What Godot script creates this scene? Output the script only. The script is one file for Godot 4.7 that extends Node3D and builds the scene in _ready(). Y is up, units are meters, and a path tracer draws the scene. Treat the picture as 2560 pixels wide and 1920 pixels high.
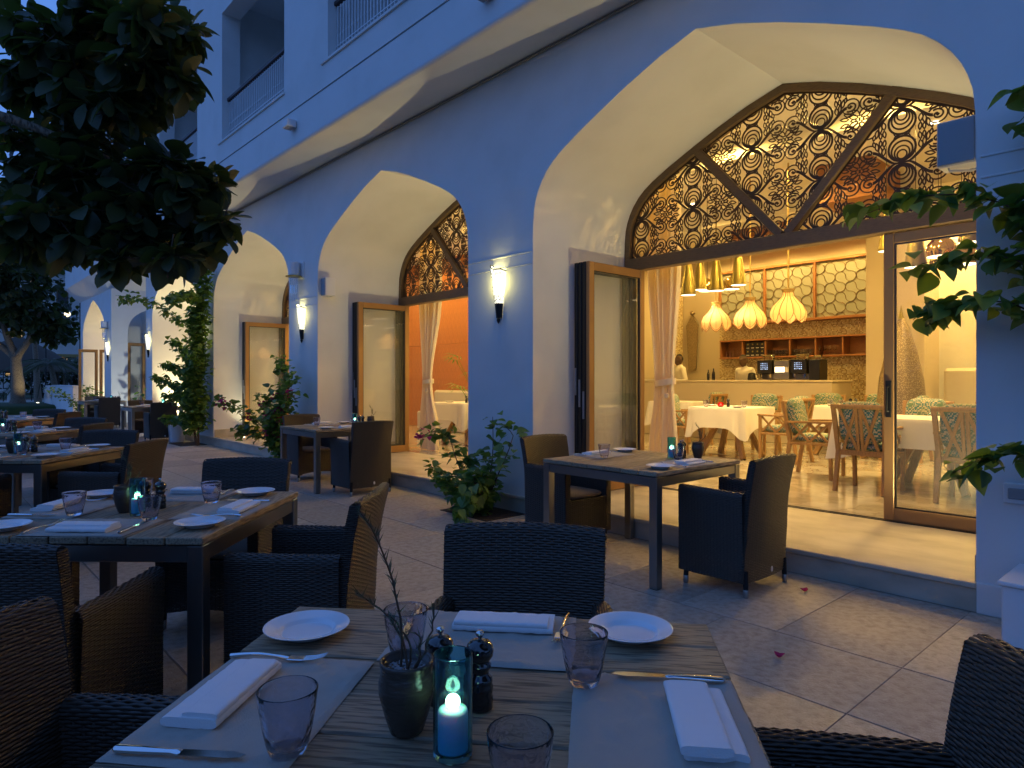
extends Node3D
# Dusk terrace of a white arcaded restaurant. X runs along the facade, N is the distance from the camera
# towards the building (world z = -N), y is up. Facade plane at N = 4.495.

const N0 := 4.495
const VD := 1.467
const CX0 := -2.8745
const PER := 4.671
const HW := 1.8245
const FL := 0.167
const ARCH := [Vector2(1.8245, 2.72), Vector2(1.82, 2.85), Vector2(1.808, 2.985), Vector2(1.785, 3.07), Vector2(1.75, 3.155), Vector2(1.70, 3.24), Vector2(1.63, 3.325), Vector2(1.55, 3.395), Vector2(1.45, 3.46), Vector2(1.28, 3.55), Vector2(1.0, 3.68), Vector2(0.67, 3.822), Vector2(0.34, 3.945), Vector2(0.0, 4.04)]

var M := {}
var used := {}
var rng := RandomNumberGenerator.new()


class MB:
	var v := PackedVector3Array()
	var n := PackedVector3Array()
	var uv := PackedVector2Array()
	var ix := PackedInt32Array()
	var xf := Transform3D.IDENTITY

	func vert(p: Vector3, nn: Vector3, t := Vector2.ZERO) -> int:
		v.append(xf * p)
		n.append((xf.basis * nn).normalized())
		uv.append(t)
		return v.size() - 1

	func tri(a: Vector3, b: Vector3, c: Vector3) -> void:
		var nn := (b - a).cross(c - a)
		if nn.length_squared() < 1e-18:
			return
		var i := vert(a, nn, Vector2(a.x, a.y))
		vert(b, nn, Vector2(b.x, b.y))
		vert(c, nn, Vector2(c.x, c.y))
		ix.append_array(PackedInt32Array([i, i + 2, i + 1]))

	func quad(a: Vector3, b: Vector3, c: Vector3, d: Vector3, ta := Vector2(0, 0), tb := Vector2(1, 0), tc := Vector2(1, 1), td := Vector2(0, 1)) -> void:
		var nn := (c - a).cross(d - b)
		var i := vert(a, nn, ta)
		vert(b, nn, tb)
		vert(c, nn, tc)
		vert(d, nn, td)
		ix.append_array(PackedInt32Array([i, i + 2, i + 1, i, i + 3, i + 2]))

	# bevelled box: centre, full size, chamfer
	func box(c: Vector3, s: Vector3, bev := 0.0) -> void:
		var h := s * 0.5
		if bev <= 0.0:
			for ax in 3:
				for sg in [-1.0, 1.0]:
					var a := Vector3.ZERO
					a[ax] = sg
					var b := Vector3.ZERO
					b[(ax + 1) % 3] = 1.0
					var d := Vector3.ZERO
					d[(ax + 2) % 3] = sg
					var o: Vector3 = c + a * h
					quad(o - b * h - d * h, o + b * h - d * h, o + b * h + d * h, o - b * h + d * h)
			return
		var e := minf(bev, minf(h.x, minf(h.y, h.z)) * 0.9)
		var k := h - Vector3.ONE * e
		for ax in 3:
			for sg in [-1.0, 1.0]:
				var a := Vector3.ZERO
				a[ax] = sg
				var b := Vector3.ZERO
				b[(ax + 1) % 3] = 1.0
				var d := Vector3.ZERO
				d[(ax + 2) % 3] = sg
				var o: Vector3 = c + a * h
				quad(o - b * k - d * k, o + b * k - d * k, o + b * k + d * k, o - b * k + d * k)
		for ax in 3:
			var b := (ax + 1) % 3
			var d := (ax + 2) % 3
			for sb in [-1.0, 1.0]:
				for sd in [-1.0, 1.0]:
					var p := Vector3.ZERO
					p[b] = sb * h[b]
					p[d] = sd * k[d]
					var q := Vector3.ZERO
					q[b] = sb * k[b]
					q[d] = sd * h[d]
					var l := Vector3.ZERO
					l[ax] = k[ax]
					if _out(c, c + q - l, c + p - l, c + p + l):
						quad(c + q - l, c + p - l, c + p + l, c + q + l)
					else:
						quad(c + p - l, c + q - l, c + q + l, c + p + l)
		for sx in [-1.0, 1.0]:
			for sy in [-1.0, 1.0]:
				for sz in [-1.0, 1.0]:
					var a := c + Vector3(sx * h.x, sy * k.y, sz * k.z)
					var b := c + Vector3(sx * k.x, sy * h.y, sz * k.z)
					var d := c + Vector3(sx * k.x, sy * k.y, sz * h.z)
					if _out(c, a, b, d):
						tri(a, b, d)
					else:
						tri(a, d, b)

	func _out(c: Vector3, a: Vector3, b: Vector3, d: Vector3) -> bool:
		return (b - a).cross(d - a).dot((a + b + d) / 3.0 - c) > 0.0

	# box given by two corners
	func span(a: Vector3, b: Vector3, bev := 0.0) -> void:
		box((a + b) * 0.5, (b - a).abs(), bev)

	# smooth sheet of points: rows[r][i]; cu closes along i, cv along r. Normal = du x dv
	func sheet(rows: Array, cu := false, cv := false, flip := false, tu := 1.0, tv := 1.0) -> void:
		var nr := rows.size()
		var nc: int = rows[0].size()
		var base := v.size()
		for r in nr:
			var row: PackedVector3Array = rows[r]
			var ra: PackedVector3Array = rows[(r + 1) % nr if cv else mini(r + 1, nr - 1)]
			var rb: PackedVector3Array = rows[(r - 1 + nr) % nr if cv else maxi(r - 1, 0)]
			for i in nc:
				var ia := (i + 1) % nc if cu else mini(i + 1, nc - 1)
				var ib := (i - 1 + nc) % nc if cu else maxi(i - 1, 0)
				var nn := (row[ia] - row[ib]).cross(ra[i] - rb[i])
				if nn.length_squared() < 1e-16:
					nn = (ra[ia] - ra[ib]).cross(ra[i] - row[i]) + (rb[ia] - rb[ib]).cross(row[i] - rb[i])
				if nn.length_squared() < 1e-16:
					nn = Vector3.UP
				vert(row[i], -nn if flip else nn, Vector2(tu * i / float(nc if cu else maxi(nc - 1, 1)), tv * r / float(maxi(nr - 1, 1))))
		for r in (nr if cv else nr - 1):
			for i in (nc if cu else nc - 1):
				var a := base + r * nc + i
				var b := base + r * nc + (i + 1) % nc
				var c := base + ((r + 1) % nr) * nc + (i + 1) % nc
				var d := base + ((r + 1) % nr) * nc + i
				if flip:
					ix.append_array(PackedInt32Array([a, b, c, a, c, d]))
				else:
					ix.append_array(PackedInt32Array([a, c, b, a, d, c]))

	# lathe round y: profile of (radius, y) going upwards on the outside
	func lathe(prof: Array, seg := 24, c := Vector3.ZERO, a0 := 0.0, a1 := TAU) -> void:
		var rows := []
		var full := is_equal_approx(a1 - a0, TAU)
		for p in prof:
			var row := PackedVector3Array()
			for i in (seg if full else seg + 1):
				var a := a0 + (a1 - a0) * i / float(seg)
				row.append(c + Vector3(cos(a) * p.x, p.y, -sin(a) * p.x))
			rows.append(row)
		sheet(rows, full, false)

	func tube(path: PackedVector3Array, rad: Variant, sides := 6, cap := true) -> void:
		var rows := []
		var up := Vector3.UP
		var m := path.size()
		var d0 := (path[1] - path[0]).normalized()
		if absf(d0.dot(up)) > 0.9:
			up = Vector3.RIGHT
		for i in m:
			var d := (path[mini(i + 1, m - 1)] - path[maxi(i - 1, 0)]).normalized()
			var s := d.cross(up).normalized()
			up = s.cross(d).normalized()
			var r: float = rad[i] if rad is Array or rad is PackedFloat32Array else rad
			var row := PackedVector3Array()
			for k in sides:
				var a := TAU * k / sides
				row.append(path[i] + (s * cos(a) + up * sin(a)) * r)
			rows.append(row)
		sheet(rows, true, false, true)
		if cap:
			for e in [0, m - 1]:
				var row: PackedVector3Array = rows[e]
				for k in range(1, sides - 1):
					if e == 0:
						tri(row[0], row[k], row[k + 1])
					else:
						tri(row[0], row[k + 1], row[k])

	# flat polygon (x, y) extruded along z from z0 to z1 (z1 > z0)
	func prism(poly: PackedVector2Array, z0: float, z1: float) -> void:
		var pg := poly
		if Geometry2D.is_polygon_clockwise(pg):
			pg.reverse()
		var t := Geometry2D.triangulate_polygon(pg)
		for k in range(0, t.size(), 3):
			var a := pg[t[k]]
			var b := pg[t[k + 1]]
			var c := pg[t[k + 2]]
			if (b - a).cross(c - a) < 0:
				var q := b
				b = c
				c = q
			tri(Vector3(a.x, a.y, z1), Vector3(b.x, b.y, z1), Vector3(c.x, c.y, z1))
			tri(Vector3(a.x, a.y, z0), Vector3(c.x, c.y, z0), Vector3(b.x, b.y, z0))
		for k in pg.size():
			var a := pg[k]
			var b := pg[(k + 1) % pg.size()]
			quad(Vector3(a.x, a.y, z0), Vector3(b.x, b.y, z0), Vector3(b.x, b.y, z1), Vector3(a.x, a.y, z1))

	# ribbon of width w and depth z0..z1 along a 2D line
	func ribbon(line: PackedVector2Array, w: float, z0: float, z1: float) -> void:
		var m := line.size()
		if m < 2:
			return
		var l := PackedVector2Array()
		var r := PackedVector2Array()
		var closed := line[0].distance_to(line[m - 1]) < 1e-5
		for i in m:
			var pa := line[i - 1] if i > 0 else (line[m - 2] if closed else line[0])
			var pb := line[i + 1] if i < m - 1 else (line[1] if closed else line[m - 1])
			var d := (pb - pa).normalized()
			var s := Vector2(-d.y, d.x) * w * 0.5
			l.append(line[i] + s)
			r.append(line[i] - s)
		for i in m - 1:
			quad(Vector3(r[i].x, r[i].y, z1), Vector3(r[i + 1].x, r[i + 1].y, z1), Vector3(l[i + 1].x, l[i + 1].y, z1), Vector3(l[i].x, l[i].y, z1))
			quad(Vector3(l[i].x, l[i].y, z0), Vector3(l[i + 1].x, l[i + 1].y, z0), Vector3(r[i + 1].x, r[i + 1].y, z0), Vector3(r[i].x, r[i].y, z0))
			quad(Vector3(l[i].x, l[i].y, z1), Vector3(l[i + 1].x, l[i + 1].y, z1), Vector3(l[i + 1].x, l[i + 1].y, z0), Vector3(l[i].x, l[i].y, z0))
			quad(Vector3(r[i + 1].x, r[i + 1].y, z1), Vector3(r[i].x, r[i].y, z1), Vector3(r[i].x, r[i].y, z0), Vector3(r[i + 1].x, r[i + 1].y, z0))

	func done() -> ArrayMesh:
		var a := []
		a.resize(Mesh.ARRAY_MAX)
		a[Mesh.ARRAY_VERTEX] = v
		a[Mesh.ARRAY_NORMAL] = n
		a[Mesh.ARRAY_TEX_UV] = uv
		a[Mesh.ARRAY_INDEX] = ix
		var m := ArrayMesh.new()
		m.add_surface_from_arrays(Mesh.PRIMITIVE_TRIANGLES, a)
		return m


func W(x: float, n: float, h := 0.0) -> Vector3:
	return Vector3(x, h, -n)


func nm(s: String) -> String:
	used[s] = used.get(s, -1) + 1
	return s if used[s] == 0 else "%s_%03d" % [s, used[s]]


func tag(o: Node, label: String, cat: String, grp := "") -> Node:
	o.set_meta("label", label)
	o.set_meta("category", cat)
	if grp:
		o.set_meta("group", grp)
	return o


func thing(called: String, label: String, cat: String, at := Vector3.ZERO, turn := 0.0, grp := "") -> Node3D:
	var o := Node3D.new()
	o.name = nm(called)
	add_child(o)
	o.position = at
	o.rotation.y = turn
	tag(o, label, cat, grp)
	return o


func part(called: String, mesh: Variant, m: Material, parent: Node) -> MeshInstance3D:
	var o := MeshInstance3D.new()
	o.name = called
	o.mesh = mesh.done() if mesh is MB else mesh
	o.material_override = m
	parent.add_child(o, true)
	return o


# a thing that is one mesh
func solo(called: String, mesh: Variant, m: Material, label: String, cat: String, at := Vector3.ZERO, turn := 0.0, grp := "") -> MeshInstance3D:
	var o := MeshInstance3D.new()
	o.name = nm(called)
	o.mesh = mesh.done() if mesh is MB else mesh
	o.material_override = m
	add_child(o)
	o.position = at
	o.rotation.y = turn
	tag(o, label, cat, grp)
	return o


func struct(called: String, mesh: Variant, m: Material) -> MeshInstance3D:
	var o := part(called, mesh, m, self)
	o.set_meta("kind", "structure")
	return o


func dup(o: Node3D, at: Vector3, turn: float, label: String) -> Node3D:
	var base: String = o.name
	var rx := RegEx.create_from_string("_\\d{3}$")
	var c: Node3D = o.duplicate()
	c.name = nm(rx.sub(base, ""))
	add_child(c)
	c.position = at
	c.rotation.y = turn
	c.set_meta("label", label)
	return c


func yaw_to(dx: float, dn: float) -> float:
	return atan2(-dx, dn)


# ---------------------------------------------------------------- materials
func mk(key: String, lin: Color, rough := 0.8, metal := 0.0) -> StandardMaterial3D:
	var m := StandardMaterial3D.new()
	m.resource_name = key
	m.albedo_color = lin.linear_to_srgb()
	m.roughness = rough
	m.metallic = metal
	M[key] = m
	return m


func noise_tex(size: int, freq: float, octaves: int, ramp: Array, sd := 1, kind := FastNoiseLite.TYPE_SIMPLEX_SMOOTH, warp := 0.0) -> ImageTexture:
	var f := FastNoiseLite.new()
	f.seed = sd
	f.noise_type = kind
	f.frequency = freq
	f.fractal_octaves = octaves
	if warp > 0.0:
		f.domain_warp_enabled = true
		f.domain_warp_amplitude = warp
		f.domain_warp_frequency = freq * 0.7
	var g := f.get_seamless_image(size, size, false, false, 0.15, true).get_data()
	var lut := PackedByteArray()
	for i in 256:
		var c := ramp_at(ramp, i / 255.0).linear_to_srgb()
		lut.append_array(PackedByteArray([c.r8, c.g8, c.b8]))
	var out := PackedByteArray()
	out.resize(size * size * 3)
	for i in size * size:
		var k := g[i] * 3
		out[i * 3] = lut[k]
		out[i * 3 + 1] = lut[k + 1]
		out[i * 3 + 2] = lut[k + 2]
	return ImageTexture.create_from_image(Image.create_from_data(size, size, false, Image.FORMAT_RGB8, out))


func ramp_at(r: Array, t: float) -> Color:
	for i in r.size() - 1:
		if t <= r[i + 1][0]:
			return (r[i][1] as Color).lerp(r[i + 1][1], clampf((t - r[i][0]) / maxf(r[i + 1][0] - r[i][0], 1e-5), 0, 1))
	return r[-1][1]


func tri_map(m: StandardMaterial3D, scale: Vector3, world := false) -> void:
	m.uv1_triplanar = true
	m.uv1_world_triplanar = world
	m.uv1_scale = scale
	m.uv1_triplanar_sharpness = 4.0


func bump(m: StandardMaterial3D, t: Texture2D, cm: float) -> void:
	m.heightmap_enabled = true
	m.heightmap_texture = t
	m.heightmap_scale = cm


func grey(a: float) -> Color:
	return Color(a, a, a)


func materials() -> void:
	var fine := noise_tex(512, 0.03, 4, [[0.0, grey(0.0)], [1.0, grey(1.0)]], 3)
	var pl := noise_tex(512, 0.006, 5, [[0.0, Color(0.68, 0.67, 0.64)], [0.5, Color(0.735, 0.725, 0.70)], [1.0, Color(0.76, 0.75, 0.73)]], 5)
	var m := mk("plaster", Color.WHITE, 0.75)
	m.albedo_texture = pl
	bump(m, fine, 0.12)
	tri_map(m, Vector3.ONE * 0.35, true)
	m = mk("plaster_in", Color(0.60, 0.52, 0.39), 0.7)
	bump(m, fine, 0.05)
	tri_map(m, Vector3.ONE * 0.5, true)
	m = mk("ceiling", Color(0.80, 0.75, 0.64), 0.8)
	# travertine paving, three tones
	var tv := noise_tex(1024, 0.02, 6, [[0.0, Color(0.30, 0.26, 0.21)], [0.25, Color(0.42, 0.37, 0.305)], [0.5, Color(0.49, 0.44, 0.37)], [0.75, Color(0.53, 0.485, 0.415)], [1.0, Color(0.58, 0.54, 0.47)]], 11, FastNoiseLite.TYPE_SIMPLEX_SMOOTH, 30.0)
	var pits := noise_tex(1024, 0.055, 3, [[0.0, grey(0.0)], [0.3, grey(0.2)], [0.42, grey(0.85)], [1.0, grey(1.0)]], 12)
	var grit := noise_tex(512, 0.11, 3, [[0.0, grey(0.62)], [0.5, grey(0.9)], [1.0, grey(1.0)]], 77)
	for k in 4:
		m = mk("paving%d" % k, [Color(1.0, 0.97, 0.93), Color(0.9, 0.87, 0.84), Color(0.8, 0.79, 0.76), Color(0.97, 0.9, 0.82)][k], 0.62)
		m.albedo_texture = tv
		m.roughness = [0.55, 0.62, 0.7, 0.5][k]
		m.detail_enabled = true
		m.detail_blend_mode = BaseMaterial3D.BLEND_MODE_MUL
		m.detail_albedo = grit
		m.detail_uv_layer = BaseMaterial3D.DETAIL_UV_2
		m.uv2_triplanar = true
		m.uv2_world_triplanar = true
		m.uv2_scale = Vector3.ONE * 2.6
		bump(m, pits, 0.14)
		tri_map(m, Vector3(0.8, 0.8, 0.8), true)
		m.uv1_offset = Vector3(0.31 * k, 0, 0.57 * k)
	m = mk("joint", Color(0.24, 0.21, 0.17), 0.95)
	m = mk("far_paving", Color(0.9, 0.9, 0.9), 0.7)
	m.albedo_texture = tv
	tri_map(m, Vector3.ONE * 0.3, true)
	m = mk("step_stone", Color(1.0, 0.97, 0.9), 0.42)
	m.albedo_texture = noise_tex(512, 0.008, 5, [[0.0, Color(0.33, 0.30, 0.25)], [0.5, Color(0.46, 0.42, 0.35)], [1.0, Color(0.54, 0.5, 0.43)]], 21, FastNoiseLite.TYPE_SIMPLEX_SMOOTH, 40.0)
	bump(m, fine, 0.06)
	tri_map(m, Vector3(0.4, 0.7, 0.7), true)
	m = mk("marble", Color(0.88, 0.88, 0.88), 0.11)
	m.albedo_texture = noise_tex(1024, 0.005, 5, [[0.0, Color(0.36, 0.31, 0.24)], [0.36, Color(0.5, 0.45, 0.36)], [0.46, Color(0.42, 0.36, 0.28)], [0.52, Color(0.56, 0.51, 0.42)], [1.0, Color(0.62, 0.58, 0.5)]], 31, FastNoiseLite.TYPE_SIMPLEX_SMOOTH, 60.0)
	tri_map(m, Vector3.ONE * 0.45, true)
	# woods: isotropic noise stretched along x of the piece
	var gr := noise_tex(512, 0.02, 5, [[0.0, grey(0.2)], [0.33, grey(0.5)], [0.5, grey(0.82)], [1.0, grey(1.0)]], 41)
	var soft := noise_tex(512, 0.02, 5, [[0.0, grey(0.62)], [0.5, grey(0.9)], [1.0, grey(1.0)]], 43)
	var wood := func(key: String, c: Color, r: float, sc: Vector3, b := 0.12):
		var w := mk(key, c, r)
		w.albedo_texture = gr if key.begins_with("teak") or key == "bark" else soft
		bump(w, gr, b)
		tri_map(w, sc)
	wood.call("teak0", Color(0.42, 0.31, 0.19), 0.62, Vector3(0.8, 9, 9), 0.22)
	wood.call("teak1", Color(0.35, 0.255, 0.155), 0.66, Vector3(0.7, 8, 8), 0.25)
	wood.call("teak2", Color(0.48, 0.36, 0.225), 0.6, Vector3(0.9, 10, 10), 0.2)
	wood.call("chair_wood", Color(0.43, 0.245, 0.09), 0.45, Vector3(6, 1.2, 6), 0.03)
	wood.call("cabinet_wood", Color(0.36, 0.15, 0.055), 0.5, Vector3(1.0, 6, 6), 0.03)
	wood.call("panel_wood", Color(0.52, 0.19, 0.05), 0.5, Vector3(6, 0.6, 6), 0.02)
	wood.call("dark_frame", Color(0.19, 0.115, 0.05), 0.45, Vector3(1.2, 8, 8), 0.03)
	wood.call("rail_wood", Color(0.05, 0.02, 0.015), 0.5, Vector3(1, 8, 8), 0.02)
	wood.call("bark", Color(0.32, 0.25, 0.18), 0.9, Vector3(4, 1.3, 4), 1.5)
	m = mk("bronze", Color(0.36, 0.20, 0.075), 0.42, 0.35)
	m = mk("fret", Color(0.055, 0.032, 0.02), 0.5, 0.2)
	m = mk("door_edge", Color(0.018, 0.017, 0.016), 0.4, 0.3)
	m = mk("steel", Color(0.33, 0.32, 0.30), 0.3, 0.95)
	m.heightmap_enabled = true
	m.heightmap_texture = fine
	m.heightmap_scale = 0.01
	tri_map(m, Vector3(10, 0.6, 10))
	m = mk("chrome", Color(0.75, 0.74, 0.72), 0.12, 1.0)
	m = mk("brass", Color(0.33, 0.275, 0.09), 0.36, 1.0)
	m = mk("brass_mirror", Color(0.72, 0.52, 0.16), 0.06, 1.0)
	var wk := noise_tex(256, 0.05, 3, [[0.0, Color(0.55, 0.5, 0.45)], [1.0, Color(1, 1, 1)]], 51)
	m = mk("wicker", Color(0.088, 0.067, 0.05), 0.42)
	m.albedo_texture = wk
	tri_map(m, Vector3(3, 12, 3))
	m = mk("wicker_under", Color(0.012, 0.010, 0.009), 0.9)
	m = mk("cushion_taupe", Color(0.15, 0.115, 0.085), 0.9)
	m.rim_enabled = true
	m.rim = 0.3
	m = mk("black_metal", Color(0.02, 0.02, 0.02), 0.45, 0.4)
	# cloths
	var weave := noise_tex(512, 0.09, 3, [[0.0, grey(0.0)], [1.0, grey(1.0)]], 61)
	m = mk("linen_white", Color(0.80, 0.80, 0.80), 0.9)
	bump(m, weave, 0.06)
	tri_map(m, Vector3.ONE * 6)
	m = mk("linen_mat", Color(0.43, 0.385, 0.325), 0.92)
	bump(m, weave, 0.08)
	tri_map(m, Vector3.ONE * 5)
	m = mk("tablecloth", Color(0.74, 0.72, 0.68), 0.9)
	bump(m, weave, 0.05)
	tri_map(m, Vector3.ONE * 3)
	m = mk("curtain", Color(0.80, 0.72, 0.55), 0.85)
	m.backlight_enabled = true
	m.backlight = Color(0.62, 0.55, 0.4)
	m = mk("ikat", Color.WHITE, 0.9)
	m.albedo_texture = ikat()
	tri_map(m, Vector3(1.45, 1.45, 1.45))
	m = mk("pillow_teal", Color(0.20, 0.27, 0.26), 0.9)
	m = mk("bench_white", Color(0.56, 0.51, 0.42), 0.8)
	# glass and ceramics
	m = mk("porcelain", Color(0.84, 0.84, 0.85), 0.14)
	m = mk("tumbler_glass", Color(0.80, 0.785, 0.86, 0.0), 0.02)
	m.refraction_enabled = true
	m.refraction_scale = 0.045
	bump(m, noise_tex(256, 0.03, 2, [[0.0, grey(0.0)], [1.0, grey(1.0)]], 63), 0.16)
	tri_map(m, Vector3.ONE * 6)
	m = mk("clear_glass", Color(0.93, 0.95, 0.94, 0.0), 0.02)
	m.refraction_enabled = true
	m.refraction_scale = 0.045
	m = mk("cyan_glass", Color(0.27, 0.76, 0.92, 0.0), 0.03)
	m.refraction_enabled = true
	m.refraction_scale = 0.045
	m = mk("red_glass", Color(0.75, 0.03, 0.03, 0.0), 0.05)
	m.refraction_enabled = true
	m.refraction_scale = 0.045
	m = mk("pane", Color(0.85, 0.9, 0.84, 0.03), 0.02)
	m.transparency = BaseMaterial3D.TRANSPARENCY_ALPHA
	m.metallic_specular = 0.6
	m = mk("pane_mirror", Color(0.62, 0.66, 0.5, 0.05), 0.02)
	m.transparency = BaseMaterial3D.TRANSPARENCY_ALPHA
	m.metallic_specular = 0.9
	m = mk("wax", Color(0.84, 0.88, 0.9), 0.5)
	m.subsurf_scatter_enabled = true
	m.subsurf_scatter_strength = 0.8
	m = mk("lacquer", Color(0.008, 0.008, 0.009), 0.1)
	m.clearcoat_enabled = true
	m.clearcoat = 1.0
	m.clearcoat_roughness = 0.05
	m = mk("glazed_pot", Color(0.07, 0.05, 0.035), 0.25)
	bump(m, fine, 0.2)
	tri_map(m, Vector3(1.5, 6, 1.5))
	m = mk("gravel", Color(0.33, 0.31, 0.30), 0.9)
	m = mk("soil", Color(0.035, 0.026, 0.02), 0.95)
	bump(m, fine, 1.5)
	tri_map(m, Vector3.ONE * 3)
	# plants
	for k in 4:
		m = mk("leaf%d" % k, [Color(0.055, 0.12, 0.022), Color(0.075, 0.15, 0.03), Color(0.11, 0.19, 0.04), Color(0.04, 0.09, 0.022)][k], 0.5)
		m.backlight_enabled = true
		m.backlight = [Color(0.40, 0.52, 0.14), Color(0.46, 0.58, 0.16), Color(0.52, 0.62, 0.2), Color(0.36, 0.46, 0.12)][k]
	for k in 3:
		m = mk("tree_leaf%d" % k, [Color(0.026, 0.038, 0.011), Color(0.036, 0.048, 0.013), Color(0.06, 0.062, 0.016)][k], 0.55)
		m.backlight_enabled = true
		m.backlight = Color(0.28, 0.33, 0.1)
	m = mk("rosemary", Color(0.12, 0.15, 0.095), 0.8)
	m = mk("stem", Color(0.10, 0.065, 0.04), 0.9)
	m = mk("petal", Color(0.33, 0.012, 0.10), 0.7)
	m.backlight_enabled = true
	m.backlight = Color(0.7, 0.15, 0.4)
	m = mk("grass", Color(0.04, 0.07, 0.02), 0.95)
	m = mk("thatch", Color(0.10, 0.075, 0.055), 0.95)
	m = mk("terracotta", Color(0.40, 0.16, 0.07), 0.8)
	# fittings
	m = mk("white_paint", Color(0.74, 0.74, 0.74), 0.4)
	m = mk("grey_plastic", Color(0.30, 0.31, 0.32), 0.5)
	m = mk("cord_strip", Color(0.34, 0.30, 0.24), 0.8)
	m = mk("black_plastic", Color(0.014, 0.014, 0.015), 0.3)
	m = mk("rope", Color(0.45, 0.32, 0.12), 0.85)
	m = mk("skin", Color(0.085, 0.045, 0.03), 0.5)
	m = mk("shirt", Color(0.76, 0.74, 0.70), 0.85)
	m = mk("trousers", Color(0.02, 0.02, 0.025), 0.8)
	m = mk("hair", Color(0.01, 0.009, 0.008), 0.8)
	m = mk("mosaic", Color.WHITE, 0.3)
	m.albedo_texture = mosaic()
	tri_map(m, Vector3.ONE * 1.25, true)
	m = mk("perforated", Color.WHITE, 0.45, 0.5)
	m.albedo_texture = perforated()
	tri_map(m, Vector3.ONE * 3.2)
	m = mk("frosted", Color(0.30, 0.31, 0.26), 0.5)
	glow("sconce_glow", Color(1.0, 0.95, 0.70), 1.5)
	m = mk("lotus", Color(0.72, 0.56, 0.34), 0.7)
	m.backlight_enabled = true
	m.backlight = Color(0.9, 0.78, 0.52)
	glow("bulb", Color(1.0, 0.78, 0.42), 8.0)
	glow("lamp_inside", Color(1.0, 0.80, 0.48), 3.0)
	glow("downlight", Color(1.0, 0.82, 0.52), 9.0)
	glow("uplight", Color(1.0, 0.90, 0.66), 10.0)
	glow("flame", Color(1.0, 0.93, 0.62), 4.0)
	glow("far_window", Color(1.0, 0.62, 0.24), 0.9)
	glow("red_lantern", Color(1.0, 0.16, 0.07), 1.0)
	m = glow("screen", Color.BLACK, 1.6)
	m.albedo_color = Color(0.02, 0.02, 0.02)
	m.emission_texture = screen()
	m.emission_operator = BaseMaterial3D.EMISSION_OP_ADD


func glow(key: String, c: Color, e: float) -> StandardMaterial3D:
	var m := mk(key, Color(0.6, 0.6, 0.6), 0.6)
	m.emission_enabled = true
	m.emission = c.linear_to_srgb()
	m.emission_energy_multiplier = e
	return m


func ikat() -> ImageTexture:
	var s := 256
	var f := FastNoiseLite.new()
	f.seed = 7
	f.frequency = 0.03
	var im := Image.create(s, s, false, Image.FORMAT_RGB8)
	var cream := Color(0.50, 0.42, 0.29)
	var teal := Color(0.03, 0.15, 0.17)
	var green := Color(0.16, 0.22, 0.09)
	for y in s:
		for x in s:
			var u := fposmod(x / 128.0, 1.0) * 2.0 - 1.0
			var v := fposmod(y / 128.0, 1.0) * 2.0 - 1.0
			var d := absf(u) * 1.1 + absf(v) + 0.3 * f.get_noise_2d(x * 1.6, y * 0.5) + 0.05 * sin(y * 0.9)
			var k := fposmod(d * 3.1, 1.0)
			var c := teal if k < 0.52 else cream
			if d < 0.25 or (d > 1.2 and k < 0.5):
				c = green.lerp(teal, 0.4)
			im.set_pixel(x, y, c.linear_to_srgb())
	return ImageTexture.create_from_image(im)


func mosaic() -> ImageTexture:
	var s := 512
	var g := 32
	var r := RandomNumberGenerator.new()
	r.seed = 4
	var im := Image.create(s, s, false, Image.FORMAT_RGB8)
	im.fill(Color(0.5, 0.43, 0.3).linear_to_srgb())
	var cols := [Color(0.75, 0.65, 0.40), Color(0.62, 0.48, 0.24), Color(0.36, 0.24, 0.10), Color(0.82, 0.75, 0.52), Color(0.68, 0.55, 0.30), Color(0.48, 0.34, 0.15)]
	var w := s / g
	for j in g:
		for i in g:
			var c: Color = cols[r.randi() % cols.size()] * r.randf_range(0.85, 1.15)
			im.fill_rect(Rect2i(i * w + 1, j * w + 1, w - 2, w - 2), c.linear_to_srgb())
	return ImageTexture.create_from_image(im)


func perforated() -> ImageTexture:
	var s := 256
	var r := RandomNumberGenerator.new()
	r.seed = 9
	var im := Image.create(s, s, false, Image.FORMAT_RGB8)
	im.fill(Color(0.34, 0.26, 0.16).linear_to_srgb())
	for j in 32:
		for i in 32:
			var c := Color(0.06, 0.045, 0.03) if r.randf() < 0.75 else Color(0.55, 0.46, 0.3)
			im.fill_rect(Rect2i(i * 8 + (4 if j % 2 else 0), j * 8 + 1, 4, 5), c.linear_to_srgb())
	return ImageTexture.create_from_image(im)


func screen() -> ImageTexture:
	var im := Image.create(64, 48, false, Image.FORMAT_RGB8)
	im.fill(Color(0, 0, 0.01))
	var r := RandomNumberGenerator.new()
	r.seed = 2
	for j in 4:
		for i in 5:
			var c := Color(0.75, 0.85, 1.0)
			im.fill_rect(Rect2i(6 + i * 11, 5 + j * 11, 4 + r.randi() % 4, 3 + r.randi() % 3), c)
			im.fill_rect(Rect2i(6 + i * 11, 10 + j * 11, 7, 1), c * 0.7)
	return ImageTexture.create_from_image(im)


# ---------------------------------------------------------------- building
func arch_line(inset := 0.0) -> PackedVector2Array:  # left spring, over the apex, to the right spring
	var l := PackedVector2Array()
	for i in ARCH.size():
		l.append(Vector2(-ARCH[i].x, ARCH[i].y))
	for i in range(ARCH.size() - 2, -1, -1):
		l.append(ARCH[i])
	if inset == 0.0:
		return l
	var o := PackedVector2Array()
	for i in l.size():
		var d := (l[mini(i + 1, l.size() - 1)] - l[maxi(i - 1, 0)]).normalized()
		if i == 0 or i == l.size() - 1:
			d = Vector2(0, 1 if i == 0 else -1)
		o.append(l[i] + Vector2(d.y, -d.x) * inset)
	return o


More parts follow.
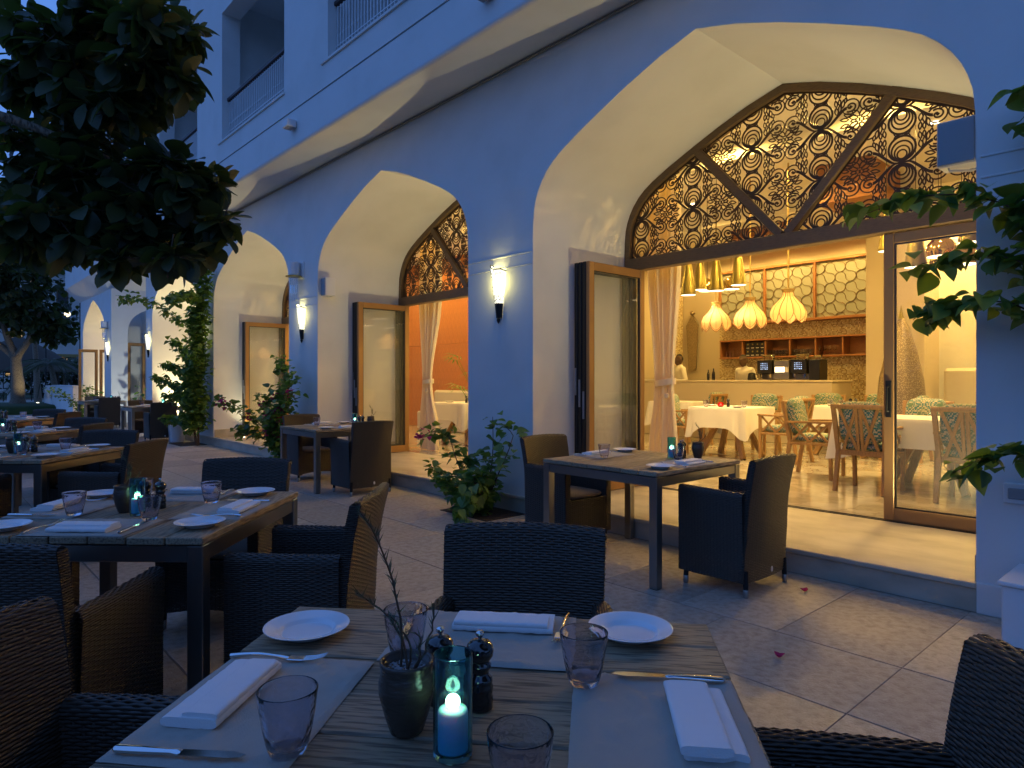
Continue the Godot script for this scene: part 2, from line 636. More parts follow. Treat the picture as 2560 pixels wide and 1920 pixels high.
# wall with arch openings centred at xs, front at n0, back at n1; from xa to xb, up to top
func arcade(mb: MB, xs: Array, xa: float, xb: float, n0: float, n1: float, top: float, bottom := 0.0, hw := HW) -> void:
	var line := arch_line()
	var sorted := xs.duplicate()
	sorted.sort()
	for fb in 2:
		var n := n0 if fb == 0 else n1
		var face := func(x0: float, y0: float, x1: float, y1: float, t: float):
			if x1 - x0 < 0.0005:
				return
			if fb == 0:
				mb.quad(W(x0, n, y0), W(x1, n, y1), W(x1, n, t), W(x0, n, t))
			else:
				mb.quad(W(x1, n, y1), W(x0, n, y0), W(x0, n, t), W(x1, n, t))
		var left := xa
		for c in sorted:
			face.call(left, bottom, c - hw, bottom, top)
			for i in line.size() - 1:
				face.call(c + line[i].x, line[i].y, c + line[i + 1].x, line[i + 1].y, top)
			left = c + hw
		face.call(left, bottom, xb, bottom, top)


func vault(mb: MB, c: float, n0: float, n1: float, bottom: float) -> void:
	var line := PackedVector2Array([Vector2(-HW, bottom)])
	line.append_array(arch_line())
	line.append(Vector2(HW, bottom))
	var half := line.size() / 2
	for s in 2:
		var rows := []
		for k in 9:
			var n := lerpf(n0, n1, k / 8.0)
			var row := PackedVector3Array()
			for i in (range(0, half + 1) if s == 0 else range(half, line.size())):
				row.append(W(c + line[i].x, n, line[i].y))
			rows.append(row)
		mb.sheet(rows, false, false, true)


func hotel() -> void:
	var b := thing("hotel_building", "long white hotel building with pointed arches and lit restaurant inside", "building")
	var cs := []
	for k in 4:
		cs.append(CX0 - PER * k)
	var mb := MB.new()
	arcade(mb, cs, -19.32, 4.2, N0, N0 + VD, 4.5)
	mb.quad(W(-19.32, N0 + VD, 0), W(-19.32, N0, 0), W(-19.32, N0, 4.5), W(-19.32, N0 + VD, 4.5))
	part("arcade_wall", mb, M.plaster, b)
	for k in 4:
		mb = MB.new()
		vault(mb, cs[k], N0, N0 + VD, FL)
		part("arch_vault", mb, M.plaster, b)
	# plinth skirting inside the reveals (a low stone band on each jamb)
	for k in 4:
		for s in [-1.0, 1.0]:
			mb = MB.new()
			var x: float = cs[k] + s * HW
			mb.span(W(x - s * 0.012, N0 + 0.02, FL), W(x + s * 0.02, N0 + VD - 0.05, FL + 0.155), 0.004)
			part("skirting", mb, M.step_stone, b)
	# cove under the upper storey
	var rows := []
	for r in 2:
		var row := PackedVector3Array()
		for i in 15:
			var t := i / 14.0
			var a := t * PI / 2
			var n := N0 + 0.012 - (N0 + 0.012 - 3.85 - 0.05) * minf(t / 0.45, 1.0)
			var h := 4.5
			if t > 0.45:
				a = (t - 0.45) / 0.55 * PI / 2
				n = 3.85 + 0.05 - 0.05 * sin(a)
				h = 4.55 - 0.05 * cos(a)
			row.append(W(-19.9 if r == 0 else 4.4, n, h))
		rows.append(row)
	mb = MB.new()
	mb.sheet(rows, false, false, true)
	part("overhang_soffit", mb, M.plaster, b)
	mb = MB.new()
	mb.tube(PackedVector3Array([W(-19.3, N0 - 0.016, 4.479), W(4.2, N0 - 0.016, 4.479)]), 0.013, 8)
	part("moulding_cord", mb, M.cord_strip, b)
	# upper storey wall: band, groove, then piers between the loggias
	var ops := []
	for k in 6:
		ops.append(-15.46 + 3.86 * k)
	var ow := 2.54
	var sill := 5.33
	var lint := 7.5
	var top := 9.2
	mb = MB.new()
	mb.span(W(-19.9, 3.85, 4.55), W(4.4, 4.15, 4.995))
	part("upper_band", mb, M.plaster, b)
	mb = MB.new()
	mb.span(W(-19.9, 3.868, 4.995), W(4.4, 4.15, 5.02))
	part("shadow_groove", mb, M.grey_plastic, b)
	mb = MB.new()
	mb.span(W(-19.9, 3.85, 5.02), W(4.4, 4.15, sill))
	mb.span(W(-19.9, 3.85, lint), W(4.4, 4.15, top))
	var x := -19.9
	for o in ops:
		mb.span(W(x, 3.85, sill), W(o, 4.15, lint))
		x = o + ow
	mb.span(W(x, 3.85, sill), W(4.4, 4.15, lint))
	part("upper_wall", mb, M.plaster, b)
	for o in ops.slice(0, 5):
		var f := Node3D.new()
		f.name = "loggia"
		b.add_child(f, true)
		mb = MB.new()  # pocket behind the opening
		var xa: float = o - 0.3
		var xb: float = o + ow + 0.3
		mb.quad(W(xa, 5.7, sill - 0.2), W(xb, 5.7, sill - 0.2), W(xb, 5.7, 7.9), W(xa, 5.7, 7.9))
		mb.quad(W(xa, 4.15, sill - 0.2), W(xa, 5.7, sill - 0.2), W(xa, 5.7, 7.9), W(xa, 4.15, 7.9))
		mb.quad(W(xb, 5.7, sill - 0.2), W(xb, 4.15, sill - 0.2), W(xb, 4.15, 7.9), W(xb, 5.7, 7.9))
		mb.quad(W(xa, 4.15, 7.9), W(xa, 5.7, 7.9), W(xb, 5.7, 7.9), W(xb, 4.15, 7.9))
		mb.quad(W(xa, 5.7, sill - 0.2), W(xa, 4.15, sill - 0.2), W(xb, 4.15, sill - 0.2), W(xb, 5.7, sill - 0.2))
		part("pocket", mb, M.plaster, f)
		mb = MB.new()
		mb.span(W(o - 0.16, 3.825, sill - 0.012), W(o + ow + 0.02, 3.97, sill + 0.022), 0.004)
		part("sill", mb, M.plaster, f)
		mb = MB.new()
		mb.span(W(o, 3.93, 6.04), W(o + ow, 4.0, 6.095), 0.008)
		part("handrail", mb, M.rail_wood, f)
		mb = MB.new()
		var nb := 34
		for i in nb:
			var bx: float = o + 0.045 + (ow - 0.09) * i / (nb - 1.0)
			mb.box(W(bx, 3.965, 5.70), Vector3(0.014, 0.66, 0.014))
			mb.tube(PackedVector3Array([W(bx, 3.965, 5.62), W(bx, 3.965, 5.65), W(bx, 3.965, 5.68)]), [0.007, 0.016, 0.007], 6, false)
			if i < nb - 1:
				var ar := PackedVector3Array()
				for q in 7:
					var a := PI * q / 6.0
					ar.append(W(bx + 0.0365 - 0.0365 * cos(a), 3.965, 5.965 + 0.05 * sin(a)))
				mb.tube(ar, 0.006, 4, false)
		mb.span(W(o, 3.955, 5.375), W(o + ow, 3.975, 5.39))
		mb.span(W(o, 3.955, 5.52), W(o + ow, 3.975, 5.532))
		part("balusters", mb, M.white_paint, f)
	mb = MB.new()
	mb.span(W(-19.9, 3.85, top), W(4.4, 8.0, top + 0.2))
	mb.span(W(-19.9, 4.15, 4.52), W(-19.6, 14.2, top))
	part("upper_slab", mb, M.plaster, b)
	# raised platform and step
	mb = MB.new()
	mb.span(W(-19.3, N0 - 0.022, 0.135), W(-1.045, N0 + VD - 0.02, FL), 0.006)
	part("platform_floor", mb, M.step_stone, b)
	mb = MB.new()
	mb.span(W(-19.3, N0 - 0.004, 0.0), W(4.2, N0 + 0.2, 0.135))
	part("step_riser", mb, M.step_stone, b)
	mb = MB.new()
	mb.span(W(-1.045, N0 - 0.02, 0.0), W(4.2, N0 + 0.004, 0.175), 0.004)
	part("plinth", mb, M.plaster, b)
	mb = MB.new()
	mb.span(W(-19.3, N0 + VD - 0.02, 0.05), W(4.2, 14.3, FL))
	part("restaurant_floor", mb, M.marble, b)
	for q in 2:
		mb = MB.new()
		mb.span(W(-4.69, 5.915 + q * 0.055, FL - 0.01), W(-1.06, 5.93 + q * 0.055, FL + 0.006))
		part("door_track", mb, M.black_metal, b)
	# rooms behind the arches
	mb = MB.new()
	mb.span(W(-19.3, N0 + VD, 4.25), W(4.2, 14.3, 4.45))
	part("restaurant_ceiling", mb, M.ceiling, b)
	mb = MB.new()
	mb.span(W(-9.6, 14.0, FL), W(4.2, 14.3, 4.25))
	part("bar_wall", mb, M.plaster_in, b)
	mb = MB.new()
	mb.span(W(-9.9, 9.5, FL), W(-9.6, 14.3, 4.25))
	part("side_wall", mb, M.plaster_in, b)
	mb = MB.new()
	mb.span(W(4.0, 5.97, FL), W(4.3, 14.0, 4.25))
	part("side_wall", mb, M.plaster_in, b)
	mb = MB.new()
	mb.span(W(-19.6, 5.97, FL), W(-19.3, 9.8, 4.25))
	part("side_wall", mb, M.plaster_in, b)
	# wood panelled wall behind the second arch
	for k in 8:
		for r in 2:
			mb = MB.new()
			mb.span(W(-19.3 + k * 1.2125, 9.5, FL + (0.0 if r == 0 else 2.02)), W(-19.3 + k * 1.2125 + 1.207, 9.6, (FL + 2.015) if r == 0 else 4.25), 0.004)
			part("wall_panel", mb, M.panel_wood, b)
	mb = MB.new()
	mb.span(W(-19.3, 9.6, FL), W(-9.9, 9.8, 4.25))
	part("panel_backing", mb, M.black_metal, b)
	mb = MB.new()
	mb.span(W(-4.38, 12.0, FL), W(-3.5, 13.0, 4.25), 0.006)
	part("pillar", mb, M.plaster_in, b)
	mb = MB.new()
	mb.span(W(-3.5, 12.75, FL), W(4.0, 13.0, 4.25))
	part("alcove_wall", mb, M.plaster, b)
	mb = MB.new()
	mb.span(W(-2.78, 12.55, FL), W(-2.2, 12.75, 4.25), 0.004)
	part("pilaster", mb, M.plaster_in, b)
	# dropped ceiling beams
	for q in [[-9.6, 4.0, 10.4, 10.9], [-9.6, 4.0, 7.4, 7.8]]:
		mb = MB.new()
		mb.span(W(q[0], q[2], 4.0), W(q[1], q[3], 4.25))
		part("ceiling_beam", mb, M.ceiling, b)
	mb = MB.new()
	mb.span(W(-6.3, 11.0, 3.86), W(-5.6, 11.9, 4.25), 0.004)
	part("ceiling_box", mb, M.cabinet_wood, b)
	mb = MB.new()
	mb.span(W(-4.0, 9.2, 3.72), W(-3.3, 10.3, 4.25), 0.004)
	part("ceiling_box", mb, M.cabinet_wood, b)
	# recessed lines across the columns
	for k in 4:
		var xr: float = cs[k] - HW
		for h in [2.46, 2.58]:
			mb = MB.new()
			mb.span(W(xr - (PER - 2 * HW) + 0.012, N0 - 0.006, h), W(xr - 0.012, N0 + 0.004, h + 0.014), 0.003)
			part("column_line", mb, M.plaster, b)
	for h in [2.46, 2.58]:
		mb = MB.new()
		mb.span(W(-1.03, N0 - 0.006, h), W(0.4, N0 + 0.004, h + 0.014), 0.003)
		part("column_line", mb, M.plaster, b)
	# screens and doors
	var fr := fret_mesh()
	for k in 3:
		transom(b, cs[k], fr)
	for k in 3:
		door_stack(b, cs[k] - HW)
	door_leaf(b, Vector3(-2.03, FL, -5.96), 0.0, 0.97, true, false)
	# bar, shelves and mosaic
	bar(b)
	# downlights in the ceiling
	for p in [[-6.6, 13.0], [-5.3, 13.0], [-7.9, 13.0], [-3.0, 11.6], [-6.2, 9.6], [-4.4, 8.4], [-2.4, 8.6], [-1.0, 11.9], [-8.2, 10.6], [-0.6, 7.4], [-4.2, 7.0], [-2.6, 7.0], [-2.9, 12.3], [-2.5, 12.2]]:
		downlight(b, p[0], p[1], 1.0)
	for p in [[-9.0, 7.2], [-10.8, 8.6], [-13.2, 8.4], [-12.0, 6.9], [-15.8, 8.2]]:
		downlight(b, p[0], p[1], 1.0)
	# uplights set in the platform
	for k in 4:
		uplight(b, cs[k] + 1.70, N0 + 1.15, 6.4, Vector3(-2.1, 3.4, -0.5))
		if k > 1:
			uplight(b, cs[k] - 1.45, N0 + 0.44, 1.2 if k == 2 else 10.0, Vector3(-0.1, 1, -0.35))


func downlight(b: Node3D, x: float, n: float, e: float) -> void:
	var mb := MB.new()
	mb.lathe([Vector2(0.0, 0.0), Vector2(0.045, 0.0), Vector2(0.05, 0.006)], 12)
	var o := part("downlight_lamp", mb, M.downlight, b)
	o.position = W(x, n, 4.238)
	mb = MB.new()
	mb.lathe([Vector2(0.05, 0.004), Vector2(0.066, 0.0), Vector2(0.07, 0.008)], 14)
	o = part("downlight_ring", mb, M.white_paint, b)
	o.position = W(x, n, 4.238)
	var l := SpotLight3D.new()
	l.name = "downlight"
	l.light_color = Color(1.0, 0.615, 0.15).linear_to_srgb()
	l.light_energy = 4.7 * e
	l.spot_angle = 82.0
	l.spot_angle_attenuation = 0.35
	l.spot_range = 14.0
	l.spot_attenuation = 2.0
	l.light_size = 0.05
	l.shadow_enabled = true
	b.add_child(l, true)
	l.position = W(x, n, 4.225)
	l.rotation.x = -PI / 2


func uplight(b: Node3D, x: float, n: float, e := 2.2, aim := Vector3(0, 1, -0.3)) -> void:
	var mb := MB.new()
	mb.lathe([Vector2(0.05, -0.004), Vector2(0.05, 0.004), Vector2(0.038, 0.006), Vector2(0.0, 0.006)], 16)
	var o := part("floor_uplight_lamp", mb, M.uplight, b)
	o.position = W(x, n, FL + 0.002)
	var l := SpotLight3D.new()
	l.name = "uplight"
	l.light_color = Color(1.0, 0.86, 0.46).linear_to_srgb()
	l.light_energy = e
	l.spot_angle = 55.0
	l.spot_angle_attenuation = 1.0
	l.spot_range = 9.0
	l.spot_attenuation = 2.0
	l.light_size = 0.04
	l.shadow_enabled = true
	b.add_child(l, true)
	l.position = W(x, n, FL + 0.02)
	l.basis = Basis.looking_at(aim.normalized(), Vector3(0, 0, 1))


# motif lines of the cut metal screen, around (0, 0); tile 0.65 x 0.445
func motif() -> Array:
	var out := []  # [polyline, width]
	var arc := func(c: Vector2, r: float, a0: float, a1: float, k: int) -> PackedVector2Array:
		var l := PackedVector2Array()
		for i in k + 1:
			var a := lerpf(a0, a1, i / float(k))
			l.append(c + Vector2(cos(a), sin(a)) * r)
		return l
	var leaf := func(p: Vector2, ang: float, ln: float, w: float):
		var l := PackedVector2Array()
		var d := Vector2(cos(ang), sin(ang))
		var s := Vector2(-d.y, d.x)
		for i in 7:
			var t := i / 6.0
			l.append(p + d * ln * t + s * w * sin(PI * t) * (1.15 - 0.3 * t))
		for i in range(5, -1, -1):
			var t := i / 6.0
			l.append(p + d * ln * t - s * w * sin(PI * t) * (1.15 - 0.3 * t))
		out.append([l, 0.0098])
	for sy in [-1.0, 1.0]:
		for q in [[0.036, 0.011, 0.03], [0.056, 0.012, 0.023], [0.078, 0.013, 0.018], [0.100, 0.016, 0.0135]]:
			out.append([arc.call(Vector2(0, sy * (q[2] + q[0])), q[0], 0, TAU, 26), q[1]])
		for sx in [-1.0, 1.0]:
			# twin stems that sweep out and end in a curl
			for w in 2:
				var o := 0.0 if w == 0 else 0.015
				var l := PackedVector2Array()
				for i in 13:
					var t := i / 12.0
					var x := t * 0.22
					l.append(Vector2(sx * x, sy * (0.0015 + 0.12 * smoothstep(0.2, 1.05, t) + o * smoothstep(0.2, 0.5, t) * (1.0 - 0.2 * t))))
				out.append([l, 0.0112])
			var sp := PackedVector2Array()
			var c := Vector2(0.252, 0.128)
			for i in 22:
				var t := i / 21.0
				var a := -2.2 + t * 7.0
				var r := lerpf(0.052, 0.012, t)
				var p := c + Vector2(cos(a), sin(a) * 0.85) * r
				sp.append(Vector2(p.x * sx, p.y * sy))
			out.append([sp, 0.0125])
			out.append([PackedVector2Array([Vector2(sx * 0.244, sy * 0.132), Vector2(sx * 0.256, sy * 0.126), Vector2(sx * 0.262, sy * 0.132)]), 0.02])
			# outer ring of the curl
			var orr := PackedVector2Array()
			for i in 17:
				var a := -2.6 + 4.6 * i / 16.0
				var p := c + Vector2(cos(a) * 0.07, sin(a) * 0.064)
				orr.append(Vector2(p.x * sx, p.y * sy))
			out.append([orr, 0.0105])
			# leaves that rise between neighbouring eyes
			for q in [[0.14, 0.085, 1.7, 0.066, 0.015], [0.16, 0.10, 1.5, 0.07, 0.013], [0.135, 0.155, 1.7, 0.062, 0.012], [0.185, 0.135, 1.45, 0.07, 0.013], [0.16, 0.165, 1.55, 0.055, 0.011], [0.205, 0.17, 1.35, 0.05, 0.011], [0.06, 0.203, 2.6, 0.05, 0.009]]:
				leaf.call(Vector2(sx * q[0], sy * q[1]), (sy * q[2]) if sx > 0 else (PI - sy * q[2]), q[3], q[4])
			# lotus at the side of the tile
			for q in [[0.325, 0.03, 2.35, 0.085, 0.02], [0.312, 0.016, 2.75, 0.085, 0.018], [0.262, 0.045, 2.75, 0.07, 0.015], [0.238, 0.02, 2.95, 0.075, 0.014]]:
				leaf.call(Vector2(sx * q[0], sy * q[1]), (sy * q[2]) if sx > 0 else (PI - sy * q[2]), q[3], q[4])
	for sx in [-1.0, 1.0]:
		out.append([PackedVector2Array([Vector2(sx * 0.318, 0.0), Vector2(sx * 0.325, 0.0)]), 0.03])
		leaf.call(Vector2(sx * 0.30, 0.0), PI if sx > 0 else 0.0, 0.05, 0.012)
	return out


func panel_polys() -> Array:
	var inner := arch_line(0.075)
	var lo := 2.66
	var ring := PackedVector2Array()
	ring.append(Vector2(inner[0].x, lo))
	ring.append_array(inner)
	ring.append(Vector2(inner[inner.size() - 1].x, lo))
	var m := 0.04
	# diagonals from (0, 2.62) to (+-0.95, 3.75)
	var d := Vector2(0.95, 1.1).normalized()
	var s := Vector2(d.y, -d.x) * m
	var big := 4.0
	var a := Vector2(0, 2.60)
	var right := PackedVector2Array([a + s, a + s + d * big, Vector2(big, 2.0 + big), Vector2(big, lo - 1)])
	right.append(Vector2(0.05, lo - 1))
	var mid := PackedVector2Array([a + Vector2(0, m / d.x), a - s + d * big, Vector2(0, 9), Vector2(-(a - s + d * big).x, (a - s + d * big).y)])
	var left := PackedVector2Array()
	for p in right:
		left.append(Vector2(-p.x, p.y))
	var res := []
	for q in [left, mid, right]:
		res.append(Geometry2D.intersect_polygons(ring, q)[0])
	return res


func fret_mesh() -> Array:
	var mo := motif()
	var meshes := []
	for pg in panel_polys():
		var mb := MB.new()
		for i in 4:
			for j in 5:
				var o := Vector2(-0.975 + i * 0.65, 2.645 + (j - 0) * 0.445)
				for e in mo:
					var l := PackedVector2Array()
					for p in e[0]:
						l.append(p + o)
					for cut in Geometry2D.intersect_polyline_with_polygon(l, pg):
						mb.ribbon(cut, e[1], -0.004, 0.004)
		for side in [-2, 2]:
			for j in 5:
				var o := Vector2(side * 0.8125, 2.645 + j * 0.445)
				o.x = (-0.975 - 0.65) if side < 0 else (0.975 + 0.65)
				for e in mo:
					var l := PackedVector2Array()
					for p in e[0]:
						l.append(p + o)
					for cut in Geometry2D.intersect_polyline_with_polygon(l, pg):
						mb.ribbon(cut, e[1], -0.004, 0.004)
		var rim := PackedVector2Array(pg)
		rim.append(rim[0])
		mb.ribbon(rim, 0.022, -0.005, 0.005)
		meshes.append(mb.done())
	return meshes


func transom(b: Node3D, c: float, fr: Array) -> void:
	var t := Node3D.new()
	t.name = "fanlight"
	b.add_child(t, true)
	t.position = W(c, N0 + VD + 0.0, 0)
	var mb := MB.new()
	var oi := arch_line()
	var ii := arch_line(0.072)
	oi.insert(0, Vector2(-HW, 2.6))
	oi.append(Vector2(HW, 2.6))
	ii.insert(0, Vector2(-HW + 0.072, 2.6))
	ii.append(Vector2(HW - 0.072, 2.6))
	for i in oi.size() - 1:
		var a := oi[i] * 0.999
		var bb := oi[i + 1] * 0.999
		var p := ii[i]
		var q := ii[i + 1]
		mb.quad(Vector3(a.x, a.y, 0.05), Vector3(p.x, p.y, 0.05), Vector3(q.x, q.y, 0.05), Vector3(bb.x, bb.y, 0.05))
		mb.quad(Vector3(a.x, a.y, -0.05), Vector3(bb.x, bb.y, -0.05), Vector3(q.x, q.y, -0.05), Vector3(p.x, p.y, -0.05))
		mb.quad(Vector3(p.x, p.y, 0.05), Vector3(p.x, p.y, -0.05), Vector3(q.x, q.y, -0.05), Vector3(q.x, q.y, 0.05))
	part("arch_frame", mb, M.dark_frame, t)
	mb = MB.new()
	mb.span(Vector3(-HW + 0.003, 2.53, -0.06), Vector3(HW - 0.003, 2.665, 0.06), 0.006)
	part("transom_beam", mb, M.dark_frame, t)
	for s in [-1.0, 1.0]:
		mb = MB.new()
		var a := Vector3(s * 0.03, 2.66, 0)
		var e := Vector3(s * 0.985, 3.74, 0)
		mb.xf = Transform3D(Basis(Vector3(0, 0, 1), atan2(e.y - a.y, e.x - a.x)), (a + e) * 0.5)
		mb.box(Vector3.ZERO, Vector3(a.distance_to(e), 0.078, 0.088), 0.006)
		part("diagonal_bar", mb, M.dark_frame, t)
	for k in 3:
		part("cut_screen", fr[k], M.fret, t)


# door leaf, hinge at local x = 0, runs along +x, origin at its foot
func door_leaf(b: Node3D, at: Vector3, turn: float, w: float, handle: bool, mirror: bool) -> Node3D:
	var t := Node3D.new()
	t.name = "door_leaf"
	b.add_child(t, true)
	t.position = at
	t.rotation.y = turn
	var hgt := 2.355
	var mb := MB.new()
	mb.span(Vector3(0, 0.006, -0.022), Vector3(0.078, hgt, 0.022), 0.005)
	part("stile", mb, M.bronze, t)
	mb = MB.new()
	mb.span(Vector3(w - 0.078, 0.006, -0.022), Vector3(w, hgt, 0.022), 0.005)
	part("stile", mb, M.bronze, t)
	for q in [[0.006, 0.11], [hgt - 0.085, hgt]]:
		mb = MB.new()
		mb.span(Vector3(0.078, q[0], -0.020), Vector3(w - 0.078, q[1], 0.020), 0.004)
		part("rail", mb, M.bronze, t)
	mb = MB.new()
	for q in [[0.078, 0.11, 0.09, hgt - 0.085], [w - 0.09, 0.11, w - 0.078, hgt - 0.085], [0.09, hgt - 0.097, w - 0.09, hgt - 0.085], [0.09, 0.11, w - 0.09, 0.122]]:
		mb.span(Vector3(q[0], q[1], -0.012), Vector3(q[2], q[3], 0.012))
	part("gasket", mb, M.black_plastic, t)
	mb = MB.new()
	mb.quad(Vector3(0.085, 0.115, 0), Vector3(w - 0.085, 0.115, 0), Vector3(w - 0.085, hgt - 0.09, 0), Vector3(0.085, hgt - 0.09, 0))
	part("glass_pane", mb, M.pane_mirror if mirror else M.pane, t)
	if handle:
		mb = MB.new()
		mb.box(Vector3(0.04, 1.0, 0.030), Vector3(0.045, 0.30, 0.014), 0.004)
		mb.tube(PackedVector3Array([Vector3(0.04, 0.90, 0.035), Vector3(0.04, 0.90, 0.072), Vector3(0.04, 1.10, 0.072), Vector3(0.04, 1.10, 0.035)]), 0.009, 6)
		part("handle", mb, M.black_metal, t)
	return t


func door_stack(b: Node3D, xl: float) -> void:
	# leaves folded against the left reveal, edge-on to the terrace; the last one shows its glass
	for k in 3:
		var mb := MB.new()
		var x := xl + 0.03 + k * 0.055
		var na := N0 + 0.56
		var nb := N0 + VD - 0.06
		mb.span(W(x, na, FL + 0.008), W(x + 0.044, na + 0.075, FL + 2.36), 0.005)
		mb.span(W(x, nb - 0.075, FL + 0.008), W(x + 0.044, nb, FL + 2.36), 0.005)
		mb.span(W(x + 0.002, na + 0.075, FL + 0.008), W(x + 0.042, nb - 0.075, FL + 0.11), 0.004)
		mb.span(W(x + 0.002, na + 0.075, FL + 2.275), W(x + 0.042, nb - 0.075, FL + 2.36), 0.004)
		var o := part("folded_leaf", mb, M.door_edge, b)
		mb = MB.new()
		mb.quad(W(x + 0.022, na + 0.07, FL + 0.1), W(x + 0.022, nb - 0.07, FL + 0.1), W(x + 0.022, nb - 0.07, FL + 2.28), W(x + 0.022, na + 0.07, FL + 2.28))
		part("glass_pane", mb, M.pane_mirror, o)
		mb = MB.new()
		mb.span(W(x + 0.012, N0 + 0.548, FL + 1.0 - k * 0.12), W(x + 0.03, N0 + 0.565, FL + 1.28 - k * 0.12), 0.002)
		part("hinge_plate", mb, M.grey_plastic, o)
	var t := door_leaf(b, Vector3(xl + 0.222, FL, -(N0 + 0.55)), PI / 2, 0.915, false, true)
	t.rotation.y = PI / 2


func bar(b: Node3D) -> void:
	var c := thing("bar_counter", "long plain cream bar counter at the back of restaurant", "counter", W(-6.9, 12.2, FL))
	var mb := MB.new()
	mb.span(Vector3(-2.6, 0, -0.45), Vector3(2.04, 1.115, 0.4), 0.008)
	part("counter_body", mb, M.plaster_in, c)
	mb = MB.new()
	mb.span(Vector3(-2.62, 1.115, -0.47), Vector3(2.06, 1.155, 0.42), 0.008)
	part("counter_top", mb, M.plaster_in, c)
	mb = MB.new()
	mb.span(W(-8.3, 13.97, FL), W(-4.4, 14.0, 2.57))
	part("mosaic_panel", mb, M.mosaic, b)
	mb = MB.new()
	mb.span(W(-9.58, 13.6, FL), W(-9.3, 13.98, 3.6))
	part("mosaic_strip", mb, M.mosaic, b)
	# long wooden niche shelf
	var s := thing("wall_shelf", "long reddish wooden niche shelf with glasses on mosaic wall", "shelf", W(-6.6, 13.8, 1.80))
	var x0 := -1.5
	var x1 := 1.75
	for h in [0.0, 0.385]:
		mb = MB.new()
		mb.span(Vector3(x0, h, -0.16), Vector3(x1, h + 0.035, 0.18), 0.003)
		part("board", mb, M.cabinet_wood, s)
	for k in 7:
		mb = MB.new()
		mb.span(Vector3(x0 + k * 0.536, 0.035, -0.155), Vector3(x0 + k * 0.536 + 0.03, 0.385, 0.17), 0.003)
		part("divider", mb, M.cabinet_wood, s)
	mb = MB.new()
	mb.span(Vector3(x0 + 0.01, 0.02, -0.165), Vector3(x1 - 0.01, 0.4, -0.150))
	part("shelf_back", mb, M.cabinet_wood, s)
	# upper cabinets with ring lattice
	var u := thing("wall_cabinet", "upper wall cabinet with circle lattice over pale glass doors", "cabinet", W(-6.5, 13.75, 2.55))
	var hh := 1.22
	mb = MB.new()
	mb.span(Vector3(-1.6, 0.04, -0.2), Vector3(1.62, hh - 0.04, 0.09))
	part("frosted_back", mb, M.frosted, u)
	for h in [0.0, hh - 0.05]:
		mb = MB.new()
		mb.span(Vector3(-1.62, h, -0.2), Vector3(1.64, h + 0.05, 0.145), 0.004)
		part("rail", mb, M.cabinet_wood, u)
	for k in 4:
		mb = MB.new()
		mb.span(Vector3(-1.62 + k * 1.07, 0.05, -0.2), Vector3(-1.57 + k * 1.07, hh - 0.05, 0.14), 0.004)
		part("upright", mb, M.cabinet_wood, u)
	for k in 3:
		mb = MB.new()
		var pg := PackedVector2Array([Vector2(-1.565 + k * 1.07, 0.055), Vector2(-0.555 + k * 1.07, 0.055), Vector2(-0.555 + k * 1.07, hh - 0.055), Vector2(-1.565 + k * 1.07, hh - 0.055)])
		# fish-scale arcs that turn into S curves
		var r := 0.1
		for i in range(-1, 10):
			for dirn in 2:
				var l := PackedVector2Array()
				for q in range(-1, 10):
					for w in 9:
						var a := PI * w / 8.0
						var up := 1.0 if (q + i) % 2 == 0 else -1.0
						var p := Vector2((2 * q + 1) * r - r * cos(a), up * sin(a) * r + i * 2 * r)
						l.append(Vector2(-1.60 + k * 1.07, 0.02) + (p if dirn == 0 else Vector2(p.y + r, p.x + r)))
				for cut in Geometry2D.intersect_polyline_with_polygon(l, pg):
					mb.ribbon(cut, 0.009, 0.093 + 0.004 * dirn, 0.101 + 0.004 * dirn)
		part("lattice", mb, M.dark_frame, u)


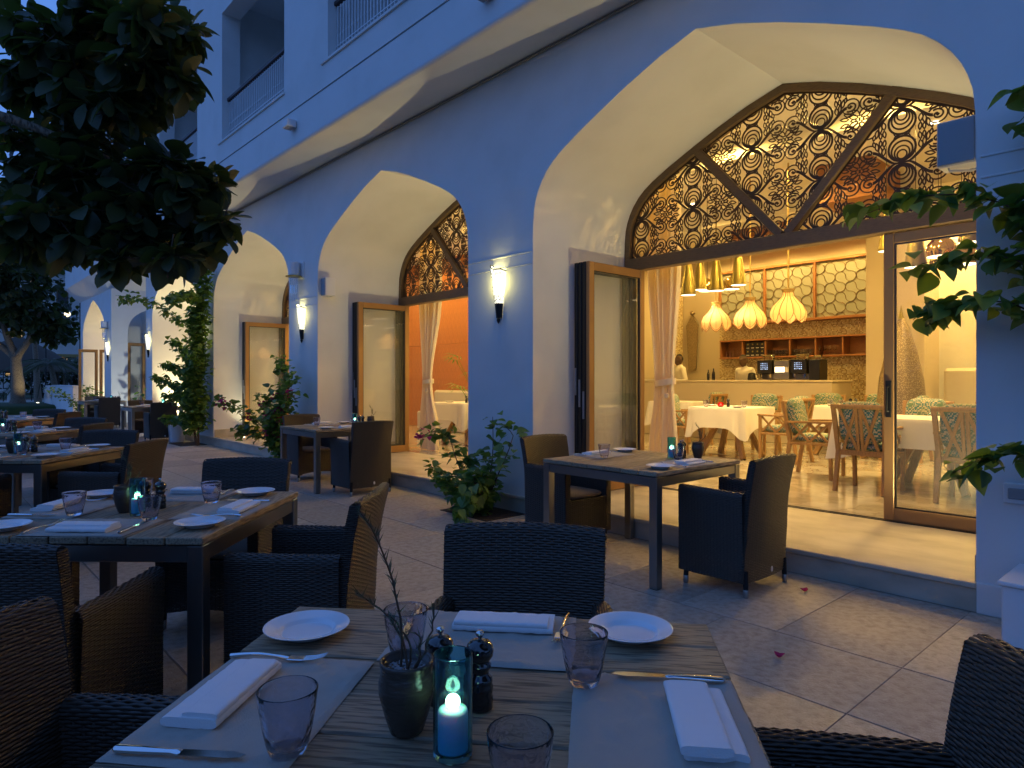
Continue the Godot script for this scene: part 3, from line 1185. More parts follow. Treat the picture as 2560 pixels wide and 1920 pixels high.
# ---------------------------------------------------------------- fittings on the facade
func sconce(x: float, label: String, lit := 1.0) -> void:
	var t := thing("wall_sconce", label, "wall lamp", W(x, N0, 1.93), 0.0, "perforated wall sconces on the columns")
	var shape := func(h0: float, h1: float, off: float) -> MB:
		var mb := MB.new()
		var rows := []
		for r in 15:
			var f := r / 14.0
			var row := PackedVector3Array()
			for i in 17:
				var a := PI * i / 16.0
				var top := h1 + (0.035 * cos(a) * -1.0 if h1 > 0.4 else 0.0) + (0.012 * sin(a * 3.0) if h1 > 0.4 else 0.0)
				var h := lerpf(h0, top, f)
				var rad := lerpf(0.03, 0.098, clampf(h / 0.56, 0, 1)) + off
				row.append(Vector3(cos(a) * rad, h, sin(a) * rad * 0.95 + 0.004))
			rows.append(row)
		mb.sheet(rows, false, false, true)
		return mb
	var mb: MB = shape.call(0.17, 0.54, 0.0)
	part("glowing_shade", mb, M.sconce_glow, t)
	mb = shape.call(0.03, 0.18, 0.003)
	mb.lathe([Vector2(0.0, 0.03), Vector2(0.033, 0.03)], 12)
	part("metal_foot", mb, M.black_metal, t)
	mb = MB.new()
	mb.lathe([Vector2(0.0, -0.03), Vector2(0.012, -0.012), Vector2(0.02, 0.012), Vector2(0.012, 0.03), Vector2(0.0, 0.032)], 10, Vector3(0, 0, 0.022))
	part("finial", mb, M.black_metal, t)
	mb = MB.new()
	var rim := PackedVector3Array()
	for i in 17:
		var a := PI * i / 16.0
		rim.append(Vector3(cos(a) * 0.098, 0.54 - 0.035 * cos(a) + 0.012 * sin(a * 3.0), sin(a) * 0.094 + 0.004))
	mb.tube(rim, 0.006, 6)
	part("shade_rim", mb, M.black_metal, t)
	# specks of unpierced metal
	mb = MB.new()
	var r := RandomNumberGenerator.new()
	r.seed = 5
	for k in 150:
		var f := r.randf()
		f = f if r.randf() < 0.4 else (f * 0.25 if r.randf() < 0.6 else 0.8 + f * 0.2)
		var a := PI * r.randf_range(0.02, 0.98)
		var h := lerpf(0.18, 0.535, f)
		var rad := lerpf(0.03, 0.098, h / 0.56) + 0.0015
		var p := Vector3(cos(a) * rad, h, sin(a) * rad * 0.95 + 0.004)
		var s := r.randf_range(0.002, 0.006)
		mb.box(p, Vector3(s, s, 0.002) * 1.6)
	part("pierced_specks", mb, M.black_metal, t).set_meta("kind", "stuff")
	var l := OmniLight3D.new()
	l.name = "sconce_light"
	l.light_color = Color(1.0, 0.88, 0.24).linear_to_srgb()
	l.light_energy = 0.11 * lit
	l.omni_range = 6.0
	l.omni_attenuation = 2.0
	l.light_size = 0.04
	l.shadow_enabled = true
	t.add_child(l, true)
	l.position = Vector3(0, 0.40, 0.055)


func crystal_lamp(x: float, h: float, label: String) -> void:
	var t := thing("crystal_wall_lamp", label, "wall lamp", W(x, N0, h), 0.0, "unlit crystal wall lamps")
	var mb := MB.new()
	mb.box(Vector3(0.06, 0.42, 0.008), Vector3(0.16, 0.26, 0.016), 0.004)
	part("back_plate", mb, M.white_paint, t)
	mb = MB.new()
	mb.lathe([Vector2(0.085, 0.33), Vector2(0.088, 0.52), Vector2(0.084, 0.535), Vector2(0.0, 0.54)], 24, Vector3(0, 0, 0.11))
	part("drum_shade", mb, M.white_paint, t)
	mb = MB.new()
	mb.lathe([Vector2(0.0, 0.305), Vector2(0.12, 0.307), Vector2(0.125, 0.318), Vector2(0.0, 0.322)], 24, Vector3(0, 0, 0.11))
	part("rim_plate", mb, M.brass, t)
	mb = MB.new()
	for k in 10:
		var a := TAU * k / 10.0
		for q in 4:
			mb.box(Vector3(cos(a) * 0.05, 0.28 - q * 0.025, 0.11 + sin(a) * 0.05), Vector3(0.009, 0.018, 0.009), 0.002)
		mb.box(Vector3(cos(a) * 0.048, 0.115, 0.11 + sin(a) * 0.048), Vector3(0.028, 0.135, 0.008), 0.002)
		for q in 4:
			mb.box(Vector3(cos(a) * 0.044, 0.03 - q * 0.025, 0.11 + sin(a) * 0.044), Vector3(0.009, 0.018, 0.009), 0.002)
	part("crystal_strands", mb, M.clear_glass, t)


func fittings() -> void:
	var col := func(k: int) -> float: return CX0 - PER * k - PER * 0.5
	sconce(col.call(0) + 0.02, "lit pierced sconce on the column between first and second arch")
	sconce(col.call(1), "lit pierced sconce on the column beside the bougainvillea with flowers")
	sconce(col.call(2) - 0.12, "lit pierced sconce half hidden behind the tall climbing vine")
	sconce(-19.02, "lit pierced sconce on the last column beyond the fourth arch")
	sconce(-23.85, "small lit pierced sconce on the corner column of the far wing")
	crystal_lamp(col.call(1) - 0.08, 2.62, "unlit crystal wall lamp above sconce by the second arch")
	crystal_lamp(-23.9, 2.62, "unlit crystal wall lamp on the far wing's corner")
	# loudspeakers on the reveals
	for q in [[CX0 + HW, -1.0, "blue-grey box loudspeaker on right side of the big arch", 0.2], [CX0 - PER - HW, 1.0, "white box loudspeaker on left side of the second arch", 0.15]]:
		var t := thing("loudspeaker", q[2], "speaker", W(q[0], N0 + 0.13, 2.58), 0.0, "wall loudspeakers")
		var w: float = q[3]
		var mb := MB.new()
		mb.box(Vector3(q[1] * (0.012 + w * 0.5), 0.14, 0.0), Vector3(w, 0.27, 0.16), 0.01)
		part("cabinet", mb, M.white_paint, t)
		mb = MB.new()
		mb.box(Vector3(q[1] * (0.012 + w * 0.5), 0.14, 0.083), Vector3(w - 0.012, 0.255, 0.008), 0.003)
		part("grille", mb, M.grey_plastic, t)
		mb = MB.new()
		mb.tube(PackedVector3Array([Vector3(q[1] * 0.002, 0.0, -0.04), Vector3(q[1] * 0.06, -0.014, -0.04), Vector3(q[1] * w * 0.8, -0.012, 0.03), Vector3(q[1] * w * 0.8, 0.01, 0.03)]), 0.008, 6)
		part("bracket", mb, M.white_paint, t)
	# floodlights on the band
	for q in [[-8.72, "small white box floodlight on upper wall between two loggias"], [-4.58, "small grey box floodlight at the top edge of picture"]]:
		var t := thing("floodlight_box", q[1], "wall light", W(q[0], 3.85, 4.74), 0.0, "box floodlights on the upper wall")
		var mb := MB.new()
		mb.box(Vector3(0, 0.05, 0.075), Vector3(0.17, 0.10, 0.13), 0.008)
		part("housing", mb, M.white_paint, t)
		mb = MB.new()
		mb.box(Vector3(0, -0.003, 0.075), Vector3(0.14, 0.008, 0.10), 0.002)
		part("lens", mb, M.grey_plastic, t)
		mb = MB.new()
		mb.box(Vector3(0, 0.05, 0.006), Vector3(0.10, 0.08, 0.012), 0.003)
		part("mount", mb, M.white_paint, t)
	# socket plate and white service box at the right edge
	var s := thing("socket_plate", "white weatherproof socket plate on the right column", "socket", W(-0.84, N0, 0.70))
	var mb2 := MB.new()
	mb2.box(Vector3(0, 0, 0.012), Vector3(0.16, 0.115, 0.024), 0.006)
	part("cover", mb2, M.white_paint, s)
	mb2 = MB.new()
	mb2.box(Vector3(0, 0, 0.028), Vector3(0.115, 0.06, 0.012), 0.005)
	part("flap", mb2, M.grey_plastic, s)
	var w2 := thing("white_planter_box", "white box standing on paving at the right edge", "planter", W(-0.62, 4.22, 0))
	mb2 = MB.new()
	mb2.box(Vector3(0, 0.155, 0), Vector3(0.42, 0.31, 0.44), 0.008)
	part("body", mb2, M.white_paint, w2)
	mb2 = MB.new()
	mb2.box(Vector3(0, 0.318, 0), Vector3(0.45, 0.022, 0.47), 0.005)
	part("lid", mb2, M.white_paint, w2)
	var pot := thing("white_pot", "small square white pot at the foot of climbing vine", "pot", W(-15.35, 4.16, 0))
	mb2 = MB.new()
	mb2.lathe([Vector2(0.0, 0.0), Vector2(0.15, 0.0), Vector2(0.165, 0.02), Vector2(0.20, 0.36), Vector2(0.185, 0.37), Vector2(0.16, 0.33), Vector2(0.0, 0.32)], 4, Vector3.ZERO, PI / 4, PI / 4 + TAU)
	part("pot_body", mb2, M.white_paint, pot)


# ---------------------------------------------------------------- far wing
func wing() -> void:
	var b := thing("hotel_wing", "far white wing with corbelled eave and its own pointed arches", "building")
	var xc := -23.46
	var c6 := xc - 0.98 - HW
	var mb := MB.new()
	arcade(mb, [c6], -28.55, xc, N0, N0 + 1.1, 4.15)
	part("front_wall", mb, M.plaster, b)
	mb = MB.new()
	vault(mb, c6, N0, N0 + 1.1, 0.1)
	part("arch_vault", mb, M.plaster, b)
	# return wall that faces the camera, with an arch of its own
	var t := Node3D.new()
	t.name = "return_wall"
	b.add_child(t, true)
	t.position = Vector3(xc, 0, 0)
	t.rotation.y = PI / 2
	mb = MB.new()
	# local x = N, local -z = -X side; arcade() takes (x = N, n = depth behind the face)
	arcade(mb, [N0 + 0.45 + HW], N0, N0 + 6.5, 0.0, 0.35, 4.15)
	part("wall_face", mb, M.plaster, t)
	mb = MB.new()
	vault(mb, N0 + 0.45 + HW, 0.0, 0.35, 0.1)
	part("arch_reveal", mb, M.plaster, t)
	var dl := door_leaf(t, Vector3(N0 + 0.48, 0.1, -0.2), 0.0, 0.5, false, true)
	dl.scale = Vector3(1, 1.02, 1)
	dl = door_leaf(t, Vector3(N0 + 1.0, 0.1, -0.16), 0.12, 0.9, true, true)
	# corbelled eave
	mb = MB.new()
	var prof := [Vector2(0.0, 4.15), Vector2(0.42, 4.62), Vector2(0.42, 9.0)]
	for i in 2:
		var p: Vector2 = prof[i]
		var q: Vector2 = prof[i + 1]
		var ch := 0.25
		var ring := func(o: float, h: float) -> Array:
			return [W(-28.9, N0 - o, h), W(xc - ch + o * 0.4, N0 - o, h), W(xc + o, N0 + ch - o * 0.4, h), W(xc + o, N0 + 6.5, h)]
		var ra: Array = ring.call(p.x, p.y)
		var rb: Array = ring.call(q.x, q.y)
		for k in 3:
			mb.quad(ra[k], ra[k + 1], rb[k + 1], rb[k])
	part("corbelled_upper_wall", mb, M.plaster, b)
	for h in [2.46, 2.58]:
		mb = MB.new()
		mb.span(W(xc - 0.004, N0 + 0.02, h), W(xc + 0.006, N0 + 0.43, h + 0.016), 0.002)
		part("column_line", mb, M.plaster, b)
	mb = MB.new()
	mb.span(W(-28.5, 9.0, 0.0), W(xc - 0.4, 9.3, 4.1))
	mb.span(W(-28.5, N0 + 1.1, 3.9), W(xc - 0.4, 9.3, 4.1))
	mb.span(W(-28.5, N0 + 1.1, 0.0), W(xc - 0.36, 9.3, 0.1))
	part("room_wall", mb, M.plaster_in, b)
	dl = door_leaf(b, W(-26.3, 4.08, 0.01), PI / 2, 0.56, false, true)
	dl = door_leaf(b, W(-26.24, 4.68, 0.01), PI / 2, 0.5, false, true)
	mb = MB.new()
	mb.span(W(-28.5, N0 + 1.1, 0.1), W(-28.3, 9.3, 3.9))
	part("room_side_wall", mb, M.plaster_in, b)
	var l := OmniLight3D.new()
	l.name = "room_lamp"
	l.light_color = Color(1.0, 0.78, 0.42).linear_to_srgb()
	l.light_energy = 5.0
	l.light_size = 0.1
	l.omni_range = 8.0
	l.omni_attenuation = 2.0
	l.shadow_enabled = true
	b.add_child(l, true)
	l.position = W(c6, 7.4, 3.0)
	mb = MB.new()
	mb.lathe([Vector2(0.0, -0.1), Vector2(0.09, -0.05), Vector2(0.11, 0.0), Vector2(0.09, 0.05), Vector2(0.0, 0.1)], 14)
	var o := part("ceiling_lamp", mb, M.lamp_inside, b)
	o.position = W(c6, 7.4, 3.0)
	uplight(b, c6 - 1.4, N0 + 0.5, 3.0)
	# ground spot that lights the return wall through a small plant
	var g := thing("garden_spot", "small ground spotlight shining on the far wing's side wall", "spotlight", W(-20.9, 4.9, 0))
	mb = MB.new()
	mb.lathe([Vector2(0.0, 0.0), Vector2(0.05, 0.0), Vector2(0.05, 0.05), Vector2(0.04, 0.055)], 12)
	part("housing", mb, M.black_metal, g)
	mb = MB.new()
	mb.lathe([Vector2(0.038, 0.052), Vector2(0.0, 0.054)], 12)
	part("lamp_lens", mb, M.uplight, g)
	var sp := SpotLight3D.new()
	sp.name = "spot"
	sp.light_color = Color(0.86, 0.93, 0.86).linear_to_srgb()
	sp.light_energy = 4.2
	sp.spot_angle = 50.0
	sp.spot_angle_attenuation = 0.8
	sp.spot_range = 9.0
	sp.spot_attenuation = 2.0
	sp.light_size = 0.03
	sp.shadow_enabled = true
	g.add_child(sp, true)
	sp.position = Vector3(0, 0.08, 0)
	sp.look_at_from_position(g.position + Vector3(0, 0.08, 0), W(xc, 5.2, 2.0))


# ---------------------------------------------------------------- terrace
func terrace() -> void:
	var g := MB.new()
	g.span(W(-140, -60, -0.6), W(60, 120, -0.06))
	struct("ground", g, M.grass)
	var mb := MB.new()
	mb.span(W(-60, -9, -0.06), W(6, N0 + 1.0, -0.0045))
	var base := struct("terrace", mb, M.joint)
	# slabs: two strips of 0.6 m and one of 1.2 m in turn, joints perpendicular to the step
	var rows := [[3.376, 4.488], [2.747, 3.370], [1.53, 2.741], [0.91, 1.524], [-0.30, 0.904], [-0.92, -0.306], [-2.13, -0.926]]
	var r := RandomNumberGenerator.new()
	r.seed = 21
	for row in rows:
		var x := 1.926
		var wide: bool = row[1] - row[0] < 0.7
		var off := 0.0
		while x > -13.0:
			var w := 0.6 if not wide else 0.9
			if x > 1.9:
				w = 0.6
				if wide:
					w = 0.3
			var d: float = -x * 0.744 + (row[0] + row[1]) * 0.5 * 0.668
			if d > 0.3:
				mb = MB.new()
				var dz := r.randf_range(-0.0018, 0.0)
				mb.span(W(x - w + 0.0016, row[0] + 0.0016, -0.03 + dz), W(x - 0.0016, row[1] - 0.0016, dz), 0.002)
				part("paving_slab", mb, M["paving%d" % (r.randi() % 4)], base)
			x -= w
	# farther paving, joints too fine to tell apart
	mb = MB.new()
	mb.span(W(-60, -9, -0.03), W(-13.15, N0 - 0.008, -0.003))
	mb.span(W(-13.15, -9, -0.03), W(6, -2.14, -0.003))
	mb.span(W(-60, N0 - 0.008, -0.03), W(-19.33, 9.0, -0.003))
	part("far_paving", mb, M.far_paving, base)
	# soil pockets cut against the columns
	for q in [[-5.15, 4.22, 0.62, 0.5], [-9.85, 4.25, 0.5, 0.42], [-14.75, 4.2, 0.7, 0.5]]:
		mb = MB.new()
		mb.span(W(q[0] - q[2] * 0.6, q[1] - q[3] * 0.5, -0.02), W(q[0] + q[2] * 0.6, q[1] + q[3] * 0.52, 0.004), 0.003)
		part("soil_bed", mb, M.soil, base)


# ---------------------------------------------------------------- wicker chairs
func weave(mb: MB, P: Callable, lu: float, lv: float, pitch := 0.0085, stake := 0.023, sd := 1, amp := 0.0024) -> void:
	var r := RandomNumberGenerator.new()
	r.seed = sd
	var nr := maxi(2, roundi(lv / pitch))
	var ns := maxi(2, roundi(lu / stake))
	var m := ns * 2 + 1
	var hv := lv / nr * 0.50
	var th := 0.0022
	for i in nr:
		var vv := (i + 0.5) / nr
		var base := mb.v.size()
		var jit := r.randf_range(-0.0006, 0.0006)
		for s in m:
			var u := s / float(m - 1)
			var p: Vector3 = P.call(u, vv)
			var e := 0.004
			var du: Vector3 = P.call(minf(u + e, 1.0), vv) - P.call(maxf(u - e, 0.0), vv)
			var dv: Vector3 = (P.call(u, minf(vv + e, 1.0)) - P.call(u, maxf(vv - e, 0.0))).normalized()
			var nn := du.cross(dv).normalized()
			var off := 0.0
			if s % 2 == 1:
				off = amp * (1.0 if ((s / 2) + i) % 2 == 0 else -1.0)
			p += nn * (off + jit)
			var k := hv * (1.0 + 0.14 * r.randf_range(-1, 1))
			mb.vert(p + dv * k, dv * 0.6 + nn * 0.25)
			mb.vert(p + nn * th, nn)
			mb.vert(p - dv * k, -dv * 0.6 + nn * 0.25)
			mb.vert(p - nn * th, -nn)
		for s in m - 1:
			for q in 4:
				var a := base + s * 4 + q
				var b := base + s * 4 + (q + 1) % 4
				var c := b + 4
				var d := a + 4
				mb.ix.append_array(PackedInt32Array([a, c, b, a, d, c]))
	for s in ns:
		var u := (s + 0.5) / ns
		var path := []
		for q in 12:
			var vv := q / 11.0
			var p: Vector3 = P.call(u, vv)
			var t: Vector3 = (P.call(minf(u + 0.01, 1.0), vv) - P.call(maxf(u - 0.01, 0.0), vv)).normalized() * 0.0035
			path.append(PackedVector3Array([p - t, p + t]))
		mb.sheet(path)


func make_chair() -> Node3D:
	var t := thing("wicker_armchair", "dark woven wicker armchair at the far side of nearest table", "chair", Vector3.ZERO, 0.0, "dark wicker armchairs on the terrace")
	var mb: MB
	for sx in [-1.0, 1.0]:
		mb = MB.new()
		var arm := func(u: float, v: float) -> Vector3:
			var z := lerpf(-0.25, 0.20, u)
			var yt := lerpf(0.64, 0.632, u) - 0.03
			var bulge := 0.008 * sin(u * PI)
			var a := yt - 0.085
			var b := PI * 0.03
			var c := yt - 0.36
			var s := v * (a + b + c)
			if s < a:
				var f := s / a
				return Vector3(sx * (0.262 + 0.016 * f + bulge), 0.085 + s, z)
			if s < a + b:
				var g := (s - a) / 0.03
				return Vector3(sx * (0.248 + 0.03 * cos(g) + bulge), yt + 0.03 * sin(g), z)
			return Vector3(sx * (0.218 + bulge), yt - (s - a - b), z)
		weave(mb, arm, 0.47, 0.93, 0.0085, 0.023, 3 + int(sx))
		var fr := func(u: float, v: float) -> Vector3:
			return Vector3(sx * lerpf(0.218, 0.27, u), lerpf(0.085, 0.637, v), -0.252)
		weave(mb, fr, 0.055, 0.59, 0.0085, 0.018, 7)
		part("arm", mb, M.wicker, t)
	# back rest
	var zb := func(y: float) -> float:
		return 0.18 + 0.02 * clampf((y - 0.1) / 0.3, 0, 1) + 0.07 * pow(clampf((y - 0.38) / 0.49, 0, 1), 1.8)
	var hw := func(y: float) -> float:
		return lerpf(0.268, 0.252, clampf((y - 0.1) / 0.5, 0, 1)) + 0.008 * clampf((y - 0.6) / 0.27, 0, 1)
	mb = MB.new()
	var back := func(u: float, v: float) -> Vector3:
		var th := 0.045
		var top := 0.853 - th * 0.5
		var a := top - 0.085
		var b := PI * th * 0.5
		var c := top - 0.36
		var s := v * (a + b + c)
		var x := u * 2.0 - 1.0
		var y := 0.0
		var dz := 0.0
		if s < a:
			y = 0.085 + s
			dz = th
		elif s < a + b:
			var g := (s - a) / (th * 0.5)
			y = top + th * 0.5 * sin(g)
			dz = th * 0.5 + th * 0.5 * cos(g)
		else:
			y = top - (s - a - b)
		return Vector3(x * hw.call(y), y - 0.012 * x * x * clampf((y - 0.7) / 0.17, 0, 1), zb.call(y) + dz - 0.022 * x * x)
	weave(mb, back, 0.52, 1.36, 0.0085, 0.023, 11)
	for sx in [-1.0, 1.0]:
		var edge := func(u: float, v: float) -> Vector3:
			var y := lerpf(0.085, 0.83, v)
			return Vector3(sx * hw.call(y), y, zb.call(y) + 0.045 * (u if sx > 0 else 1.0 - u) - 0.022)
		weave(mb, edge, 0.045, 0.77, 0.0085, 0.02, 13)
	part("backrest", mb, M.wicker, t)
	mb = MB.new()
	var skirt := func(u: float, v: float) -> Vector3:
		var x := lerpf(-0.22, 0.22, u)
		return Vector3(x, lerpf(0.095 - 0.0 + 0.02 * cos(x * 7.0), 0.375, v), -0.247)
	weave(mb, skirt, 0.44, 0.28, 0.0085, 0.023, 17)
	part("front_skirt", mb, M.wicker, t)
	mb = MB.new()
	mb.box(Vector3(0, 0.355, -0.025), Vector3(0.43, 0.02, 0.43), 0.004)
	part("seat_deck", mb, M.wicker_under, t)
	mb = MB.new()
	pillow(mb, Vector3(0, 0.395, -0.035), Vector3(0.42, 0.062, 0.42), 6.0)
	part("seat_cushion", mb, M.cushion_taupe, t)
	for q in [[-1, -1], [1, -1], [-1, 1], [1, 1]]:
		mb = MB.new()
		var x: float = q[0] * 0.25
		var z: float = 0.21 * q[1]
		mb.tube(PackedVector3Array([Vector3(x, 0.03, z), Vector3(x * 0.985, 0.16, z * 0.985)]), 0.016, 8)
		var lg := part("leg", mb, M.wicker_under, t)
		mb = MB.new()
		mb.lathe([Vector2(0.0, 0.0), Vector2(0.014, 0.0), Vector2(0.0165, 0.004), Vector2(0.018, 0.05), Vector2(0.0, 0.051)], 10, Vector3(x, 0, z))
		part("leg_tip", mb, M.steel, lg)
	mb = MB.new()
	mb.lathe([Vector2(0.0, 0.0), Vector2(0.012, 0.0), Vector2(0.012, 0.003), Vector2(0.0, 0.004)], 14)
	var o := part("maker_tag", mb, M.white_paint, t)
	o.rotation.x = PI / 2
	o.scale = Vector3(1.0, 1.0, 1.5)
	o.position = Vector3(0.03, 0.13, 0.233)
	return t


# soft cushion: superellipsoid, e large = boxier
func pillow(mb: MB, c: Vector3, s: Vector3, e := 4.0, nu := 28, nv := 12) -> void:
	var rows := []
	for j in nv + 1:
		var b := -PI / 2 + PI * j / nv
		var row := PackedVector3Array()
		for i in nu:
			var a := TAU * i / nu
			var f := func(t: float, k: float) -> float: return signf(t) * pow(absf(t), k)
			var ce: float = f.call(cos(b), 0.55)
			row.append(c + Vector3(f.call(cos(a), 2.0 / e) * ce * s.x * 0.5, f.call(sin(b), 0.8) * s.y * 0.5, -f.call(sin(a), 2.0 / e) * ce * s.z * 0.5))
		rows.append(row)
	mb.sheet(rows, true, false)


# ---------------------------------------------------------------- terrace tables
func make_table() -> Node3D:
	var t := thing("teak_table", "nearest square teak plank table on steel legs", "table", Vector3.ZERO, 0.0, "square teak tables on the terrace")
	var r := RandomNumberGenerator.new()
	r.seed = 33
	var a := 0.51
	var n := 7
	var w := 2.0 * a / n
	for k in n:
		var mb := MB.new()
		var z := -a + w * (k + 0.5)
		mb.box(Vector3(r.randf_range(-0.0015, 0.0015), 0.726 + r.randf_range(-0.0012, 0.0008), z), Vector3(2 * a, 0.028, w - 0.0055), 0.0035)
		part("plank", mb, M["teak%d" % (r.randi() % 3)], t)
	for q in [[0, 1], [0, -1], [1, 0], [-1, 0]]:
		var mb := MB.new()
		var c := Vector3(q[0] * (a - 0.034), 0.677, q[1] * (a - 0.034))
		mb.box(c, Vector3(0.05 if q[0] else 2 * a - 0.128, 0.062, 0.05 if q[1] else 2 * a - 0.128), 0.003)
		part("apron", mb, M.steel, t)
	for q in [[-1, -1], [1, -1], [-1, 1], [1, 1]]:
		var mb := MB.new()
		mb.box(Vector3(q[0] * (a - 0.034), 0.356, q[1] * (a - 0.034)), Vector3(0.06, 0.704, 0.06), 0.003)
		var l := part("leg", mb, M.steel, t)
		mb = MB.new()
		mb.box(Vector3(q[0] * (a - 0.034), 0.002, q[1] * (a - 0.034)), Vector3(0.05, 0.004, 0.05))
		part("foot_pad", mb, M.black_plastic, l)
	return t


# ---------------------------------------------------------------- tableware (meshes are made once)
var ware := {}


func make_ware() -> void:
	var mb := MB.new()
	# placemat: crumpled cloth, 0.40 (along t) x 0.30 (along r)
	var f := FastNoiseLite.new()
	f.seed = 3
	f.frequency = 9.0
	f.fractal_octaves = 3
	for v in 3:
		mb = MB.new()
		var top := []
		var bot := []
		for j in 31:
			var ra := PackedVector3Array()
			var rb := PackedVector3Array()
			for i in 41:
				var x := -0.2 + 0.4 * i / 40.0
				var z := -0.15 + 0.3 * j / 30.0
				var wv := 0.0015 * f.get_noise_2d(z * 7.0, v * 9.0 + x * 2.0)
				var h := 0.003 + 0.009 * absf(f.get_noise_3d(x * 1.3 + z * 0.7, z * 1.7, v * 3.0)) + (0.0012 if (i < 2 or i > 38 or j < 2 or j > 28) else 0.0)
				if i == 0 or i == 40 or j == 0 or j == 30:
					h = 0.0012
				ra.append(Vector3(x + wv, h, z + wv))
				rb.append(Vector3(x + wv, 0.0004, z + wv))
			top.append(ra)
			bot.append(rb)
		mb.sheet(top, false, false, true)
		mb.sheet(bot)
		ware["mat%d" % v] = mb.done()
	# napkin: two soft folds
	for v in 2:
		mb = MB.new()
		var slab := func(c: Vector3, s: Vector3, sd: float):
			var rows := []
			for j in 25:
				var x := -0.5 + j / 24.0
				var row := PackedVector3Array()
				for i in 20:
					var a := TAU * i / 20.0
					var ct := signf(cos(a)) * pow(absf(cos(a)), 0.3)
					var st := signf(sin(a)) * pow(absf(sin(a)), 0.6)
					var wob := 0.002 * f.get_noise_3d(x * 2.0, ct * 0.3, sd)
					row.append(c + Vector3(x * s.x, st * s.y * 0.5 + wob + s.y * 0.5, ct * s.z * 0.5))
				rows.append(row)
			mb.sheet(rows, true, false)
			for e in [0, 24]:
				var row: PackedVector3Array = rows[e]
				for k in range(1, 19):
					if e == 0:
						mb.tri(row[0], row[k + 1], row[k])
					else:
						mb.tri(row[0], row[k], row[k + 1])
		if v == 0:
			slab.call(Vector3(0, 0, 0), Vector3(0.23, 0.017, 0.10), 1.0)
			slab.call(Vector3(0.004, 0.013, -0.018), Vector3(0.215, 0.012, 0.062), 2.0)
		else:
			slab.call(Vector3(0.004, 0, 0.006), Vector3(0.215, 0.015, 0.098), 3.0)
			slab.call(Vector3(-0.004, 0.0125, -0.010), Vector3(0.222, 0.016, 0.078), 4.0)
		ware["napkin%d" % v] = mb.done()
	# bread plate
	mb = MB.new()
	mb.lathe([Vector2(0.0, 0.001), Vector2(0.052, 0.001), Vector2(0.056, 0.004), Vector2(0.064, 0.012), Vector2(0.092, 0.0205), Vector2(0.0952, 0.0222), Vector2(0.0945, 0.0236), Vector2(0.09, 0.0226), Vector2(0.067, 0.0155), Vector2(0.0615, 0.0125), Vector2(0.057, 0.0072), Vector2(0.053, 0.0058), Vector2(0.0, 0.0054)], 48)
	ware["plate"] = mb.done()
	# tumbler: thick tinted glass, widening upwards
	mb = MB.new()
	mb.lathe([Vector2(0.0, 0.0006), Vector2(0.022, 0.0006), Vector2(0.0275, 0.003), Vector2(0.031, 0.012), Vector2(0.0375, 0.04), Vector2(0.0425, 0.07), Vector2(0.0452, 0.092), Vector2(0.0458, 0.0985), Vector2(0.0448, 0.1), Vector2(0.0436, 0.0985), Vector2(0.0425, 0.09), Vector2(0.0395, 0.068), Vector2(0.0345, 0.04), Vector2(0.029, 0.019), Vector2(0.023, 0.0125), Vector2(0.0, 0.011)], 40)
	ware["tumbler"] = mb.done()
	# cutlery, lying along x, 0.21 m
	mb = MB.new()
	var kn := [[-0.105, 0.004, 0.003], [-0.1, 0.0085, 0.0055], [-0.06, 0.008, 0.006], [-0.01, 0.0055, 0.005], [0.0, 0.0075, 0.005], [0.006, 0.0065, 0.0028]]
	var rows := []
	for q in kn:
		var row := PackedVector3Array()
		for i in 10:
			var a := TAU * i / 10.0
			row.append(Vector3(q[0], 0.0068 + sin(a) * q[2], cos(a) * q[1]))
		rows.append(row)
	mb.sheet(rows, true)
	mb.xf = Transform3D(Basis(Vector3.RIGHT, PI / 2), Vector3(0, 0.0085, 0))
	mb.prism(PackedVector2Array([Vector2(0.004, -0.007), Vector2(0.085, -0.010), Vector2(0.107, -0.004), Vector2(0.1, 0.005), Vector2(0.085, 0.0085), Vector2(0.004, 0.008)]), 0.0, 0.0016)
	ware["knife"] = mb.done()
	mb = MB.new()
	var pth := PackedVector3Array()
	var rad := []
	for i in 9:
		var t := i / 8.0
		pth.append(Vector3(-0.1 + t * 0.125, 0.005 + 0.006 * sin(t * PI), 0))
		rad.append(lerpf(0.0055, 0.0026, t) if t < 0.85 else 0.0045)
	mb.tube(pth, rad, 8)
	mb.box(Vector3(0.041, 0.0065, 0), Vector3(0.034, 0.003, 0.022), 0.0014)
	for k in 4:
		mb.tube(PackedVector3Array([Vector3(0.055, 0.0065, -0.0093 + k * 0.0062), Vector3(0.08, 0.0095, -0.0093 + k * 0.0062), Vector3(0.105, 0.0165, -0.009 + k * 0.006)]), [0.0017, 0.0015, 0.0007], 5)
	ware["fork"] = mb.done()
	# candle holder
	mb = MB.new()
	mb.lathe([Vector2(0.0, 0.0006), Vector2(0.0285, 0.0006), Vector2(0.0305, 0.003), Vector2(0.0305, 0.1565), Vector2(0.0297, 0.158), Vector2(0.0285, 0.1565), Vector2(0.0278, 0.012), Vector2(0.026, 0.0095), Vector2(0.0, 0.009)], 36)
	ware["holder"] = mb.done()
	mb = MB.new()
	mb.lathe([Vector2(0.0, 0.0098), Vector2(0.0225, 0.0098), Vector2(0.0235, 0.012), Vector2(0.0235, 0.068), Vector2(0.022, 0.072), Vector2(0.012, 0.073), Vector2(0.005, 0.0705), Vector2(0.0, 0.0702)], 28)
	ware["candle"] = mb.done()
	mb = MB.new()
	mb.lathe([Vector2(0.0, 0.0745), Vector2(0.0028, 0.077), Vector2(0.0036, 0.0805), Vector2(0.0026, 0.086), Vector2(0.0, 0.0925)], 10)
	ware["flame"] = mb.done()
	# pepper mill
	mb = MB.new()
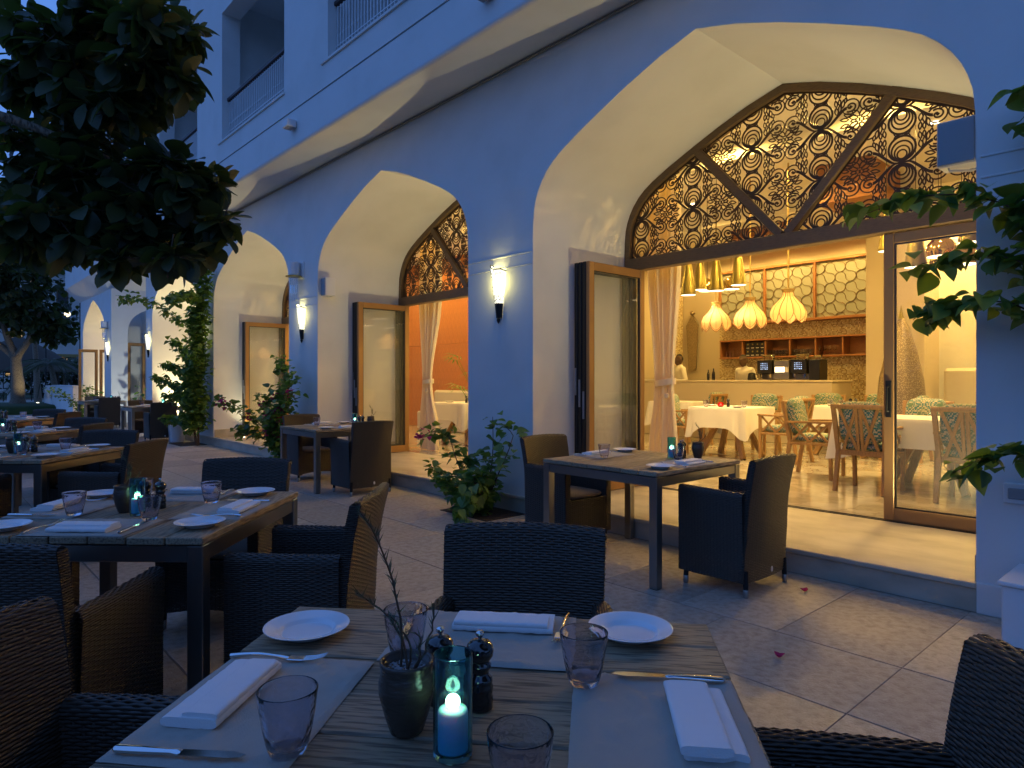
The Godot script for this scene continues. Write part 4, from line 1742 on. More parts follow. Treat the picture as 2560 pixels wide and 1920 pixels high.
	mb.lathe([Vector2(0.0, 0.0006), Vector2(0.022, 0.0006), Vector2(0.0235, 0.003), Vector2(0.0238, 0.022), Vector2(0.0215, 0.027), Vector2(0.0238, 0.031), Vector2(0.0238, 0.04), Vector2(0.0218, 0.0445), Vector2(0.0228, 0.049), Vector2(0.022, 0.056), Vector2(0.016, 0.0615), Vector2(0.0165, 0.068), Vector2(0.02, 0.073), Vector2(0.0205, 0.078), Vector2(0.0165, 0.0825), Vector2(0.0185, 0.086), Vector2(0.0238, 0.094), Vector2(0.0248, 0.103), Vector2(0.0225, 0.112), Vector2(0.0165, 0.1185), Vector2(0.008, 0.1215), Vector2(0.0, 0.122)], 32)
	ware["mill"] = mb.done()
	mb = MB.new()
	mb.lathe([Vector2(0.003, 0.121), Vector2(0.0035, 0.125), Vector2(0.007, 0.1285), Vector2(0.0078, 0.133), Vector2(0.005, 0.1365), Vector2(0.0, 0.1372)], 14)
	ware["knob"] = mb.done()
	# pot
	mb = MB.new()
	mb.lathe([Vector2(0.0, 0.0006), Vector2(0.024, 0.0006), Vector2(0.027, 0.003), Vector2(0.036, 0.03), Vector2(0.0455, 0.066), Vector2(0.046, 0.085), Vector2(0.0425, 0.1), Vector2(0.0425, 0.108), Vector2(0.0445, 0.113), Vector2(0.0445, 0.118), Vector2(0.042, 0.12), Vector2(0.0385, 0.117), Vector2(0.037, 0.105), Vector2(0.0, 0.1)], 32)
	ware["pot"] = mb.done()
	mb = MB.new()
	var r := RandomNumberGenerator.new()
	r.seed = 8
	for k in 90:
		var a := r.randf() * TAU
		var d := sqrt(r.randf()) * 0.034
		var s := r.randf_range(0.004, 0.0075)
		mb.box(Vector3(cos(a) * d, 0.1015 + s * 0.3, sin(a) * d), Vector3(s, s * 0.8, s * 0.9), s * 0.3)
	ware["gravel"] = mb.done()
	# rosemary sprigs
	for v in 2:
		mb = MB.new()
		var nd := MB.new()
		var sprigs := [[-0.075, 0.27, 0.02, 1.0], [0.02, 0.1, -0.02, 0.3], [-0.11, 0.12, -0.02, 0.8], [0.012, 0.08, 0.03, 0.2], [-0.03, 0.1, 0.03, 0.2]] if v == 0 else [[-0.03, 0.16, 0.01, 1.0], [0.03, 0.12, 0.02, 0.9], [0.0, 0.1, -0.03, 0.8], [0.05, 0.08, -0.02, 0.7]]
		for q in sprigs:
			var p := PackedVector3Array()
			var rd := []
			var w := Vector3(0.012 * r.randf_range(-1, 1), 0.1, 0.012 * r.randf_range(-1, 1))
			for i in 10:
				var t := i / 9.0
				p.append(w + Vector3(q[0] * (t * t * 0.75 + t * 0.25) + 0.02 * sin(t * 2.6), q[1] * t, q[2] * t) + Vector3(r.randf_range(-1, 1), 0, r.randf_range(-1, 1)) * 0.003)
				rd.append(lerpf(0.0024, 0.0011, t))
			mb.tube(p, rd, 5)
			for k in int(46 * q[3]):
				var t := r.randf_range(0.35, 1.0)
				var i := int(t * 8.99)
				var at := p[i].lerp(p[mini(i + 1, 9)], t * 9 - i)
				var dir := (Vector3(r.randf_range(-1, 1), r.randf_range(-0.1, 1), r.randf_range(-1, 1)).normalized() + (p[mini(i + 1, 9)] - p[i]).normalized() * 0.9).normalized()
				var s := dir.cross(Vector3(0.3, 0.2, 0.9)).normalized() * 0.0013
				var e := at + dir * r.randf_range(0.014, 0.028)
				var u := s.cross(dir)
				nd.tri(at + s, at - s, e)
				nd.tri(at + u, at - u, e)
		ware["sprig_stem%d" % v] = mb.done()
		ware["sprig_needles%d" % v] = nd.done()


func candle_at(at: Vector3, label: String, e := 1.0) -> void:
	var t := thing("candle_holder", label, "candle", at, 0.0, "turquoise glass candle holders")
	part("glass_cylinder", ware.holder, M.cyan_glass, t)
	part("candle", ware.candle, M.wax, t)
	part("flame", ware.flame, M.flame, t)
	var l := OmniLight3D.new()
	l.name = "candle_light"
	l.light_color = Color(1.0, 0.86, 0.45).linear_to_srgb()
	l.light_energy = 0.0035 * e
	l.light_size = 0.012
	l.omni_range = 2.0
	l.omni_attenuation = 2.0
	l.shadow_enabled = true
	t.add_child(l, true)
	l.position = Vector3(0, 0.083, 0)


func mill_at(at: Vector3, label: String) -> void:
	var t := thing("pepper_mill", label, "pepper mill", at, 0.0, "black pepper mills")
	part("mill_body", ware.mill, M.lacquer, t)
	part("knob", ware.knob, M.chrome, t)


func pot_at(at: Vector3, label: String, v: int, turn := 0.0, scale := 1.0) -> void:
	var t := thing("rosemary_pot", label, "plant", at, turn, "rosemary pots on the tables")
	t.scale = Vector3.ONE * scale
	part("pot", ware.pot, M.glazed_pot, t)
	part("gravel", ware.gravel, M.gravel, t).set_meta("kind", "stuff")
	part("stems", ware["sprig_stem%d" % v], M.stem, t)
	part("needles", ware["sprig_needles%d" % v], M.rosemary, t).set_meta("kind", "stuff")


# one cover. c table centre, yaw of the table, side: direction of the seat from the centre (in table axes x, w = -z)
func cover(c: Vector3, yaw: float, out: Vector2, who: String, v: int, small := false) -> void:
	var b := Basis(Vector3.UP, yaw)
	var o := b * Vector3(out.x, 0, -out.y)      # outwards
	var right := o.cross(Vector3.UP) * -1.0     # diner faces -o; the right hand lies at o x up turned round
	right = (-o).cross(Vector3.UP)
	var top := c.y + 0.7412
	var P := func(r: float, t: float, h := 0.0) -> Vector3: return Vector3(c.x, top + h, c.z) + o * r + right * t
	var turn := atan2(-right.z, right.x)        # x axis along `right`
	var rr := RandomNumberGenerator.new()
	rr.seed = hash(who)
	var mt := 0.005
	solo("placemat", ware["mat%d" % (v % 3)], M.linen_mat, "grey linen placemat at the " + who, "placemat", P.call(0.355, 0.0), turn + rr.randf_range(-0.02, 0.02), "linen placemats")
	solo("napkin", ware["napkin%d" % (v % 2)], M.linen_white, "folded white napkin at the " + who, "napkin", P.call(0.42, rr.randf_range(-0.04, 0.02), mt), turn + (0.0 if v % 2 == 0 else rr.randf_range(-0.05, 0.05)), "folded white napkins")
	solo("bread_plate", ware.plate, M.porcelain, "small round white plate left of the " + who, "plate", P.call(0.405, -0.325), 0.0, "white bread plates")
	solo("tumbler", ware.tumbler, M.tumbler_glass, "smoky glass tumbler at the " + who, "glass", P.call(0.225, 0.145, mt - 0.001), rr.randf() * 6.0, "smoky glass tumblers")
	if small:
		return
	solo("table_knife", ware.knife, M.chrome, "steel table knife at the " + who, "knife", P.call(0.385, 0.178, mt), turn + PI / 2 + rr.randf_range(-0.04, 0.04), "table knives")
	solo("table_fork", ware.fork, M.chrome, "steel table fork at the " + who, "fork", P.call(0.40, -0.172, mt), turn + PI / 2 + rr.randf_range(-0.1, 0.1), "table forks")


# ---------------------------------------------------------------- leaves
func leaf_mesh(len: float, wid: float, fold: float, curl: float, k := 0.62) -> ArrayMesh:
	var mb := MB.new()
	var rows := []
	for j in 9:
		var t := j / 8.0
		var w := wid * 0.5 * pow(sin(PI * pow(t, k)), 0.75 if k > 1.0 else 1.0) * (1.0 if j < 8 else 0.0)
		var row := PackedVector3Array()
		for i in 3:
			var s := i - 1.0
			row.append(Vector3(s * w, fold * absf(s) * w * 1.2 - curl * t * t * len, -t * len))
		rows.append(row)
	mb.sheet(rows)
	return mb.done()


func multi(called: String, mesh: Mesh, m: Material, xs: Array, parent: Node) -> MultiMeshInstance3D:
	var mm := MultiMesh.new()
	mm.transform_format = MultiMesh.TRANSFORM_3D
	mm.mesh = mesh
	mm.instance_count = xs.size()
	for i in xs.size():
		mm.set_instance_transform(i, xs[i])
	var o := MultiMeshInstance3D.new()
	o.name = called
	o.multimesh = mm
	o.material_override = m
	o.set_meta("kind", "stuff")
	parent.add_child(o, true)
	return o


func leaf_basis(r: RandomNumberGenerator, dir: Vector3, sc: float) -> Basis:
	var z := -(dir.normalized())
	var up := Vector3(r.randf_range(-0.6, 0.6), 1, r.randf_range(-0.6, 0.6))
	var x := up.cross(z).normalized()
	if x.length() < 0.1:
		x = Vector3.RIGHT
	var y := z.cross(x)
	return Basis(x, y, z) * sc


# bougainvillea: canes given as point lists (offsets from the foot); leaves along them
func vine(called: String, label: String, foot: Vector3, canes: Array, per_m: float, size: float, spread: float, single: int, sd: int, flowers := 0, grp := "") -> Node3D:
	var t := thing(called, label, "plant", foot, 0.0, grp)
	var r := RandomNumberGenerator.new()
	r.seed = sd
	var meshes := [leaf_mesh(1.0, 0.86, 0.35, 0.12), leaf_mesh(1.0, 0.78, 0.2, 0.25), leaf_mesh(0.92, 0.88, 0.5, 0.05)]
	var mb := MB.new()
	var spots := []
	for c in canes:
		var cv := Curve3D.new()
		for p in c[0]:
			cv.add_point(p)
		for i in cv.point_count:
			var pa := cv.get_point_position(maxi(i - 1, 0))
			var pb := cv.get_point_position(mini(i + 1, cv.point_count - 1))
			cv.set_point_in(i, (pa - pb) * 0.18)
			cv.set_point_out(i, (pb - pa) * 0.18)
		var L := cv.get_baked_length()
		var k := maxi(6, int(L / 0.06))
		var path := PackedVector3Array()
		var rad := []
		for i in k + 1:
			path.append(cv.sample_baked(L * i / k))
			rad.append(lerpf(c[1], c[1] * 0.3, i / float(k)))
		mb.tube(path, rad, 5)
		var cnt := int(L * per_m * (c[2] if c.size() > 2 else 1.0))
		for i in cnt:
			var q := r.randf_range(c[3] if c.size() > 3 else 0.08, 1.0) * L
			var at := cv.sample_baked(q)
			var d := (cv.sample_baked(minf(q + 0.02, L)) - cv.sample_baked(maxf(q - 0.02, 0))).normalized()
			var sp: float = spread * (c[4] if c.size() > 4 else 1.0)
			var off := Vector3(r.randfn() * sp, r.randfn() * sp * 0.8, r.randfn() * sp)
			var dir := (d * 0.4 + Vector3(r.randf_range(-1, 1), r.randf_range(-0.95, 0.25), r.randf_range(-1, 1))).normalized()
			spots.append([at + off, dir, size * r.randf_range(0.65, 1.2)])
	part("canes", mb, M.stem, t)
	# never let a leaf sink into the wall
	var buckets := [[], [], [], []]
	for i in spots.size():
		var s: Array = spots[i]
		var zmin: float = -N0 + 0.03 - foot.z
		var p: Vector3 = s[0]
		p.y = maxf(p.y, 0.02 - foot.y)
		if foot.z > -N0 - 0.05 and absf(foot.x) < 40.0:
			var wx := fposmod(foot.x + p.x + 1.05, PER)
			if p.z < zmin and (foot.x + p.x > -1.05 or wx < 1.03):
				p.z = zmin + r.randf() * 0.05
		var x := Transform3D(leaf_basis(r, s[1], s[2]), p)
		var m := 0 if r.randf() < 0.35 else (1 if r.randf() < 0.5 else (2 if r.randf() < 0.45 else 3))
		if i < single:
			var o := part("leaf", meshes[i % 3], M["leaf%d" % m], t)
			o.transform = x
		else:
			buckets[m].append(x)
	for k in 4:
		if buckets[k].size():
			multi("foliage", meshes[k % 3], M["leaf%d" % k], buckets[k], t)
	if flowers:
		var pet := leaf_mesh(1.0, 0.8, 0.3, 0.2)
		for f in flowers:
			var at: Vector3 = spots[r.randi() % spots.size()][0]
			var xs := []
			for k in 14:
				xs.append(Transform3D(leaf_basis(r, Vector3(r.randf_range(-1, 1), r.randf_range(-0.4, 1), r.randf_range(-1, 1)), r.randf_range(0.045, 0.07)), at + Vector3(r.randfn(), r.randfn(), r.randfn()) * 0.035 + Vector3(0, 0.03, 0.08)))
			multi("blossom", pet, M.petal, xs, t)
	return t


# tree: trunk path + limbs; leaf clumps in ellipsoids [centre, radii, count]
func tree(label: String, foot: Vector3, trunk: Array, limbs: Array, clumps: Array, leaf_len: float, sd: int, mats: Array) -> Node3D:
	var t := thing("broadleaf_tree", label, "tree", foot)
	var r := RandomNumberGenerator.new()
	r.seed = sd
	var draw := func(pts: Array, r0: float, r1: float, mb: MB, sides: int):
		var cv := Curve3D.new()
		for p in pts:
			cv.add_point(p)
		for i in cv.point_count:
			var pa := cv.get_point_position(maxi(i - 1, 0))
			var pb := cv.get_point_position(mini(i + 1, cv.point_count - 1))
			cv.set_point_in(i, (pa - pb) * 0.2)
			cv.set_point_out(i, (pb - pa) * 0.2)
		var L := cv.get_baked_length()
		var k := maxi(8, int(L / 0.15))
		var path := PackedVector3Array()
		var rad := []
		for i in k + 1:
			path.append(cv.sample_baked(L * i / k))
			rad.append(lerpf(r0, r1, i / float(k)) * (1.0 + 0.06 * r.randf_range(-1, 1)) * (1.35 if i == 0 else (1.12 if i == 1 else 1.0)))
		mb.tube(path, rad, sides)
	var mb := MB.new()
	draw.call(trunk[0], trunk[1], trunk[2], mb, 14)
	part("trunk", mb, M.bark, t)
	for l in limbs:
		mb = MB.new()
		draw.call(l[0], l[1], l[2], mb, 8)
		part("limb", mb, M.bark, t)
	var meshes := [leaf_mesh(1.0, 0.62, 0.2, 0.15, 1.2), leaf_mesh(1.0, 0.56, 0.12, 0.3, 1.1), leaf_mesh(1.0, 0.68, 0.18, 0.05, 1.25)]
	var twigs := MB.new()
	var buckets := [[], [], []]
	for c in clumps:
		# rosettes at the ends of twigs
		var n := int(c[2])
		for i in n:
			var d := Vector3(r.randfn(), r.randfn(), r.randfn()).normalized()
			var e: Vector3 = c[0] + d * pow(r.randf(), 0.45) * c[1]
			var axis := (d + Vector3(0, 0.15, 0) + Vector3(r.randfn(), r.randfn(), r.randfn()) * 0.35).normalized()
			twigs.tube(PackedVector3Array([e - axis * leaf_len * 1.0, e - axis * leaf_len * 0.5, e]), [0.006, 0.004, 0.002], 4, false)
			var side := axis.cross(Vector3(0.3, 1, 0.2)).normalized()
			var k := 5 + r.randi() % 4
			for q in k:
				var a := TAU * (q + r.randf() * 0.5) / k
				var dir := (side.rotated(axis, a) + axis * r.randf_range(-0.1, 0.7) + Vector3(0, -0.42, 0)).normalized()
				buckets[0 if r.randf() < 0.45 else (1 if r.randf() < 0.75 else 2)].append(Transform3D(leaf_basis(r, dir, leaf_len * r.randf_range(0.65, 1.15)), e + dir * 0.01 - axis * r.randf() * leaf_len * 0.5))
	part("twigs", twigs, M.stem, t).set_meta("kind", "stuff")
	for k in 3:
		multi("crown", meshes[k], M[mats[k]], buckets[k], t)
	return t


# ---------------------------------------------------------------- restaurant furniture
func bar_piece(mb: MB, a: Vector3, b: Vector3, w: float, d: float, bev := 0.004) -> void:
	var y := (b - a).normalized()
	var x := y.cross(Vector3(0, 0, 1))
	if x.length() < 0.05:
		x = Vector3.RIGHT
	x = x.normalized()
	var z := x.cross(y)
	var keep := mb.xf
	mb.xf = keep * Transform3D(Basis(x, y, z), (a + b) * 0.5)
	mb.box(Vector3.ZERO, Vector3(w, a.distance_to(b), d), bev)
	mb.xf = keep


func make_wood_chair() -> Node3D:
	# front towards -z
	var t := thing("wooden_armchair", "wooden lattice armchair seen from behind, left of the glass door", "chair", Vector3.ZERO, 0.0, "wooden lattice armchairs in the restaurant")
	var mb: MB
	for s in [-1.0, 1.0]:
		mb = MB.new()
		bar_piece(mb, Vector3(s * 0.235, 0, -0.24), Vector3(s * 0.245, 0.66, -0.235), 0.04, 0.04)
		part("leg", mb, M.chair_wood, t)
		mb = MB.new()
		bar_piece(mb, Vector3(s * 0.235, 0, 0.29), Vector3(s * 0.225, 0.42, 0.225), 0.042, 0.045)
		part("leg", mb, M.chair_wood, t)
		mb = MB.new()
		bar_piece(mb, Vector3(s * 0.225, 0.41, 0.225), Vector3(s * 0.25, 0.905, 0.30), 0.042, 0.04)
		part("back_post", mb, M.chair_wood, t)
		mb = MB.new()
		bar_piece(mb, Vector3(s * 0.245, 0.665, -0.27), Vector3(s * 0.242, 0.655, 0.265), 0.05, 0.028)
		part("armrest", mb, M.chair_wood, t)
		mb = MB.new()
		bar_piece(mb, Vector3(s * 0.23, 0.405, -0.22), Vector3(s * 0.225, 0.405, 0.22), 0.055, 0.028)
		part("seat_rail", mb, M.chair_wood, t)
		for q in 2:
			for k in 2:
				mb = MB.new()
				var z0 := -0.21 + q * 0.21
				bar_piece(mb, Vector3(s * 0.24, 0.43, z0 + (0.0 if k == 0 else 0.2)), Vector3(s * 0.243, 0.645, z0 + (0.2 if k == 0 else 0.0)), 0.016, 0.026, 0.002)
				part("arm_lattice", mb, M.chair_wood, t)
	for q in [[0.405, -0.225, 0.055], [0.405, 0.222, 0.055]]:
		mb = MB.new()
		mb.box(Vector3(0, q[0], q[1]), Vector3(0.44, q[2], 0.03), 0.004)
		part("seat_rail", mb, M.chair_wood, t)
	mb = MB.new()
	var rows := []
	for i in 11:
		var x := -0.27 + 0.054 * i
		var zc := 0.302 + 0.018 * (1.0 - pow(x / 0.27, 2))
		rows.append(PackedVector3Array([Vector3(x, 0.86, zc - 0.02), Vector3(x, 0.905, zc - 0.016), Vector3(x, 0.905, zc + 0.016), Vector3(x, 0.86, zc + 0.012)]))
	mb.sheet(rows, true)
	part("top_rail", mb, M.chair_wood, t)
	for q in [[-0.17, -0.02], [-0.03, -0.19], [0.03, 0.19], [0.17, 0.02], [-0.02, -0.02], [0.02, 0.02]]:
		mb = MB.new()
		bar_piece(mb, Vector3(q[0], 0.43, 0.232), Vector3(q[1], 0.87, 0.312), 0.03, 0.018, 0.003)
		part("back_slat", mb, M.chair_wood, t)
	mb = MB.new()
	pillow(mb, Vector3(0, 0.47, -0.01), Vector3(0.45, 0.10, 0.46), 5.0)
	part("seat_cushion", mb, M.ikat, t)
	mb = MB.new()
	mb.xf = Transform3D(Basis(Vector3.RIGHT, PI / 2 + 0.16), Vector3(0, 0.72, 0.215))
	pillow(mb, Vector3.ZERO, Vector3(0.44, 0.13, 0.44), 4.5)
	part("back_cushion", mb, M.ikat, t)
	return t


func dining_table(cx: float, cn: float, ax: float, an: float, label: String, cloth_label: String) -> void:
	var t := thing("dining_table", label, "table", W(cx, cn, FL), 0.0, "restaurant dining tables")
	var mb := MB.new()
	mb.box(Vector3(0, 0.735, 0), Vector3(ax * 2 - 0.02, 0.024, an * 2 - 0.02), 0.003)
	part("table_top", mb, M.chair_wood, t)
	for q in [[-1, -1], [1, -1], [-1, 1], [1, 1]]:
		mb = MB.new()
		bar_piece(mb, Vector3(q[0] * 0.36, 0.0, q[1] * 0.3), Vector3(q[0] * 0.06, 0.72, q[1] * 0.06), 0.07, 0.07)
		part("leg", mb, M.chair_wood, t)
	# cloth with hanging corners and folds
	mb = MB.new()
	var seg := 96
	var rows := []
	var r := RandomNumberGenerator.new()
	r.seed = hash(label)
	var ph := r.randf() * 6.0
	for j in 10:
		var row := PackedVector3Array()
		for i in seg:
			var a := TAU * i / seg
			var cx2 := cos(a)
			var sy := sin(a)
			var m := maxf(absf(cx2) , absf(sy))
			var corner := pow(2.0 * absf(cx2 * sy), 9.0)
			var edge := Vector3(clampf(cx2 / m * 1.0, -1, 1) * ax, 0, -clampf(sy / m, -1, 1) * an)
			var t2 := maxf(0.0, (j - 2) / 7.0)
			if j == 0:
				edge *= 0.0
			elif j == 1:
				edge *= 0.97
			var drop := 0.30 + 0.17 * corner
			var outw := Vector3(edge.x / ax, 0, edge.z / an)
			var fold := (0.03 * sin(a * 22.0 + ph) * corner + 0.006 * sin(a * 9.0 + ph)) * t2
			row.append(Vector3(edge.x, 0.7535, edge.z) + outw * (0.004 * minf(j, 2) + 0.05 * t2 * (1.0 - 0.4 * corner) + fold) + Vector3.DOWN * (drop * t2 + (0.004 if j == 2 else 0.0)))
		rows.append(row)
	mb.sheet(rows, true, false, true)
	solo("tablecloth", mb, M.tablecloth, cloth_label, "tablecloth", W(cx, cn, FL), 0.0, "white tablecloths in the restaurant")


func small_glass(x: float, n: float, label: String) -> void:
	solo("tumbler", ware.tumbler, M.tumbler_glass, label, "glass", W(x, n, FL + 0.754), 0.0, "smoky glass tumblers")


func red_candle(x: float, n: float, label: String) -> void:
	var t := thing("tealight_glass", label, "candle", W(x, n, FL + 0.754))
	var mb := MB.new()
	mb.lathe([Vector2(0.0, 0.0005), Vector2(0.03, 0.0005), Vector2(0.044, 0.02), Vector2(0.046, 0.04), Vector2(0.036, 0.07), Vector2(0.034, 0.07), Vector2(0.043, 0.04), Vector2(0.04, 0.02), Vector2(0.028, 0.006), Vector2(0.0, 0.006)], 24)
	part("glass_bowl", mb, M.red_glass, t)
	mb = MB.new()
	mb.lathe([Vector2(0.0, 0.007), Vector2(0.02, 0.007), Vector2(0.02, 0.025), Vector2(0.0, 0.026)], 16)
	part("candle", mb, M.wax, t)
	mb = MB.new()
	mb.lathe([Vector2(0.0, 0.027), Vector2(0.005, 0.034), Vector2(0.0, 0.05)], 8)
	part("flame", mb, M.flame, t)
	var l := OmniLight3D.new()
	l.name = "candle_light"
	l.light_color = Color(1.0, 0.7, 0.35).linear_to_srgb()
	l.light_energy = 0.01
	l.light_size = 0.01
	l.shadow_enabled = true
	t.add_child(l, true)
	l.position = Vector3(0, 0.036, 0)


func lotus_lamp(x: float, n: float, h: float, label: String) -> void:
	var t := thing("lotus_pendant_lamp", label, "pendant lamp", W(x, n, h), x * 2.0, "lotus pendant lamps over the bar")
	var mb := MB.new()
	mb.tube(PackedVector3Array([Vector3(0, 0.27, 0), Vector3(0, 4.23 - h, 0)]), 0.012, 6)
	part("rope", mb, M.rope, t)
	mb = MB.new()
	mb.lathe([Vector2(0.07, 0.2), Vector2(0.065, 0.215), Vector2(0.085, 0.245), Vector2(0.08, 0.25), Vector2(0.0, 0.25)], 20)
	part("collar", mb, M.rope, t)
	var prof := [Vector2(0.068, 0.2), Vector2(0.08, 0.15), Vector2(0.13, 0.09), Vector2(0.2, 0.02), Vector2(0.238, -0.06), Vector2(0.24, -0.12), Vector2(0.215, -0.2)]
	for k in 8:
		mb = MB.new()
		var rib := MB.new()
		var rows := []
		var half := PI / 8 * 1.08
		var rim0 := PackedVector3Array()
		var rim1 := PackedVector3Array()
		var mid := PackedVector3Array()
		var inset := 0.0 if k % 2 == 0 else -0.012
		for j in 13:
			var f := j / 12.0 * 6.0
			var i := mini(int(f), 5)
			var p: Vector2 = prof[i].lerp(prof[i + 1], f - i)
			var w := half * (1.0 if j < 8 else sqrt(maxf(0.0, 1.0 - pow((j - 7.0) / 5.0, 2))))
			var row := PackedVector3Array()
			for q in 5:
				var a := TAU * k / 8.0 + w * (q - 2) / 2.0
				row.append(Vector3(cos(a) * (p.x + inset), p.y, -sin(a) * (p.x + inset)))
			rows.append(row)
			rim0.append(row[0])
			rim1.append(row[4])
			mid.append(row[2] * Vector3(1.005, 1, 1.005))
		mb.sheet(rows, false, false, true)
		var o := part("petal", mb, M.lotus, t)
		rib.tube(rim0, 0.0045, 4)
		rib.tube(rim1, 0.0045, 4)
		rib.tube(mid, 0.0035, 4)
		part("petal_wire", rib, M.cabinet_wood, o)
	mb = MB.new()
	mb.lathe([Vector2(0.0, -0.075), Vector2(0.035, -0.06), Vector2(0.05, -0.02), Vector2(0.035, 0.03), Vector2(0.0, 0.06)], 14)
	part("bulb", mb, M.bulb, t)
	var l := OmniLight3D.new()
	l.name = "pendant_light"
	l.light_color = Color(1.0, 0.66, 0.28).linear_to_srgb()
	l.light_energy = 0.24
	l.light_size = 0.05
	l.omni_range = 10.0
	l.omni_attenuation = 2.0
	l.shadow_enabled = true
	t.add_child(l, true)
	l.position = Vector3(0, -0.01, 0)


# brass pendant: kind 0 tall cone, 1 mirrored dome
func brass_lamp(kind: int, x: float, n: float, h: float, s: float, label: String) -> void:
	var t := thing("brass_pendant_lamp", label, "pendant lamp", W(x, n, h), 0.0, "brass pendant lamps")
	var mb := MB.new()
	var prof := [Vector2(0.115, 0.0), Vector2(0.113, 0.04), Vector2(0.1, 0.15), Vector2(0.077, 0.3), Vector2(0.05, 0.46), Vector2(0.032, 0.58), Vector2(0.022, 0.68), Vector2(0.0, 0.69)] if kind == 0 else [Vector2(0.16, 0.0), Vector2(0.168, 0.04), Vector2(0.17, 0.09), Vector2(0.15, 0.16), Vector2(0.1, 0.215), Vector2(0.035, 0.245), Vector2(0.0, 0.25)]
	for i in prof.size():
		prof[i] = prof[i] * s
	mb.lathe(prof, 32)
	part("shade", mb, M.brass if kind == 0 else M.brass_mirror, t)
	mb = MB.new()
	mb.lathe([Vector2(prof[0].x * 0.99, 0.002), Vector2(prof[1].x * 0.95, 0.03 * s), Vector2(0.0, 0.035 * s)], 24)
	part("lamp_glow", mb, M.lamp_inside, t)
	mb = MB.new()
	mb.tube(PackedVector3Array([Vector3(0, prof[prof.size() - 1].y, 0), Vector3(0, 4.24 - h, 0)]), 0.004, 5)
	part("cable", mb, M.black_plastic, t)
	var l := SpotLight3D.new()
	l.name = "pendant_light"
	l.light_color = Color(1.0, 0.68, 0.28).linear_to_srgb()
	l.light_energy = 0.9
	l.spot_angle = 65.0
	l.spot_angle_attenuation = 1.0
	l.light_size = 0.05
	l.spot_range = 6.0
	l.spot_attenuation = 2.0
	l.shadow_enabled = true
	t.add_child(l, true)
	l.position = Vector3(0, -0.015, 0)
	l.rotation.x = -PI / 2


func curtain(xa: float, xb: float, n: float, tie: float, label: String) -> void:
	var t := thing("curtain", label, "curtain", W(xa, n, FL), 0.0, "pale curtains tied back inside the arches")
	var mb := MB.new()
	var rows := []
	var w := xb - xa
	var hh := 3.6 - FL
	var th := 1.12
	for j in 41:
		var h := lerpf(0.01, hh, j / 40.0)
		var k := 0.0
		if h > th:
			k = smoothstep(0.0, 1.4, h - th)
		else:
			k = smoothstep(0.0, 0.75, th - h) * 0.75
		var ww := lerpf(tie, w, k)
		var x0 := 0.10 * (1.0 - k)
		var row := PackedVector3Array()
		for i in 81:
			var u := i / 80.0
			var amp := lerpf(0.03, 0.05, k)
			row.append(Vector3(x0 + u * ww, h, amp * sin(u * TAU * 6.5) + 0.02 * sin(u * TAU * 2.3 + h)))
		rows.append(row)
	mb.sheet(rows)
	part("cloth", mb, M.curtain, t)
	mb = MB.new()
	var ring := []
	for j in 3:
		var row := PackedVector3Array()
		for i in 24:
			var a := TAU * i / 24.0
			row.append(Vector3(0.1 + tie * 0.5 + cos(a) * (tie * 0.56), th - 0.03 + j * 0.035 + 0.02 * cos(a), -sin(a) * 0.075))
		ring.append(row)
	mb.sheet(ring, true)
	part("tie_band", mb, M.curtain, t)
	mb = MB.new()
	mb.lathe([Vector2(0.0, 0.0), Vector2(0.03, 0.0), Vector2(0.03, 0.02), Vector2(0.0, 0.022)], 12)
	var o := part("rosette", mb, M.curtain, t)
	o.rotation.x = PI / 2
	o.position = Vector3(0.1 + tie * 0.8, th - 0.14, 0.07)


func palm_pot(x: float, n: float, label: String, hgt: float) -> void:
	var t := thing("potted_palm", label, "plant", W(x, n, FL), 0.0, "potted palms")
	var mb := MB.new()
	mb.lathe([Vector2(0.0, 0.0), Vector2(0.17, 0.0), Vector2(0.18, 0.02), Vector2(0.24, 0.2), Vector2(0.27, 0.4), Vector2(0.25, 0.42), Vector2(0.0, 0.38)], 24)
	part("pot", mb, M.glazed_pot, t)
	mb = MB.new()
	mb.lathe([Vector2(0.0, 0.0), Vector2(0.26, 0.0), Vector2(0.28, 0.03), Vector2(0.25, 0.035)], 24)
	part("saucer", mb, M.terracotta, t)
	var r := RandomNumberGenerator.new()
	r.seed = int(absf(x) * 100)
	mb = MB.new()
	var fr := []
	for k in 15:
		var a := TAU * k / 15.0 + r.randf()
		var hh := hgt * r.randf_range(0.45, 1.0)
		var out := r.randf_range(0.2, 0.62)
		var tip := Vector3(cos(a) * out, hh, sin(a) * out)
		mb.tube(PackedVector3Array([Vector3(0, 0.38, 0), Vector3(cos(a) * out * 0.35, hh * 0.66, sin(a) * out * 0.35), tip]), [0.009, 0.006, 0.004], 5)
		fr.append([tip, a])
	part("stalks", mb, M.leaf1, t)
	for f in fr:
		mb = MB.new()
		for q in 11:
			var b: float = -1.5 + 3.0 * q / 10.0
			var dir := Vector3(cos(f[1] + b) * 0.9, 0.35 - 0.25 * absf(b), sin(f[1] + b) * 0.9).normalized()
			var sd := dir.cross(Vector3.UP).normalized() * 0.014
			var L := r.randf_range(0.3, 0.42)
			var p0: Vector3 = f[0]
			var p1 := p0 + dir * L * 0.55
			var p2 := p0 + dir * L + Vector3(0, -0.09, 0)
			mb.quad(p0 - sd * 0.3, p0 + sd * 0.3, p1 + sd, p1 - sd)
			mb.tri(p1 - sd, p1 + sd, p2)
		part("frond", mb, M["leaf%d" % (r.randi() % 3)], t)


